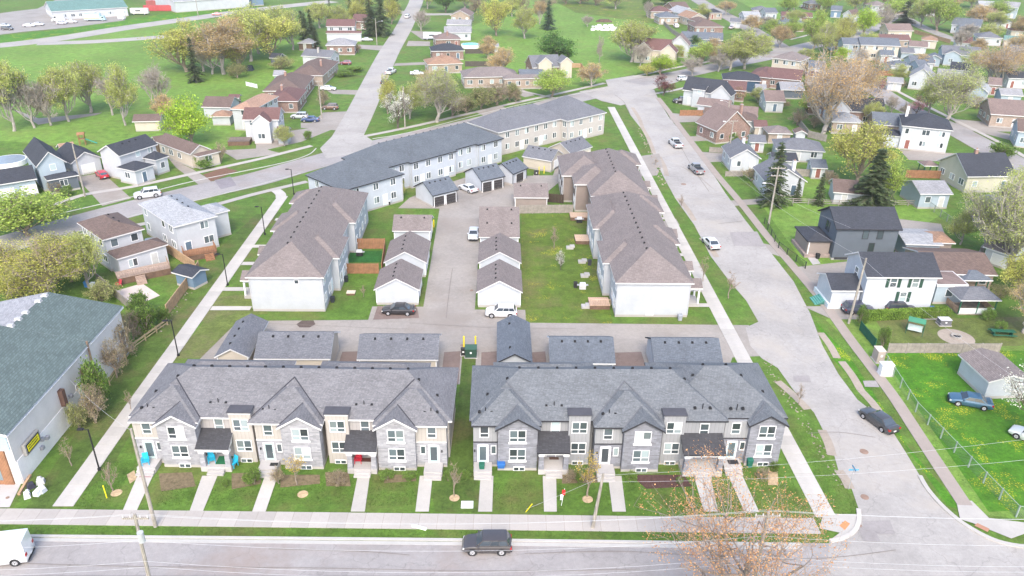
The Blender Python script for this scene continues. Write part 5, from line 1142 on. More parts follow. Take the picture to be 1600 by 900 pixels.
# windows of the two near right-hand houses
t = find('dark grey two-storey house with charcoal'); W = 11.2
for x, z in ((5.2-.4, 3.9), (7.6-.4, 3.9), (6.6-.4, 1.6)): window(t, x+.4, .4, z, 0, .9, 1.5, 1, 0, DARKFR)
window(t, .4, 4.2, 3.8, R(-90), 1.5, 1.6, 2, 0, DARKFR); MB().box(0.8,3,.33,.4,.1,.5,DARKFR).obj('basement_window', t)
for y in (1.5, 7.4): MB().box(-3.4, -3.25, y-.07, y+.07, .6, 2.8, FRAME).obj('porch_post', t)
MB().box(-3.9, .4, 1.2, 7.8, 0, .6, M('wood', (.34,.27,.24))).obj('porch_deck', t)
t = find('white two-storey house with dark green'); GRN = M('plain', (.03,.07,.05))
for x, z in ((4.3, 4.0), (7.5, 4.0), (6.2, 1.7)):
    window(t, x, .4, z, 0, .9, 1.45, 1, .7)
    for s_ in (-1, 1): MB().box(x+s_*.85-.22, x+s_*.85+.22, .33, .4, z-.1, z+1.5, GRN).obj('shutter', t)
window(t, .4, 4.0, 3.9, R(-90), 1.0, 1.5, 1, .7, curt=0); window(t, .4, 3.0, 1.3, R(-90), 1.0, 1.4, 1, .7, curt=0)
for y in (1.2, 6.4): MB().box(-3.9, -3.78, y-.06, y+.06, .8, 2.9, FRAME).obj('porch_post', t)
MB().box(-4.2, .3, .9, 6.7, 0, .8, M('plain', (.60,.66,.66))).obj('porch_deck', t)
for k in range(5): MB().box(-5.6+k*.28, -4.2, 2.2, 4.4, 0, .15+.14*k, M('plain', (.10,.30,.26))).obj('porch_step', t)
# ================================================================ TREES (base x, base y, crown top y, crown width)
T = tree
for a in [
 ('olive', 22, 205, 96, 60, 'sparse brownish tree at the far left edge of the field'), ('bare', 54, 200, 120, 50, 'bare grey tree second from the left edge of the field'), ('bare', 80, 196, 128, 46, 'dark bare tree with a forked trunk in the field edge'),
 ('olive', 142, 176, 98, 62, 'rust-tinted budding tree in the middle of the field edge'), ('olive', 196, 196, 100, 46, 'tall yellowish tree left of the low brown outbuilding'), ('bare', 246, 172, 100, 44, 'pale grey bare tree standing on the field'),
 ('brown', 258, 186, 148, 34, 'small brown budding tree right behind the low brown outbuilding'), ('lime', 300, 226, 152, 76, 'dense bright lime tree between the bungalow and the barn'), ('willow', 292, 112, 34, 84, 'tall yellow-green tree of the field grove'),
 ('spruce', 306, 128, 58, 34, 'dark narrow spruce at the front of the field grove'), ('brown', 350, 116, 32, 82, 'brown budding tree of the field grove'), ('bare', 332, 116, 50, 52, 'bare tree between the spruce and the brown tree of the field grove'),
 ('olive', 392, 96, 16, 66, 'large sparse tree right of the field grove'), ('willow', 425, 92, 20, 78, 'wide pale yellow tree above the shrub sheds'), ('olive', 405, 84, 8, 54, 'tall sparse tree beside the highway end'),
 ('spruce', 472, 52, 16, 30, 'dark spruce left of the maroon-roofed white house'), ('spruce', 486, 54, 14, 24, 'dark spruce next to its twin left of the white upper storey house'), ('spruce', 516, 28, 0, 16, 'slim spire-like spruce above the white upper storey house'),
 ('spruce', 494, 76, 42, 24, 'small dense spruce in front of the shed-house'), ('spruce', 548, 30, -6, 18, 'slim dark spruce beside the red-brown bungalow'), ('spruce', 580, 56, -12, 40, 'tall dark spruce at the kerb of the far street'),
 ('spruce', 596, 56, -18, 44, 'tallest dark spruce overhanging the far street'), ('willow', 612, 38, -6, 26, 'pale yellow tree behind the street spruces'), ('olive', 562, 24, -20, 40, 'sparse olive tree at the top of the far street'),
 ('spruce', 618, 20, -30, 22, 'dark spruce touching the top edge of the photo'), ('bare', 658, 48, 14, 26, 'small bare reddish tree on the kerb of the far street'), ('green', 696, 20, -16, 32, 'mid green tree at the top end of the far street'),
 ('willow', 776, 56, -4, 48, 'big yellow-green tree behind the low white garage-fronted house'), ('bshrub', 744, 20, -6, 30, 'grey-brown thicket top centre'), ('olive', 726, 14, -20, 30, 'sparse tree behind the pinkish-roofed bungalow'),
 ('brown', 784, 120, 74, 40, 'brown budding tree by the end of the dark fences'), ('bshrub', 560, 82, 68, 14, 'rusty bush at the corner of the silver-roofed brick house'),
 ('bigolive', 683, 191, 104, 84, 'wide yellow-brown tree with thick trunk on the corner lot'), ('blossom', 622, 201, 142, 46, 'white blossoming tree at the left of the corner lot'), ('brown', 664, 168, 112, 40, 'reddish budding tree at the back of the corner lot'),
 ('olive', 640, 186, 130, 38, 'sparse light green tree behind the blossoming one'), ('willow', 606, 178, 118, 26, 'thin pale tree at the street side of the corner lot'),
 ('bshrub', 706, 182, 140, 50, 'brown thicket right of the thick-trunked tree'), ('shrub', 728, 176, 146, 44, 'olive thicket along the corner lot pavement'), ('shrub', 752, 170, 136, 46, 'green-brown shrub in the middle of the hedge line'), ('bshrub', 776, 164, 130, 44, 'brown shrub in the hedge line beside the pavement'), ('shrub', 797, 158, 130, 34, 'shrub at the right end of the hedge line'), ('bshrub', 806, 160, 138, 20, 'small brown shrub by the driveway gap'),
 ('olive', 690, 150, 108, 36, 'budding tree behind the brown thicket'),
 ('fresh', 862, 151, 108, 50, 'round fresh green street tree on the verge'), ('brown', 924, 136, 98, 36, 'brown-leaved street tree by the intersection'), ('green', 868, 104, 50, 54, 'dense round green tree behind the twin-dormer house'),
 ('spruce', 886, 108, 80, 14, 'small dark conifer right of the twin-dormer house'), ('olive', 986, 97, 34, 64, 'large yellow-brown tree left of the twin-gabled cream house'), ('bare', 1000, 104, 66, 30, 'bare small tree before the twin-gabled cream house'),
 ('bare', 936, 98, 56, 10, 'thin bare tree alone on the park lawn'), ('bare', 918, 42, 24, 18, 'small bare tree beside the brush pile in the park'), ('pine', 857, 46, 0, 30, 'green pine on the park edge'), ('brown', 843, 38, 2, 20, 'brown tree beside the park pine'),
 ('bshrub', 815, 24, -6, 34, 'brown wood edge at the top of the park'), ('bshrub', 884, 6, -14, 34, 'brown thicket at the top of the park, left'), ('bshrub', 906, 6, -16, 34, 'brown thicket at the top of the park, middle'), ('bshrub', 930, 8, -14, 34, 'brown thicket at the top of the park, right'),
 ('olive', 800, 26, -14, 26, 'olive tree at the top of the park'), ('green', 1012, 16, -14, 16, 'dark leafed tree at the park corner'), ('green', 1038, 8, -10, 28, 'dark green tree above the park corner houses'), ('bare', 1012, 28, 0, 14, 'bare grey tree beside the park corner houses'),
 ('lime', 1032, 118, 86, 46, 'yellow-green forsythia-like tree at the road bend'), ('willow', 1010, 118, 100, 24, 'small lime tree left of the road bend'), ('green', 1086, 74, 55, 22, 'dark green bush beside the white cottage'), ('fresh', 1094, 104, 64, 34, 'mid green tree behind the roadside verge'),
 ('bare', 1082, 118, 86, 34, 'dark multi-stemmed bare tree at the roadside'), ('olive', 1052, 96, 70, 34, 'pale tree between the cream gables and the cottage'), ('red', 1036, 149, 116, 36, 'dark red-leaved tree at the intersection corner'),
 ('olive', 1140, 110, 66, 44, 'tall olive tree on the verge, left of the biggest roadside tree'), ('bare', 1122, 112, 76, 30, 'bare tree cluster on the verge'), ('olive', 1163, 108, 46, 56, 'biggest olive roadside tree with forked trunk'), ('brown', 1112, 96, 60, 34, 'rusty tree beside the long blue house'),
 ('brown', 1174, 50, 24, 28, 'brown tree by the top road junction'), ('fresh', 1206, 60, 30, 30, 'light green tree at the top road junction'),
 ('fresh', 1270, 78, 14, 34, 'tall pale green tree beyond the brick corner house'), ('olive', 1284, 92, 34, 34, 'multi-stemmed tree beside the street curve'), ('willow', 1304, 84, 36, 36, 'yellow-green tree over the curved street'), ('willow', 1320, 64, 22, 34, 'pale yellow tree behind the curved street'),
 ('lime', 1350, 56, 10, 36, 'bright green half-leafed round tree'), ('bare', 1374, 52, 6, 34, 'dark bare tree right of the bright round tree'), ('spruce', 1412, 36, 2, 40, 'wide dark spruce by the upper right street'), ('fresh', 1392, 32, -8, 34, 'light green tree behind the wide spruce'),
 ('fresh', 1464, 48, -6, 50, 'large light green tree on the upper right lawn'), ('olive', 1438, 42, 0, 34, 'tree left of the large light green tree'), ('brown', 1528, 42, 8, 36, 'brown tree by the upper right houses'), ('brown', 1492, 18, -12, 30, 'brown tree at the top edge, right'),
 ('olive', 1335, 22, -20, 36, 'olive tree at the top edge above the curved street'), ('bare', 1240, 16, -20, 34, 'bare tree at the top edge behind red roof'), ('brown', 1300, 14, -16, 30, 'brown tree at the top edge'), ('fresh', 1288, 20, -14, 30, 'green tree at the top edge near the blue house'),
 ('giant', 1286, 208, 80, 124, 'giant rust-coloured budding tree with twin trunks'), ('giant', 1318, 186, 82, 116, 'giant orange-brown tree right beside the twin-trunked one'), ('brown', 1344, 150, 96, 50, 'orange-brown tree at the street end of the giants'),
 ('lime', 1314, 98, 74, 30, 'bright lime treetop behind the orange-brown trees'), ('pinkb', 1373, 145, 120, 22, 'pink blossoming tree by the street'), ('pinkb', 1431, 180, 150, 28, 'pink-red blossoming shrub tree beside the green giant'), ('willow', 1338, 288, 190, 84, 'large dense lime-yellow willow in the back gardens'),
 ('spruce', 1358, 326, 232, 86, 'broad dark spruce beside the white garage'), ('fresh', 1382, 318, 250, 44, 'fresh green tree behind the broad spruce'), ('bigolive', 1476, 194, 98, 90, 'big green-olive tree over the street of the white house'), ('olive', 1450, 178, 118, 40, 'sparse tree left of the big green-olive tree'),
 ('giant', 1555, 134, 66, 84, 'large brown-yellow tree at the right'), ('olive', 1520, 116, 80, 36, 'olive tree left of the large brown-yellow one'), ('red', 1543, 186, 152, 26, 'red-leaved tree before the brown bungalow'), ('brown', 1590, 92, 54, 36, 'brown tree at the right edge near the turquoise roof'), ('brown', 1592, 60, 24, 30, 'brown tree at the top right edge'),
 ('bare', 1392, 178, 148, 20, 'small bare street tree'), ('bare', 1412, 184, 158, 16, 'smallest bare street tree beside its twin'), ('bare', 1498, 80, 44, 26, 'bare purplish tree by the upper right garden'), ('bush', 1565, 248, 224, 38, 'round fresh green bush beside the far right street'),
 ('fresh', 1202, 130, 118, 18, 'small green tree at the roof edge of the maroon bungalow'), ('fresh', 1258, 176, 150, 22, 'green shrub tree beside the dark-walled garage'), ('bshrub', 1246, 196, 170, 30, 'grey-brown thicket among the fenced gardens'), ('olive', 1360, 200, 160, 26, 'thin green tree right of the light grey hip-roofed house'),
 ('spruce', 1206, 320, 222, 62, 'tall dark spruce by the street utility pole'), ('spruce', 1244, 314, 278, 20, 'young spruce right of the tall dark one'), ('spruce', 1278, 320, 270, 26, 'medium spruce before the little cottage'), ('bshrub', 1174, 283, 262, 34, 'rusty low bush beside the fence of the grey-roofed bungalow'),
 ('bush', 1142, 222, 206, 18, 'green bush before the red brick house'), ('bush', 1104, 210, 196, 14, 'small dark round bush by the driveway'), ('bigolive', 1530, 396, 296, 104, 'wide yellowish budding tree over the weathered garage'), ('bigolive', 1580, 424, 278, 130, 'large yellowish budding tree at the right edge'), ('willow', 1590, 462, 400, 60, 'pale willow-like tree at the right edge by the pergola'),
 ('olive', 1500, 382, 330, 40, 'small budding tree beside the tan gazebo'), ('brown', 1598, 520, 446, 70, 'brown thicket tree at the right edge'), ('blossom', 1604, 678, 570, 100, 'pale blossoming bush at the right edge of the lawn'),
 ('fresh', 44, 368, 300, 110, 'spreading fresh green tree with orange-brown limbs by the left street'), ('bigwillow', 78, 466, 370, 140, 'large yellow willow-like tree, left foreground'), ('bigwillow', 22, 452, 380, 100, 'yellow willow-like tree at the left edge'), ('willow', 112, 440, 388, 60, 'yellow tree against the green thicket'),
 ('shrub', 96, 402, 366, 84, 'dark green thicket behind the yellow willows'), ('olive', 140, 450, 366, 56, 'sparse grey-green tree at the corner of the brown-roofed house'), ('willow', 36, 476, 420, 60, 'smaller yellow tree by the shop roof'),
 ('shrub', 160, 470, 440, 52, 'yellow-green shrub behind the shop roof'), ('bush', 254, 506, 482, 24, 'light green shrub by the wooden fence end'), ('bush', 232, 520, 476, 42, 'bright green bush at the fence corner'), ('bush', 222, 492, 458, 36, 'pale green young bush spilling over the garden fence'),
 ('bshrub', 196, 560, 505, 42, 'leafless scrub beside the white wall'), ('bshrub', 182, 590, 530, 40, 'grey scrub along the white wall'), ('bush', 156, 640, 565, 40, 'green scrub growing against the white wall'), ('bshrub', 150, 660, 600, 44, 'brown scrub at the foot of the white wall'), ('bshrub', 210, 530, 486, 30, 'brown brush by the old rail fence'), ('shrub', 124, 672, 630, 30, 'low scrub nearest the shop front on the white wall'),
 ('bshrub', 88, 302, 284, 24, 'round rust-brown bush in the front garden'), ('bush', 108, 306, 290, 20, 'spreading yellow-green plant beside the rusty bush'), ('bush', 318, 262, 244, 30, 'bright green shrub at the bay window'), ('bshrub', 346, 254, 222, 20, 'brown leafless shrub right of the cream bungalow'), ('bush', 482, 218, 204, 14, 'small green ball shrub on the lawn strip'),
 ('olive', 445, 228, 196, 26, 'sparse young tree before the white two-storey house'), ('bshrub', 505, 165, 140, 20, 'bushy shrub before the brown-roofed bungalow'), ('bush', 228, 268, 258, 16, 'low shrub before the sunroom house'),
 ('bush', 555, 112, 104, 30, 'clipped hedge bush beside the maroon-brown car'), ('bush', 540, 118, 110, 34, 'clipped hedge bush nearest the far street bungalow'),
 ('sapling', 464, 757, 714, 34, 'golden-leafed young tree before the beige row'), ('sapling', 918, 776, 706, 42, 'yellow-leafed young tree before the dark grey row'), ('twiggy', 710, 776, 722, 24, 'thin bare sapling in the gap between the rows'), ('twiggy', 176, 768, 724, 34, 'thin bare sapling left of the beige row'),
 ('twiggy', 112, 728, 684, 24, 'thin bare sapling beside the near lamp post'), ('twiggy', 205, 640, 610, 18, 'thin sapling between the path and the scrub'), ('twiggy', 1138, 466, 424, 26, 'reddish sapling on the verge by the alley mouth'), ('twiggy', 1064, 326, 304, 12, 'reddish sapling on the verge by the paved crossing'), ('twiggy', 1024, 258, 246, 10, 'thin sapling at the north lane mouth'),
 ('twiggy', 1248, 632, 600, 20, 'reddish twiggy sapling near the dark grey row'), ('blossom', 876, 422, 390, 16, 'slim white blossoming sapling in the green yard'), ('twiggy', 866, 388, 354, 20, 'thin bare sapling in the green yard'), ('twiggy', 1098, 440, 400, 18, 'thin sapling on the verge by the white row'),
 ('twiggy', 568, 464, 446, 12, 'thin sapling in the yard of the west white row'), ('twiggy', 1352, 420+80, 484, 10, 'tiny sapling by the clipped hedge'), ('bush', 1378, 544, 512, 20, 'rounded cedar shrub at the back yard corner'), ('bush', 1344, 512, 478, 18, 'cedar shrub at the base of the street utility pole'),
 ('willow', 626, 308, 280, 16, 'pale budding sapling behind the slate garage'), ('bush', 1542, 500, 482, 20, 'yellow shrub before the gazebo'), ('bush', 1562, 520, 502, 18, 'yellow-green shrub beside the pond'), ('bush', 252, 706, 690, 10, 'small shrub at the end wall of the beige row'),
 ('bush', 398, 756, 736, 30, 'low green shrub under the first tower bay'), ('bshrub', 528, 756, 738, 34, 'leafy flower-bed shrub under the second tower bay'), ('bush', 606, 750, 736, 26, 'green shrub below the third stone gable'), ('bush', 640, 750, 738, 22, 'green shrub left of the last beige-row landing'), ('bshrub', 436, 756, 730, 26, 'golden shrub beside the third landing'),
 ('bshrub', 892, 752, 734, 20, 'brown shrub beside the first dark-row porch'), ('bush', 984, 752, 738, 20, 'green shrub right of the third dark-row landing'), ('bush', 906, 754, 736, 18, 'green shrub under the dark-row tower'), ('bush', 728, 748, 736, 16, 'small shrub at the west end of the dark row'), ('bush', 1062, 756, 746, 12, 'bright tuft in the dark mulch bed'), ('bush', 1208, 738, 722, 16, 'shrub at the east end of the dark row'), ('bshrub', 1190, 748, 732, 26, 'low dry shrub beside the last landing'),
 ('bush', 700, 752, 736, 12, 'little shrub at the east end of the beige row'), ('bush', 352, 762, 750, 10, 'yellow tuft beside the first covered porch'), ('bush', 20, 424-6, 396, 30, 'low green hedge at the left edge street corner'),
 ('olive', 1190, 84, 56, 34, 'sparse tree on the corner by the cream block'), ('brown', 1218, 74, 40, 30, 'rusty tree at the corner of the curved street'), ('fresh', 1236, 60, 26, 28, 'light green tree beside the brick corner house'), ('olive', 1254, 110, 76, 32, 'olive tree behind the cream block'),
 ('bare', 1340, 104, 74, 28, 'grey bare tree left of the cream slate-roofed house'), ('brown', 1366, 92, 66, 24, 'small rusty tree by the cream slate-roofed house'), ('olive', 1400, 132, 100, 30, 'olive tree beside the white back garden garage'), ('brown', 1436, 110, 84, 24, 'rusty tree between the white cottage and the gabled house'),
 ('fresh', 1500, 100, 74, 28, 'light green tree behind the light blue house'), ('brown', 1530, 84, 60, 26, 'rusty tree right of the light blue house'), ('olive', 1544, 64, 36, 30, 'olive tree between the upper right bungalows'), ('bare', 1512, 60, 36, 26, 'bare tree before the upper right gabled house'),
 ('fresh', 1560, 30, -2, 34, 'green tree by the top right pale blue house'), ('olive', 1516, 12, -18, 34, 'olive tree on the top edge before the corner house'), ('fresh', 1420, 14, -16, 34, 'green tree on the top edge beyond the wide spruce'), ('brown', 1380, 10, -18, 30, 'rusty tree on the top edge beyond the bright round tree'),
 ('brown', 1585, 110, 80, 30, 'rusty tree right of the large brown-yellow one'), ('olive', 1502, 150, 118, 32, 'olive tree before the blue-sided house'), ('bshrub', 1526, 170, 150, 26, 'brown thicket before the blue-sided house'), ('bshrub', 1400, 140, 122, 26, 'brown thicket along the back garden fence'),
 ('bshrub', 1222, 170, 154, 24, 'brown thicket behind the brick mauve-roofed garage'), ('bshrub', 1272, 200, 178, 26, 'brown thicket under the giant budding trees'), ('olive', 1184, 160, 136, 24, 'thin olive tree right of the brick maroon house'), ('brown', 1154, 158, 136, 20, 'small rusty tree between the roofs'),
 ('olive', 1098, 30, 6, 26, 'olive tree behind the park corner houses'), ('brown', 1134, 24, 2, 26, 'rusty tree beside the top road'), ('olive', 1240, 40, 16, 26, 'thin olive tree behind the corner brick house'), ('bare', 1200, 46, 24, 24, 'bare tree on the bright top lawn edge'),
 ('bshrub', 1296, 288, 268, 24, 'dry shrub at the left of the white brown-roofed garage'), ('shrub', 1560, 470, 446, 34, 'olive shrub behind the second gazebo'), ('bshrub', 1520, 470, 452, 30, 'dry shrub beside the gazebo roofs'), ('olive', 1590, 340, 262, 60, 'pale budding tree beside the hidden grey house'),
 ('olive', 318, 112, 44, 50, 'pale green tree in the middle of the field grove'), ('olive', 458, 78, 16, 44, 'sparse tree right behind the field grove'), ('willow', 376, 112, 40, 50, 'yellow-green tree at the right of the field grove'), ('olive', 500, 44, 4, 34, 'sparse olive tree between the spruces of the highway end'),
 ('olive', 532, 46, 8, 30, 'olive tree behind the maroon-roofed white house'), ('willow', 560, 40, 2, 30, 'yellow-green tree behind the red-brown bungalow'), ('olive', 108, 190, 104, 50, 'broad sparse tree of the far left field edge'), ('bare', 176, 180, 112, 44, 'grey bare tree between the rust-tinted and yellowish field trees'),
 ('olive', 820, 60, 10, 36, 'olive tree at the left rim of the park'), ('brown', 762, 92, 56, 26, 'small rusty tree beside the pool garden'), ('olive', 668, 14, -24, 30, 'sparse tree at the top end of the far street, right side'), ('bshrub', 850, 14, -4, 40, 'brown thicket at the park wood edge'), ('olive', 962, 14, -18, 30, 'sparse tree on the top edge of the park'),
 ('fresh', 1230, 20, -8, 30, 'light green tree behind the red-roofed bungalow'), ('olive', 1356, 80, 50, 26, 'sparse tree before the hip-roofed white house'), ('olive', 1552, 48, 18, 28, 'sparse tree before the small slate house'), ('fresh', 1472, 14, -16, 34, 'light green tree on the top edge by the grey-roofed house'),
 ('shrub', 372, 122, 100, 34, 'shrub patch under the brown grove tree'), ('shrub', 440, 108, 88, 40, 'low shrubs by the dark shed'), ('olive', 440, 62, 10, 44, 'tall thin tree between the grove and the spruces'), ('brown', 372, 100, 26, 50, 'second rusty tree of the field grove'), ('spruce', 478, 62, 20, 28, 'broad dark spruce of the pair by the highway end'),
]: T(*a)
# the big budding tree close to the camera (its trunk stands below the frame)
BUD = M('leaf', (.36,.16,.08), c2=(.58,.33,.14)); BKR = M('plain', (.24,.20,.17), var=.25, scale=3)
tr, cr, H, RX = gen_tree(91, H=13.2, RX=9.4, th=3.0, n1=11, n2=6, n3=6, n4=1, leaf=.16, nl=16, spread=.9, bark=BKR, lm=BUD, r0=.26, twig=.014, zc=9.4, rz_=3.7, lmin=.45)
tz_ = top_z((18.6, 44.2), 780)/H
t = thing('budding_tree', 'big budding maple with orange-brown buds reaching over the near road and pavement', 'tree', (19.4, 44.2, 0), 1.0, 'trees of the neighbourhood'); t.scale = (1.0, 1.0, tz_); print('near tree', H, RX, tz_); ob('trunk', tr, t); ob('crown', cr, t)
# ================================================================ VEHICLES
CGREY = (.085,.08,.085)
C = car
C('suv', 761, 857, 180, (.075,.068,.070), 'dark grey compact suv driving on the near street', 'car_on_road')
C('sedan', 1371, 662, 112, (.07,.07,.075), 'dark grey sedan parked on the side street near the corner')
C('van', -2, 876, 190, (.75,.77,.78), 'white panel van at the bottom left edge of the street', 'delivery_van', 'van')
C('sedan', 623, 489, 178, (.035,.033,.036), 'black sedan parked before the brown-roofed white garage')
C('suv', 783, 493, 178, (.78,.78,.78), 'white crossover parked before the first garage of the east column')
C('sedan', 740, 370, 268, (.62,.65,.68), 'silver-white sedan parked in the lane beside the east garages')
C('sedan', 731, 298, 130, (.75,.76,.78), 'white sedan parked between two slate-roofed garages')
C('sedan', 1110, 384, 98, (.70,.71,.72), 'white sedan parked on the side street halfway up')
C('pickup', 1087, 268, 98, (.30,.30,.31), 'grey pickup truck parked on the side street', 'pickup_truck', 'pickup')
C('pickup', 1055, 228, 98, (.62,.63,.64), 'white pickup truck with open bed at the top of the side street', 'pickup_truck', 'pickup')
C('sedan', 1514, 632, 160, (.05,.12,.19), 'blue old sedan standing on the grass by the corner garage')
C('sedan', 1612, 690, 130, (.6,.62,.62), 'pale car parked at the right edge in the corner lawn')
C('hatch', 160, 277, 130, (.55,.03,.05), 'bright red hatchback on a driveway')
C('suv', 231, 308, 206, (.70,.71,.72), 'white long suv parked on the left street', scale=1.1)
C('sedan', 235, 388, 285, (.35,.37,.40), 'silver car squeezed between the two white houses')
C('suv', 119, 270, 190, (.65,.62,.52), 'cream car half hidden before the white garage')
C('hatch', 540, 101, 180, (.20,.05,.07), 'dark maroon car beside the clipped hedges')
C('sedan', 513, 141, 0, (.75,.76,.77), 'white sedan before the brown-roofed brick bungalow')
C('suv', 516, 171, 180, (.16,.10,.075), 'bronze-brown suv on the wide driveway')
C('suv', 468, 185, 180, (.50,.53,.55), 'silver suv beside the blue car')
C('sedan', 485, 190, 180, (.03,.06,.16), 'blue sedan on the driveway by the white house')
C('pickup', 611, 115, 75, (.75,.75,.75), 'white pickup parked at the kerb of the far street', 'pickup_truck', 'pickup')
C('hatch', 602, 131, 75, (.06,.06,.07), 'dark small car parked on the far street')
C('sedan', 652, 117, 0, (.75,.76,.77), 'white car on the driveway of the tan-roofed bungalow')
C('minivan', 637, 28, 80, (.78,.78,.78), 'white van far up the far street', 'parked_van', 'van')
C('sedan', 574, 64, 0, (.5,.55,.57), 'silver-green car under the street spruces')
C('suv', 1068, 126, 12, (.72,.74,.76), 'white suv near the bend of the street')
C('pickup', 1066, 161, 172, (.03,.03,.035), 'black pickup on the driveway of the cream house', 'pickup_truck', 'pickup')
C('suv', 1340, 488, 0, (.05,.055,.09), 'dark blue car at the front of the shuttered house')
C('suv', 1404, 486, 0, (.04,.04,.055), 'black suv behind the clipped hedge')
C('minivan', 1056, 43, 90, (.75,.75,.75), 'white van behind the fence of the park corner houses', 'parked_van', 'van')
C('sedan', 1143, 45, 60, (.55,.5,.5), 'pale car at the brown hip-roofed brick bungalow')
C('sedan', 1254, 10+2, 20, (.6,.6,.62), 'pale car at the top right street')
C('sedan', 340, 24, 15, (.60,.25,.25), 'red and white car driving on the highway', 'car_on_road')
C('sedan', 8, 42, 0, (.6,.6,.6), 'pale car in the top left parking lot'); C('suv', 12, 47, 0, (.1,.1,.1), 'dark suv at the left edge of the parking lot'); C('sedan', 46, 42, 10, (.65,.65,.68), 'white car in the row at the shop parking lot'); C('sedan', 60, 40, 10, (.55,.55,.57), 'silver car in the row at the shop parking lot')
C('hatch', 97, 38, 10, (.5,.5,.55), 'small pale car nearest the box truck'); C('sedan', 112, 36, 10, (.6,.58,.6), 'white sedan beside the box truck'); C('sedan', 126, 29, 10, (.42,.05,.07), 'red car behind the box truck')
C('van', 92, 34, 190, (.8,.8,.8), 'white cube van left of the small pale cars', 'delivery_van', 'van')
C('minivan', 1396, 96, 10, (.6,.6,.62), 'pale van behind the back garden garage', 'parked_van', 'van')
# campers, box truck, container
def boxtruck(label, px, py, ang, L_, W, H, col, name, cat, cab=True, stripe=None):
    p = G(px, py); t = thing(name, label, cat, (p.x, p.y, .03), R(ang), 'trucks, trailers and containers'); m = M('plain', col, var=.06)
    MB().frus((-L_/2, L_/2, -W/2, W/2, .7), (-L_/2+.05, L_/2-.15, -W/2+.05, W/2-.05, H), m).obj('box', t)
    if stripe: MB().box(-L_/2+.2, L_/2-.5, -W/2-.01, W/2+.01, 1.1, 1.7, M('plain', stripe)).obj('stripe', t)
    if cab: MB().frus((L_/2, L_/2+1.9, -W/2+.1, W/2-.1, .5), (L_/2, L_/2+1.3, -W/2+.2, W/2-.2, 2.2), m).obj('cab', t); MB().box(L_/2+.5, L_/2+1.2, -W/2+.08, W/2-.08, 1.35, 1.9, CGL).obj('side_window', t)
    ty, rm = wheel_meshes(.42)
    for x in (-L_*.3, L_*.3 if not cab else L_/2+.9):
        for s_ in (-1, 1): w_ = ob('wheel', ty, t, (x, s_*(W/2-.12), .42)); ob('rim', rm, w_)
    if not cab: MB().box(-L_*.2, L_*.1, -W/2-.02, W/2+.02, 1.6, 2.2, CGL).obj('window', t)
    return t
boxtruck('box truck with blue and tan printed side before the green-roofed shop', 146, 33, 8, 7, 2.4, 3.3, (.38,.52,.55), 'box_truck', 'truck', stripe=(.55,.42,.25))
boxtruck('white travel trailer right of the brick shop end', 219, 23, 8, 8, 2.4, 2.9, (.75,.73,.68), 'travel_trailer', 'trailer', cab=False)
boxtruck('white camper parked beside the brick bungalow', 676, 62, 5, 7.5, 2.4, 2.8, (.68,.70,.72), 'travel_trailer', 'trailer', cab=False)
def container(label, px, py, ang, L_, col):
    p = G(px, py); t = thing('shipping_container', label, 'container', (p.x, p.y, 0), R(ang), 'trucks, trailers and containers'); b = MB(); m = M('plain', col, var=.15)
    b.box(-L_/2, L_/2, -1.2, 1.2, .15, 2.6, m)
    for i in range(int(L_/.5)): b.box(-L_/2+.1+i*.5, -L_/2+.35+i*.5, -1.25, 1.25, .25, 2.5, m)
    b.obj('body', t)
    for s_ in (-1, 1): MB().box(L_/2, L_/2+.05, min(.03*s_, 1.15*s_), max(.03*s_, 1.15*s_), .25, 2.5, m).obj('door', t)
container('long red shipping container beside the white hall', 256, 17, 8, 18, (.42,.08,.08)); container('red-brown container behind the long one', 246, 9, 8, 10, (.33,.10,.09))
# ================================================================ LAMPS, POLES, WIRES
def lamp(label, x, y, h=5.2, arm=1.1, side=-1):
    t = thing('street_lamp', label, 'street lamp', (x, y, 0), 0, 'black lamp posts beside the footpath')
    MB().tube((0,0,0), (0,0,.25), .17, .17, 10, BLACK).obj('base', t); MB().tube((0,0,.2), (0,0,h), .085, .07, 8, BLACK).obj('pole', t)
    MB().tube((0,0,h-.06), (side*arm*.5,0,h-.02), .04, .04, 6, BLACK).obj('arm', t)
    o = MB().frus((min(side*.45,side*arm), max(side*.45,side*arm), -.17, .17, h-.05), (min(side*.5,side*arm*.95), max(side*.5,side*arm*.95), -.14, .14, h+.08), BLACK).obj('lamp_head', t)
    MB().box(side*.8-.22, side*.8+.22, -.12, .12, h-.07, h-.052, LAMPW).obj('lens', o)
for l, x, y in [('black lamp post nearest the street, left of the beige row', -41.0, 64.5), ('black lamp post beside the path at the rear of the beige row', -41.0, 86.9), ('black lamp post beside the white-sided row', -40.9, 107.2), ('black lamp post where the path meets the front lawn of the pale two-storey house', -40.5, 127.0), ('farthest black lamp post at the path bend', -40.2, 147.4)]: lamp(l, x, y)
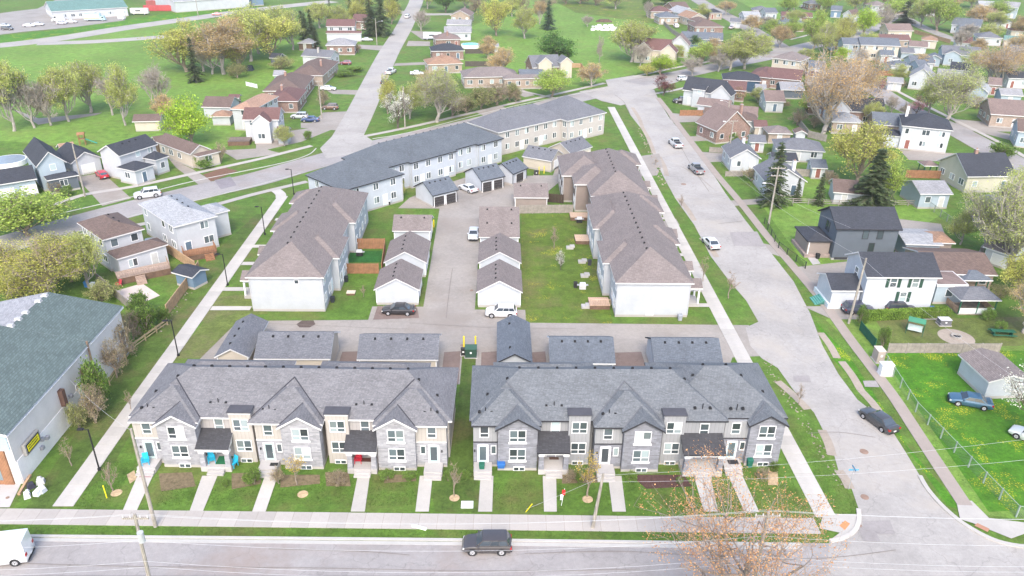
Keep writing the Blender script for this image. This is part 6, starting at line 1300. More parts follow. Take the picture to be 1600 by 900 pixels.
def upole(label, x, y, h, arms=(), lean=(0, 0), extra=None, lampto=None):
    t = thing('utility_pole', label, 'utility pole', (x, y, 0), 0, 'wooden utility poles')
    MB().tube((0,0,-.1), (lean[0],lean[1],h), .19, .12, 10, POLE).obj('pole', t)
    for (z, dx, dy) in arms:
        a = MB().box(-dx-.06, dx+.06, -dy-.06, dy+.06, z-.07, z+.07, POLE).obj('crossarm', t, (lean[0]*z/h, lean[1]*z/h, 0))
        for s_ in (-1, -.4, .4, 1): MB().tube((0,0,z+.07),(0,0,z+.24),.05,.04,6,M('plain',(.55,.55,.55))).obj('insulator', a, (dx*s_, dy*s_, 0))
    if extra: MB().tube((.42,0,extra), (.42,0,extra+.9), .24, .24, 12, M('plain', (.42,.44,.45))).obj('transformer', t)
    if lampto:
        b = MB(); z0 = lampto[3]; b.tube((0,0,z0), (lampto[0]*.5,lampto[1]*.5,z0+.55), .05,.04,6,METAL); b.tube((lampto[0]*.5,lampto[1]*.5,z0+.55), (lampto[0],lampto[1],z0+.7), .04,.04,6,METAL); b.obj('arm', t)
        MB().frus((lampto[0]-.35,lampto[0]+.35,lampto[1]-.14,lampto[1]+.14,z0+.6),(lampto[0]-.3,lampto[0]+.25,lampto[1]-.1,lampto[1]+.1,z0+.78),M('plain',(.5,.5,.5))).obj('lamp_head', t)
    return t
upole('wooden utility pole on the near verge with service wire to the beige row', -32.1, 56.4, 11.4)
upole('close wooden utility pole with crossarm and hanging transformer cans', -26.6, 43.8, 13.0, arms=[(12.6, 0.9, .0)], extra=10.6, lean=(.2, .3))
upole('leaning grey utility pole before the dark grey row', 9.3, 56.2, 6.6, lean=(.6, 0))
upole('wooden pole among the branches at the lower right', 20.5, 44.5, 12.8, arms=[(12.4, 0.9, .0)])
upole('thick wooden utility pole beside the shuttered house', 50.1, 96.3, 10.2, arms=(), lean=(.3, 0), extra=None)
p = G(1201, 350); upole('utility pole with crossarms and street light by the tall spruce', p.x, p.y, 11.0, arms=[(10.7, 1.2, 0), (9.3, 1.0, 0)], lampto=(-2.2, -.4, 0, 7.4))
p = G(1137, 252); upole('utility pole beside the grey-roofed bungalow', p.x, p.y, 9.5, arms=[(9.2, .9, 0)], lampto=(-2, 0, 0, 8.5))
p = G(503, 185); upole('street-side utility pole by the wide driveway', p.x, p.y, 10, arms=[(9.6, .8, 0)])
p = G(589, 70); upole('utility pole with lamp arm under the spruces', p.x, p.y, 10, lampto=(2.5, .5, 0, 8.2))
p = G(133, 307); upole('pale utility pole on the lawn of the pale blue house', p.x, p.y, 10.5)
p = G(1132, 215); upole('utility pole with street light beside the ivy-clad house', p.x, p.y, 9.5, lampto=(-2, 0, 0, 8.6))
p = G(633, 200); upole('thin utility pole on the corner lot', p.x, p.y, 10.5)
p = G(310, 26); upole('white pole beside the highway', p.x, p.y, 11)
WIRE = M('plain', (.5,.5,.51)); 
def wire(label, a, b, sag=.8, r_=.010):
    a = Vector(a); b = Vector(b); m = MB(); n = 10; pts = []
    for i in range(n+1):
        t_ = i/n; q = a+(b-a)*t_; q.z -= sag*4*t_*(1-t_); pts.append(q)
    for i in range(n): m.tube(pts[i], pts[i+1], r_, r_, 4, WIRE, False)
    return tag(m.obj('overhead_wire'), label, 'wire', 'overhead wires along the near street')
z1 = 12.85
wire('service wire from the verge pole to the shop wall', (-32.1,56.4,11.2), (-47.6, 74, 5.0), .6)
for i, (dy, z, s_) in enumerate([(0, 12.9, .9), (.45, 12.6, 1.0), (0, 10.4, 1.1), (-.3, 8.6, 1.2), (.1, 7.6, 1.2)]):
    nm = ['topmost', 'second', 'middle', 'fourth', 'lowest'][i]
    wire(nm+' wire running left out of the frame from the close pole', (-26.4,44.1+dy,z), (-66,44.4+dy,z), s_)
    wire(nm+' wire spanning from the close pole to the pole among the branches', (-26.4,44.1+dy,z), (20.5,44.5+dy,z), s_*1.2)
    wire(nm+' wire running right out of the frame across the corner', (20.5,44.5+dy,z), (66,44.6+dy,z), s_)
wire('wire from the leaning pole over the dark mulch bed', (9.9,56.2,6.4), (56, 60, 8.5), .7); wire('second wire from the leaning pole toward the corner', (9.9,56.2,5.6), (56, 58.2, 7.4), .8); wire('guy wire from the leaning pole down to the pavement', (9.8,56.2,6.2), (3.0,58.4,.3), .05)
wire('wire crossing the near-right lot to the street pole', (50.3,96.3,9.8), (58.5, 60, 8.2), .9); wire('wire from the street pole to the shuttered house', (50.3,96.3,10.0), (41, 141, 10.2), 1.0)
wire('wire dropping from the upper street pole to the dark grey house', (41,141,10.4), (57.2, 116.5, 6.4), .8)
MB_GUY = MB().tube((0,0,0),(.55,-.55,1.5),.05,.05,6,M('plain',(.80,.70,.02))).obj('guy_marker', None, (3.0,58.3,.05)); tag(MB_GUY, 'yellow plastic guy-wire sleeve standing on the pavement edge', 'guy marker', 'yellow markers'); 
p = G(167, 778); tag(MB().tube((0,0,0),(-.1,.1,1.5),.05,.05,8,M('plain',(.80,.70,.02))).obj('marker_post', None, (p.x,p.y,0)), 'yellow marker post in the lawn left of the beige row', 'marker post', 'yellow markers')
def bollard(label, px, py, h=1.5):
    p = G(px, py); tag(MB().tube((0,0,-.1),(0,0,h),.11,.11,12,M('plain',(.75,.60,.03))).tube((0,0,h),(0,0,h+.06),.10,.04,12,M('plain',(.75,.60,.03))).obj('bollard', None, (p.x,p.y,0)), label, 'bollard', 'yellow bollards')
for a in [('yellow bollard left of the green transformer box', 725, 546, 2.0), ('yellow bollard right of the green transformer box', 743, 546, 2.0), ('yellow bollard at the corner of the west garage', 678, 355, 1.4), ('second yellow bollard at the corner of the west garage', 676, 360, 1.4), ('left yellow bollard at the cream garage', 842, 272, 1.6), ('right yellow bollard at the cream garage', 850, 271, 1.6)]: bollard(*a)
def cabinet(label, px, py, w_, d_, h, col, name='utility_box', cat='utility box', top=None):
    p = G(px, py); t = thing(name, label, cat, (p.x, p.y, 0), 0); m = M('plain', col); MB().box(-w_/2-.1, w_/2+.1, -d_/2-.1, d_/2+.1, -.05, .1, CONC).obj('plinth', t)
    MB().frus((-w_/2, w_/2, -d_/2, d_/2, .1), (-w_/2+.03, w_/2-.03, -d_/2+.06, d_/2-.03, h), m).obj('body', t); MB().box(-w_/2-.03, w_/2+.03, -d_/2, d_/2+.03, h, h+.06, M('plain', top or sc3(col, 1.6))).obj('lid', t)
    MB().box(-.12, .12, -d_/2-.03, -d_/2+.04, h*.55, h*.72, FRAME).obj('warning_label', t); return t
cabinet('dark green pad transformer between yellow bollards', 736, 556, 1.5, 1.3, 1.3, (.03,.07,.05)); cabinet('small black box left of the pad transformer', 724, 555, .6, .5, 1.0, (.03,.03,.03)); cabinet('dark cabinet behind the cream garage bollards', 838, 274, 1.0, .6, 1.0, (.04,.04,.04))
cabinet('white slotted cabinet on the verge by the fence corner', 1382, 585, 1.5, 1.0, 1.6, (.72,.72,.72)); cabinet('brown-framed notice cabinet beside the white one', 1371, 563, 1.0, 1.5, 1.7, (.36,.31,.27))
cabinet('dark storage box in the fire-pit yard', 1474, 507, 1.6, 1.1, .9, (.12,.12,.13), 'storage_box', 'storage box', top=(.5,.5,.52))
# street-name sign on the corner
p = G(1326, 764); t = thing('street_sign', 'blue street-name sign post on the corner verge', 'street sign', (p.x, p.y, 0)); MB().tube((0,0,0),(0,0,2.7),.04,.04,8,METAL).obj('post', t)
MB().box(-.5,.5,-.02,.02,2.4,2.58,M('plain',(.10,.32,.55))).obj('name_plate', t); MB().box(-.02,.02,-.45,.45,2.62,2.78,M('plain',(.08,.22,.35))).obj('name_plate', t)
p = G(190, 31); t = thing('roadside_sign', 'white A-frame sign on the highway verge', 'sign', (p.x, p.y, 0), 0); 
for s_ in (-1, 1): MB().box(-1.4, 1.4, -.05, .05, .4, 4.2, FRAME).obj('board', t, (0, s_*.7, 0), s_*.2)
# small white board lying, flag, utility lid
p = G(655, 825); tag(MB().box(-.75,.75,-.14,.14,.03,.16,FRAME).obj('fallen_board', None, (p.x,p.y,0), -.35), 'white board lying on the verge grass above the dark suv', 'board')
p = G(730, 789); tag(MB().box(-.6,.6,-.5,.5,0,.07,M('concrete',(.66,.66,.66))).obj('ground_box', None, (p.x,p.y,0)), 'pale rounded utility lid set in the lawn between two walks', 'utility lid')
p = G(877, 790); t = thing('garden_flag', 'red and white flag on a short pole in the dark row lawn', 'flag', (p.x, p.y, 0)); MB().tube((0,0,0),(.25,.1,2.1),.025,.025,6,FRAME).obj('pole', t); f_ = MB(); 
f_.box(.0,.32,-.02,.02,1.35,2.0,M('plain',(.55,.03,.03))).box(-.14,.12,-.022,.022,.75,1.4,FRAME); f_.obj('cloth', t)
# ================================================================ FENCES
fence('cedar privacy fence panel run behind the small patio yard, north side', [(550,389),(602,389)], 1.9, WOODO, 2.2); fence('cedar privacy fence on the south side of the small patio yard', [(543,428),(592,428)], 1.8, WOODO, 2.2); fence('short cedar fence closing the patio yard by the garage', [(602,392),(597,428)], 1.8, WOODO, 2.2)
fence('weathered grey picket fence north of the green yard', [(811,334),(895,333)], 1.7, WOODG, 2.4); fence('dark privacy fence beside the taupe garage', [(856,316),(880,318)], 1.8, M('wood', (.07,.05,.04)), 2.4)
fence('long cedar fence between the garden and the footpath scrub', [(312,424),(296,448),(262,494)], 1.8, WOODN, 2.4); fence('brown fence on the west side of the patio garden', [(152,440),(212,492)], 1.6, WOODG, 2.4); fence('cedar fence along the driveway of the pale two-storey house', [(250,388),(306,424)], 1.8, WOODN, 2.4)
fence('old pale rail fence along the white wall scrub', [(262,508),(210,546),(172,602)], 1.0, M('wood', (.42,.33,.20)), 2.4, kind='open')
CH = M('plain', (.16,.22,.17)); CHP = M('plain', (.26,.32,.27)); CHG = M('plain', (.02,.10,.06))
fence('green chain-link fence with pale top rail along the corner lawn', [(1374,556),(1430,644),(1587,808)], 1.4, CH, 2.6, post=CHP, kind='chain'); fence('chain-link fence section turning right at the street corner', [(1587,808),(1660,812)], 1.4, CH, 2.6, post=CHP, kind='chain')
fence('grey weathered fence behind the corner lawn', [(1386,552),(1560,552)], 1.5, WOODG, 2.4); fence('short green screen fence at the yard corner', [(1343,516),(1366,544)], 1.4, CHG, 2.4)
fence('black chain-link fence along the lawn of the dark grey house', [(1194,350),(1216,388),(1258,420)], 1.2, M('plain', (.04,.05,.04)), 2.6, kind='chain'); fence('chain-link fence between the lawn and the metal garage', [(1440,318),(1500,362)], 1.4, M('plain',(.25,.28,.25)), 2.6, kind='chain')
fence('long brown fence behind the small spruces', [(1228,275),(1300,278)], 1.7, WOODG, 2.4); fence('low wooden fence at the far side of the deep lawn', [(1215,318),(1310,322),(1440,322)], 1.2, WOODG, 3.0, kind='open'); fence('brown board fence behind the red sunshade', [(1414,278),(1488,280)], 1.8, WOODO, 2.4)
fence('orange cedar fence beside the white pink-roofed garage', [(1062,181),(1100,181)], 1.6, WOODO, 2.4); fence('dark fence running right from the pool', [(727,84),(772,84)], 1.8, M('wood', (.10,.08,.075)), 2.4); fence('dark fence south of the pool lawn', [(727,104),(768,104)], 1.8, M('wood', (.10,.08,.075)), 2.4)
fence('long grey fence along the park corner houses', [(1031,33),(1050,52),(1062,60)], 1.8, WOODG, 2.4); fence('brown fence beside the park at the twin-dormer house', [(884,106),(908,106),(912,113)], 1.6, WOODN, 2.4); fence('garden fence right of the maroon brick garage', [(1240,186),(1262,215),(1290,222)], 1.8, WOODG, 2.4)
fence('wooden fence between the back gardens, centre right', [(1368,104+14),(1408,119)], 1.7, WOODO, 2.4); fence('low grey fence beside the far right driveway', [(1545,194),(1600,196)], 1.3, WOODG, 2.4); fence('short pale fence before the grey-roofed bungalow', [(1108,238),(1138,240)], 1.3, WOODG, 2.4); fence('brown fence at the rusty low bush', [(1133,276),(1160,276)], 1.2, WOODG, 2.4)
fence('brown fence across the top right back gardens', [(1428,52),(1484,68)], 1.6, WOODN, 2.4); fence('white low fence behind the field barn', [(385,134),(402,138)], 1.2, FRAME, 2.4)
# ================================================================ DECKS, GARDEN THINGS
def deck(label, px, py, w_, d_, h, rz=0, m=None, rail='', steps=None):
    p = G(px, py); m = m or WOODN; t = thing('wooden_deck', label, 'deck', (p.x, p.y, 0), rz, 'wooden decks')
    n = int(w_/.3); pl = MB().box(.01, w_/n-.01, 0, d_, h-.06, h, m).mesh('plank')
    for i in range(n): ob('plank', pl, t, (i*w_/n, 0, random.Random(i).uniform(0, .008)))
    MB().box(.05, w_-.05, .05, d_-.05, .0, h-.07, M('wood', (.16,.10,.07))).obj('frame', t)
    for f in rail:
        b = MB(); L_ = w_ if f in 'fb' else d_
        for k in range(int(L_/.25)+1):
            x = min(L_, k*.25); b.box(x-.025, x+.025, -.02, .02, h, h+.9, m)
        b.box(0, L_, -.045, .045, h+.9, h+.97, m)
        loc, g_ = {'f': ((0,.05,0), 0), 'b': ((0,d_-.05,0), 0), 'l': ((.05,0,0), R(90)), 'r': ((w_-.05,0,0), R(90))}[f]; b.obj('railing', t, loc, g_)
    if steps:
        x, n_ = steps
        for k in range(n_): MB().box(x, x+1.4, -.3*(k+1), -.302*k-.002, 0, h-(k+1)*h/(n_+1), m).obj('step', t)
    return t
deck('red-brown deck with railing behind the pale two-storey house', 290, 410, 5.0, 2.6, 1.0, .5, WOODO, 'flr', (3.0, 4)); deck('long grey-brown deck behind the brown-roofed house', 186, 446, 7.6, 2.8, 1.1, .55, M('wood', (.40,.30,.24)), 'fr', (2.4, 5))
deck('pale wooden deck with railing at the near end of the white row', 921, 484, 3.0, 2.6, .7, 0, M('wood', (.55,.38,.28)), 'f'); deck('light new wooden deck in the middle of the green yard', 899, 382, 3.0, 2.8, .7, 0, M('wood', (.58,.42,.30)), ''); deck('wooden deck with red cushions at the top of the green yard', 891, 345, 3.6, 2.6, .7, 0, M('wood', (.52,.38,.28)), '')
deck('dark wooden deck behind the white two-storey maroon-roofed house', 356, 228, 5, 4, 1.0, .1, M('wood', (.20,.16,.14)), 'f'); deck('small white back step deck at the west white row', 541, 462, 1.3, 1.0, .4, 0, M('plain', (.62,.54,.42)))
for l, px, py in [('white concrete steps at the white row, nearest the camera deck', 918, 480), ('white step block at the white row, second yard', 916, 432), ('white step block at the white row, third yard', 912, 410), ('white step block beside the light new deck', 893, 388)]:
    p = G(px, py); tag(MB().box(-.9,.3,-.5,.5,0,.3,CONC).box(-.3,.5,-.5,.5,.3,.5,CONC).obj('steps', None, (p.x,p.y,0)), l, 'steps', 'back door steps')
def chair_(label, x, y, z, rz, col, group='garden chairs'):
    t = thing('garden_chair', label, 'chair', (x, y, z), rz, group); m = M('plain', col, var=.05)
    s_ = MB(); [s_.box(-.3+.12*k, -.2+.12*k, -.3, .3, .36, .40, m) for k in range(5)]; s_.obj('seat', t)
    b = MB()
    for k in range(5): b.add([(-.28+.115*k, .28, .38), (-.18+.115*k, .28, .38), (-.17+.115*k, .5, 1.05-.03*abs(k-2)), (-.29+.115*k, .5, 1.05-.03*abs(k-2)), (-.28+.115*k, .31, .38), (-.18+.115*k, .31, .38), (-.17+.115*k, .53, 1.05), (-.29+.115*k, .53, 1.05)], [(0,1,2,3),(7,6,5,4),(0,4,5,1),(3,2,6,7),(0,3,7,4),(1,5,6,2)], m)
    b.obj('backrest', t)
    for sx in (-.33, .33):
        MB().box(sx-.05, sx+.05, -.35, .35, .58, .62, m).obj('armrest', t)
        for sy in (-.3, .28): MB().box(sx-.03, sx+.03, sy-.03, sy+.03, 0, .58, m).obj('leg', t)
BL = (.02,.38,.55)
def onrow(ox, oy, rz, lx, ly): c, s_ = math.cos(rz), math.sin(rz); return ox+lx*c-ly*s_, oy+lx*s_+ly*c
x, y = onrow(-37.2, 65.72, -.021, 1.0, -.9); chair_('turquoise chair on the first landing of the beige row', x, y, .6, .3, BL)
x, y = onrow(-37.2, 65.72, -.021, 7.7, -.5); chair_('turquoise chair at the left inside the covered porch', x, y, .62, .4, BL); x, y = onrow(-37.2, 65.72, -.021, 10.0, -.7); chair_('turquoise chair at the right outside the porch pillar', x, y, .3, -.5, BL)
x, y = onrow(-37.2, 65.72, -.021, 22.9, -.2); chair_('red folding chair in the second covered porch', x, y, .62, 0, (.45,.02,.04))
for i, (px, py) in enumerate([(186,448),(200,440)]): p = G(px, py); chair_(['red adirondack chair by the back garden patio, front one', 'red adirondack chair by the back garden patio, near the steps'][i], p.x, p.y, 0, -.6, (.50,.06,.08))
p = G(1296, 470); chair_('white plastic chair before the shuttered house', p.x, p.y, 0, .5, (.7,.7,.7)); p = G(1299, 462); chair_('green plastic chair before the shuttered house', p.x, p.y, 0, 0, (.1,.4,.3))
def mat_(label, x, y, z, w_, d_, col, rz=0): tag(MB().box(-w_/2,w_/2,-d_/2,d_/2,0,.025,M('plain', col)).obj('door_mat', None, (x,y,z), rz), label, 'door mat', 'door mats')
x, y = onrow(-37.2, 65.72, -.021, 8.9, -.2); mat_('green mat in the first covered porch', x, y, .622, 1.5, 1.3, (.02,.13,.06)); x, y = onrow(-37.2, 65.72, -.021, 23.9, .2); mat_('brown mat in the second covered porch', x, y, .622, 1.5, .6, (.09,.04,.03)); mat_('dark mat on the last landing of the dark row', 25.1, 65.15, .602, 1.1, .7, (.03,.03,.035)); mat_('striped brown mat in the dark row porch', 6.2, 65.7, .622, 1.0, .4, (.12,.07,.05)); mat_('dark round mat on the third landing of the beige row', -23.0, 64.7, .602, .8, .5, (.03,.03,.03))
x, y = onrow(-37.2, 65.72, -.021, 1.4, -2.1); mat_('faded red mat at the foot of the first steps', x, y, .055, 1.2, .6, (.35,.25,.25))
def bin_(label, x, y, col, h=1.0, r_=.3, z=0):
    t = thing('bin', label, 'bin', (x, y, z), 0, 'bins and tubs'); m = M('plain', col); MB().frus((-r_*.8,r_*.8,-r_*.8,r_*.8,0),(-r_,r_,-r_,r_,h),m).obj('body', t); MB().frus((-r_*1.08,r_*1.08,-r_*1.08,r_*1.08,h),(-r_*.8,r_*.8,-r_*.8,r_*.8,h+.09),m).obj('lid', t)
bin_('green bin at the first landing of the dark row', -1.4, 64.2, (.02,.12,.08), 1.1, .28, 0); bin_('blue recycling box on the first landing of the dark row', .6, 64.4, (.03,.13,.38), .5, .4, .6); bin_('green bin at the last landing of the dark row', 26.9, 65.2, (.02,.13,.09)); bin_('dark blue bin beside the second covered porch', -11.6, 65.4, (.03,.06,.22), 1.6, .2)
for l, px, py, c in [('blue bin at the corner of the patio garden', 136, 448, (.05,.2,.5)), ('white tub beside the blue bin', 146, 450, (.6,.65,.65)), ('blue tub behind the shuttered house', 1455, 488, (.02,.12,.45)), ('black air conditioner tub at the white end wall', 520, 472, (.03,.035,.04)), ('dark tub at the west white row', 541, 440, (.03,.035,.04)), ('grey tub before the blank white wall', 1062, 500, (.28,.30,.33)), ('dark barrel at the north end of the white row', 545, 372, (.04,.04,.045)), ('black composter at the green yard', 899, 449, (.03,.03,.03)), ('black planter left of the flower porch', 1264, 386, (.03,.03,.03)), ('black planter right of the flower porch', 1277, 404, (.03,.03,.03)), ('dark tub by the third yard step', 921, 414, (.05,.05,.06))]:
    p = G(px, py); bin_(l, p.x, p.y, c, .85)
def bbq(label, px, py, col=(.03,.03,.03)):
    p = G(px, py); t = thing('barbecue', label, 'barbecue', (p.x, p.y, 0), 0, 'barbecues and garden machines'); MB().box(-.5,.5,-.3,.3,.1,.75,M('plain',col)).obj('cabinet', t); MB().frus((-.5,.5,-.3,.3,.76),(-.42,.42,-.15,.15,1.15),M('plain',(.55,.56,.58),rough=.4)).obj('hood', t)
    for s_ in (-1,1): MB().box(min(.5*s_,.85*s_),max(.5*s_,.85*s_),-.25,.25,.74,.78,METAL).obj('side_shelf', t)
bbq('barbecue on the artificial turf of the cedar-fenced yard', 562, 400); bbq('barbecue standing in the green yard beside its tools', 910, 452, (.5,.5,.5)); bbq('barbecue by the grey row back door', 606, 320); bbq('garden machine in the upper green yard', 905, 348)
patch('turf_mat', [(548,392),(600,392),(595,410),(544,410)], .045, M('grass', (.02,.085,.02), c2=(.02,.07,.02), brown=0)); patch('patio', [(180,455),(222,443),(250,462),(212,478)], .03, M('concrete', (.55,.47,.42))); patch('patio', [(1248,384),(1262,384),(1282,412),(1270,414)], .034, CONC)
patch('patio', [(1388,362),(1460,362),(1480,392),(1400,398)], .030, CONC); patch('grass_strip', [(1446,0),(1447,1),(1446,2)], .012, GR)
# blue shed in the patio garden
H_('small blue-walled garden shed with dark roof by the cedar fence', (267,425), (300,434), 2.3, 3.4, 'gx', 'dark', 'blue', seed=150, name='shed', cat='shed', wins=False, group='garden sheds', p=.35)
# gazebos
def gazebo(label, px, py, w_, d_, h, rc_, walls=True):
    p = G(px, py); t = thing('gazebo', label, 'gazebo', (p.x, p.y, 0), 0, 'gazebos'); MB().hip(-.4,w_+.4,-.4,d_+.4,h,.45,RM(rc_,.3),FRAME,.15).obj('roof', t); MB().box(0,w_,0,d_,0,.25,M('wood',(.3,.26,.22))).obj('floor', t)
    for x_ in (0, w_/2, w_):
        for y_ in (0, d_): MB().box(x_-.07,x_+.07,y_-.07,y_+.07,.25,h-.15,CHG).obj('post', t)
    if walls:
        for y_ in (0, d_): MB().box(.07,w_-.07,y_-.04,y_+.04,.25,1.1,M('plain',(.62,.66,.66))).obj('railing', t)
        for x_ in (0, w_): MB().box(x_-.04,x_+.04,.07,d_-.07,.25,1.1,M('wood',(.42,.28,.2))).obj('railing', t)
gazebo('screened garden gazebo with grey hip roof and pale railings', 1496, 492, 5.2, 3.8, 2.6, 'grey'); gazebo('second darker gazebo roof behind the screened one', 1502, 460, 3.6, 3.0, 2.6, 'slate', False); gazebo('pink sunshade canopy over a patio set by the brown fence', 1442, 274, 2.6, 2.4, 2.3, 'pink', False)
# swing, picnic table, fire pit
p = G(1428, 520); t = thing('garden_swing', 'green-canopied garden swing bench in the fire-pit yard', 'swing', (p.x, p.y, 0), -.5)
MB().box(-.9,.9,-.3,.3,.45,.55,M('plain',(.5,.58,.56))).obj('seat', t); MB().box(-.9,.9,.3,.38,.55,1.1,M('plain',(.5,.58,.56))).obj('backrest', t); MB().add([(-1.1,-.6,1.9),(1.1,-.6,1.9),(1.1,.6,2.1),(-1.1,.6,2.1),(-1.1,-.6,1.85),(1.1,-.6,1.85),(1.1,.6,2.05),(-1.1,.6,2.05)],[(0,1,2,3),(7,6,5,4),(0,4,5,1),(2,6,7,3)],M('plain',(.06,.22,.13))).obj('canopy', t)
for s_ in (-1,1):
    for q in (-1,1): MB().tube((s_*1.05,q*.7,0),(s_*1.05,0,1.95),.04,.04,6,CHG).obj('leg', t)
p = G(1565, 524); t = thing('picnic_table', 'dark green picnic table near the pond of the fire-pit yard', 'picnic table', (p.x, p.y, 0), -.1); MB().box(-1.6,1.6,-.4,.4,.72,.78,CHG).obj('table_top', t)
for s_ in (-1,1): MB().box(-1.6,1.6,s_*.8-.13,s_*.8+.13,.42,.47,CHG).obj('bench', t); MB().box(s_*1.2-.05,s_*1.2+.05,-.8,.8,.3,.42,CHG).obj('leg', t); MB().box(s_*1.2-.05,s_*1.2+.05,-.35,.35,0,.72,CHG).obj('leg', t)
p = G(1494, 527); struct(MB().tube((0,0,0),(0,0,.03),2.4,2.3,24,GRAVEL).obj('gravel_circle', None, (p.x,p.y,0))); t = thing('fire_pit', 'round stone fire pit in the gravel circle', 'fire pit', (p.x, p.y, .03)); 
st_ = MB().frus((-.16,.16,-.1,.1,0),(-.14,.14,-.08,.08,.28),M('stone',(.45,.42,.38))).mesh('stone')
for k in range(12): a = k*math.pi/6; ob('stone', st_, t, (.6*math.cos(a), .6*math.sin(a), 0), a+math.pi/2)
MB().tube((0,0,0),(0,0,.1),.45,.45,14,BLACK).obj('ash_bed', t)
# clipped hedge
p0, p1 = G(1345,500), G(1480,494); d = p1-p0; r2 = random.Random(5); b = MB(); hm = L2((.10,.20,.03),(.25,.36,.06)); b.box(0, d.length, -.45, .45, 0, 1.25, M('grass', (.06,.10,.02)))
for _ in range(6500):
    x = r2.uniform(0, d.length); f_ = r2.random(); c = Vector((x, r2.uniform(-.55,.55), 1.25+r2.uniform(0,.15))) if f_ < .5 else Vector((x, r2.choice([-1,1])*(.5+r2.uniform(0,.1)), r2.uniform(.1,1.3)))
    u = orth(r2)*.09; v = u.cross(orth(r2)).normalized()*.07; b.add([c-u, c+v, c+u, c-v], [(0,1,2,3)], hm)
tag(b.obj('clipped_hedge', None, (p0.x,p0.y,0), math.atan2(d.y,d.x)), 'long clipped green hedge beside the driveway of the shuttered house', 'hedge')
# rubbish heap by the shop, beam
r3 = random.Random(8)
for i, (px, py, c, l) in enumerate([(58,722,(.7,.7,.68),'white bag leaning by the shop wall'), (49,762,(.04,.04,.06),'black sack in the junk heap by the shop'), (60,772,(.72,.74,.78),'large white crate in the junk heap by the shop'), (43,776,(.6,.6,.6),'white wire stool at the front of the junk heap'), (66,768,(.62,.64,.7),'pale folded sheet on the junk heap'), (64,755,(.5,.5,.5),'long pale frame across the junk heap')]):
    p = G(px, py); b = MB(); m = M('plain', c, var=.2); b.frus((-.4,.4,-.3,.3,0),(-.3+r3.uniform(-.1,.1),.3,-.2,.25,.5),m); b.frus((-.2,.3,-.3,.1,.5),(-.1,.2,-.2,.0,.75),m); tag(b.obj(['bag','sack','crate','stool','folded_sheet','frame'][i], None, (p.x,p.y,0), i*.7), l, 'junk', 'junk heap by the shop wall')
a_, b_ = G(30,774), G(48,744); d = b_-a_; tag(MB().box(0,d.length,-.12,.12,0,.25,WOODN).obj('timber_beam', None, (a_.x,a_.y,0), math.atan2(d.y,d.x)), 'timber beam lying along the foot of the shop wall', 'beam')
patch('shop_apron', [(-80,756),(33,756),(15,793),(-80,793)], .03, CONC)
# pool, playground, park pieces
p = G(735, 74); t = thing('swimming_pool', 'round turquoise above-ground pool behind the charcoal-roofed bungalow', 'pool', (p.x,p.y,0), 0, 'pools'); MB().tube((0,0,0),(0,0,1.2),3.6,3.6,24,FRAME).obj('wall', t); MB().tube((0,0,1.2),(0,0,1.21),3.4,3.4,24,M('plain',(.10,.50,.60),rough=.1)).obj('water', t)
p = G(14, 256); t = thing('swimming_pool', 'fenced pool with grey cover behind the pale blue house', 'pool', (p.x,p.y,0), 0, 'pools'); MB().tube((0,0,0),(0,0,1.0),3.6,3.6,24,FRAME).obj('wall', t); MB().tube((0,0,1.0),(0,0,1.01),3.4,3.4,24,M('plain',(.22,.27,.33),rough=.2)).obj('water', t)
p = G(133, 226); t = thing('playset', 'green slide playset on the lawn behind the white wings house', 'playset', (p.x,p.y,0), .3); MB().box(-1,.2,-.6,.6,1.4,1.5,WOODO).obj('platform', t)
for x_ in (-1,.2):
    for y_ in (-.6,.6): MB().box(x_-.06,x_+.06,y_-.06,y_+.06,0,2.6,WOODO).obj('post', t)
MB().add([(.2,-.3,1.45),(2.6,-.3,.2),(2.6,.3,.2),(.2,.3,1.45),(.2,-.3,1.4),(2.6,-.3,.15),(2.6,.3,.15),(.2,.3,1.4)],[(0,1,2,3),(7,6,5,4),(0,4,5,1),(2,6,7,3)],M('plain',(.05,.35,.25))).obj('slide', t); MB().gable(-1.2,.4,-.8,.8,2.6,.5,'x',WOODO,WOODO,.05).obj('roof', t)
r4 = random.Random(3); b = MB()
for k in range(60):
    p = G(r4.uniform(925,962), r4.uniform(40,48)); b.box(p.x-.6,p.x+r4.uniform(0,1.2),p.y-.6,p.y+.8,0,r4.uniform(.2,.6),FRAME)
o = b.obj('white_rubble'); o['kind'] = 'stuff'
p = G(944, 34); tag(MB().frus((-4,4,-2,2,0),(-2,2,-.8,.8,1.2),M('plain',(.10,.07,.05),var=.4)).obj('brush_pile', None, (p.x,p.y,0)), 'dark brush pile in the park', 'brush pile')
p = G(391, 110); tag(MB().frus((-1.1,1.1,-1.1,1.1,0),(-.7,.7,-.7,.7,1.6),M('plain',(.05,.06,.07))).obj('garden_trampoline_net', None, (p.x,p.y,0)), 'dark netted play frame on the field', 'play frame')
for px, py, l in [(363,153,'small red tractor shed beside the barn')]: building(l, (356,153), (374,153), 2.2, 3, 'gx', 'maroon', 'brick', name='shed', cat='shed', seed=160, wins=False, group='garden sheds')
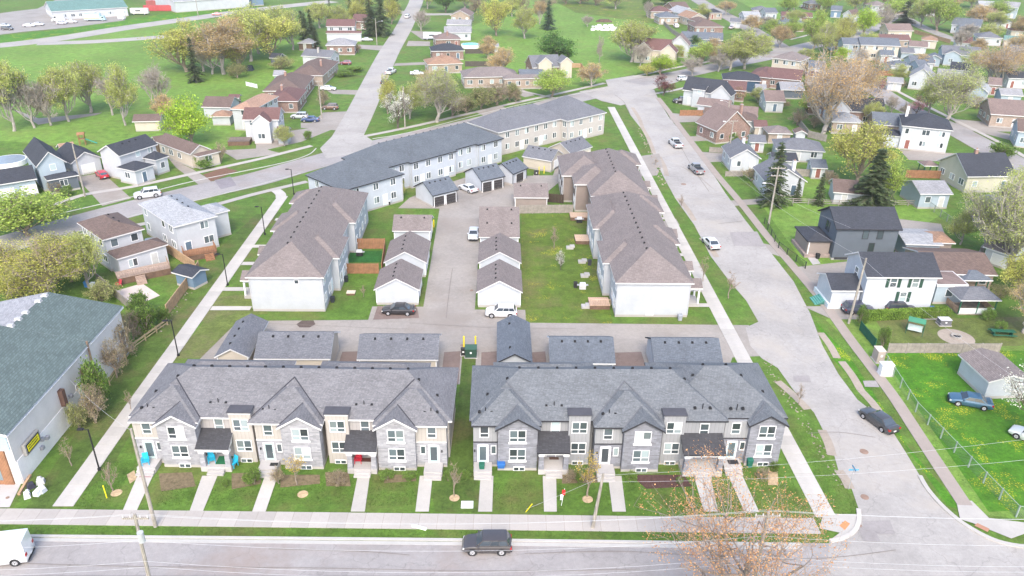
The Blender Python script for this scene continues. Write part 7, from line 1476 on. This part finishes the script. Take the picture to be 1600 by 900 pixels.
# scattered small stones and clods in the rough lawns: uncountable
r5 = random.Random(12); b = MB(); cm = M('plain', (.26,.22,.18), var=.3)
def scat(n, x0, x1, y0, y1, s0, s1):
    for _ in range(n):
        p = G(r5.uniform(x0,x1), r5.uniform(y0,y1)); s_ = r5.uniform(s0,s1); b.frus((p.x-s_,p.x+s_,p.y-s_*.7,p.y+s_*.7,0),(p.x-s_*.5,p.x+s_*.4,p.y-s_*.3,p.y+s_*.4,s_*.8),cm)
for y_ in range(430, 520, 6): 
    xx = 330-(y_-430)*.75; scat(4, xx-26, xx-12, y_, y_+6, .06, .16)
for y_ in range(200, 290, 6):
    xx = 1000+(y_-200)*.45; scat(5, xx-5, xx+6, y_, y_+6, .08, .22)
for y_ in range(560, 760, 8):
    xx = 1196+(y_-560)*.63; scat(4, xx-9, xx+7, y_, y_+7, .04, .12)
o = b.obj('verge_stones'); o['kind'] = 'stuff'
# grass tufts that give the near lawns a ragged surface
r6 = random.Random(21); b = MB(); gm = L2((.04,.085,.012),(.08,.14,.025))
for (x0,x1,y0,y1,n) in [(-41,-37.6,58.8,66,1500),(-33.5,-3,59.2,63,6500),(-2.5,30.8,58.6,62.5,7000),(-56,31,54.9,56.4,6500),(33.6,36,58,72,1500),(-4.4,-2.6,60,86,1800),(46,64,62,92,5000),(-47,-43.4,60,90,3500)]:
    for _ in range(n):
        x, y = r6.uniform(x0,x1), r6.uniform(y0,y1); h = r6.uniform(.03,.08); a = r6.uniform(0,6.28); dx, dy = math.cos(a)*.04, math.sin(a)*.04
        b.add([(x-dx,y-dy,0),(x+dx,y+dy,0),(x+dy*.6,y-dx*.6,h)], [(0,1,2)], gm)
o = b.obj('grass_tufts'); o['kind'] = 'stuff'
# ================================================================ AIR
hz_ = MB().box(-700, 700, -60, 900, -1.0, 58, M('plain', (.5,.5,.5))).obj('haze'); hz_['kind'] = 'stuff'
hm_ = bpy.data.materials.new('air'); hm_.use_nodes = True; n_ = hm_.node_tree; n_.nodes.clear(); o_ = n_.nodes.new('ShaderNodeOutputMaterial'); v_ = n_.nodes.new('ShaderNodeVolumePrincipled')
v_.inputs['Density'].default_value = .00017; v_.inputs['Color'].default_value = (.95,.95,.96,1); v_.inputs['Anisotropy'].default_value = .2; n_.links.new(v_.outputs[0], o_.inputs['Volume'])
hz_.data.materials.clear(); hz_.data.materials.append(hm_)
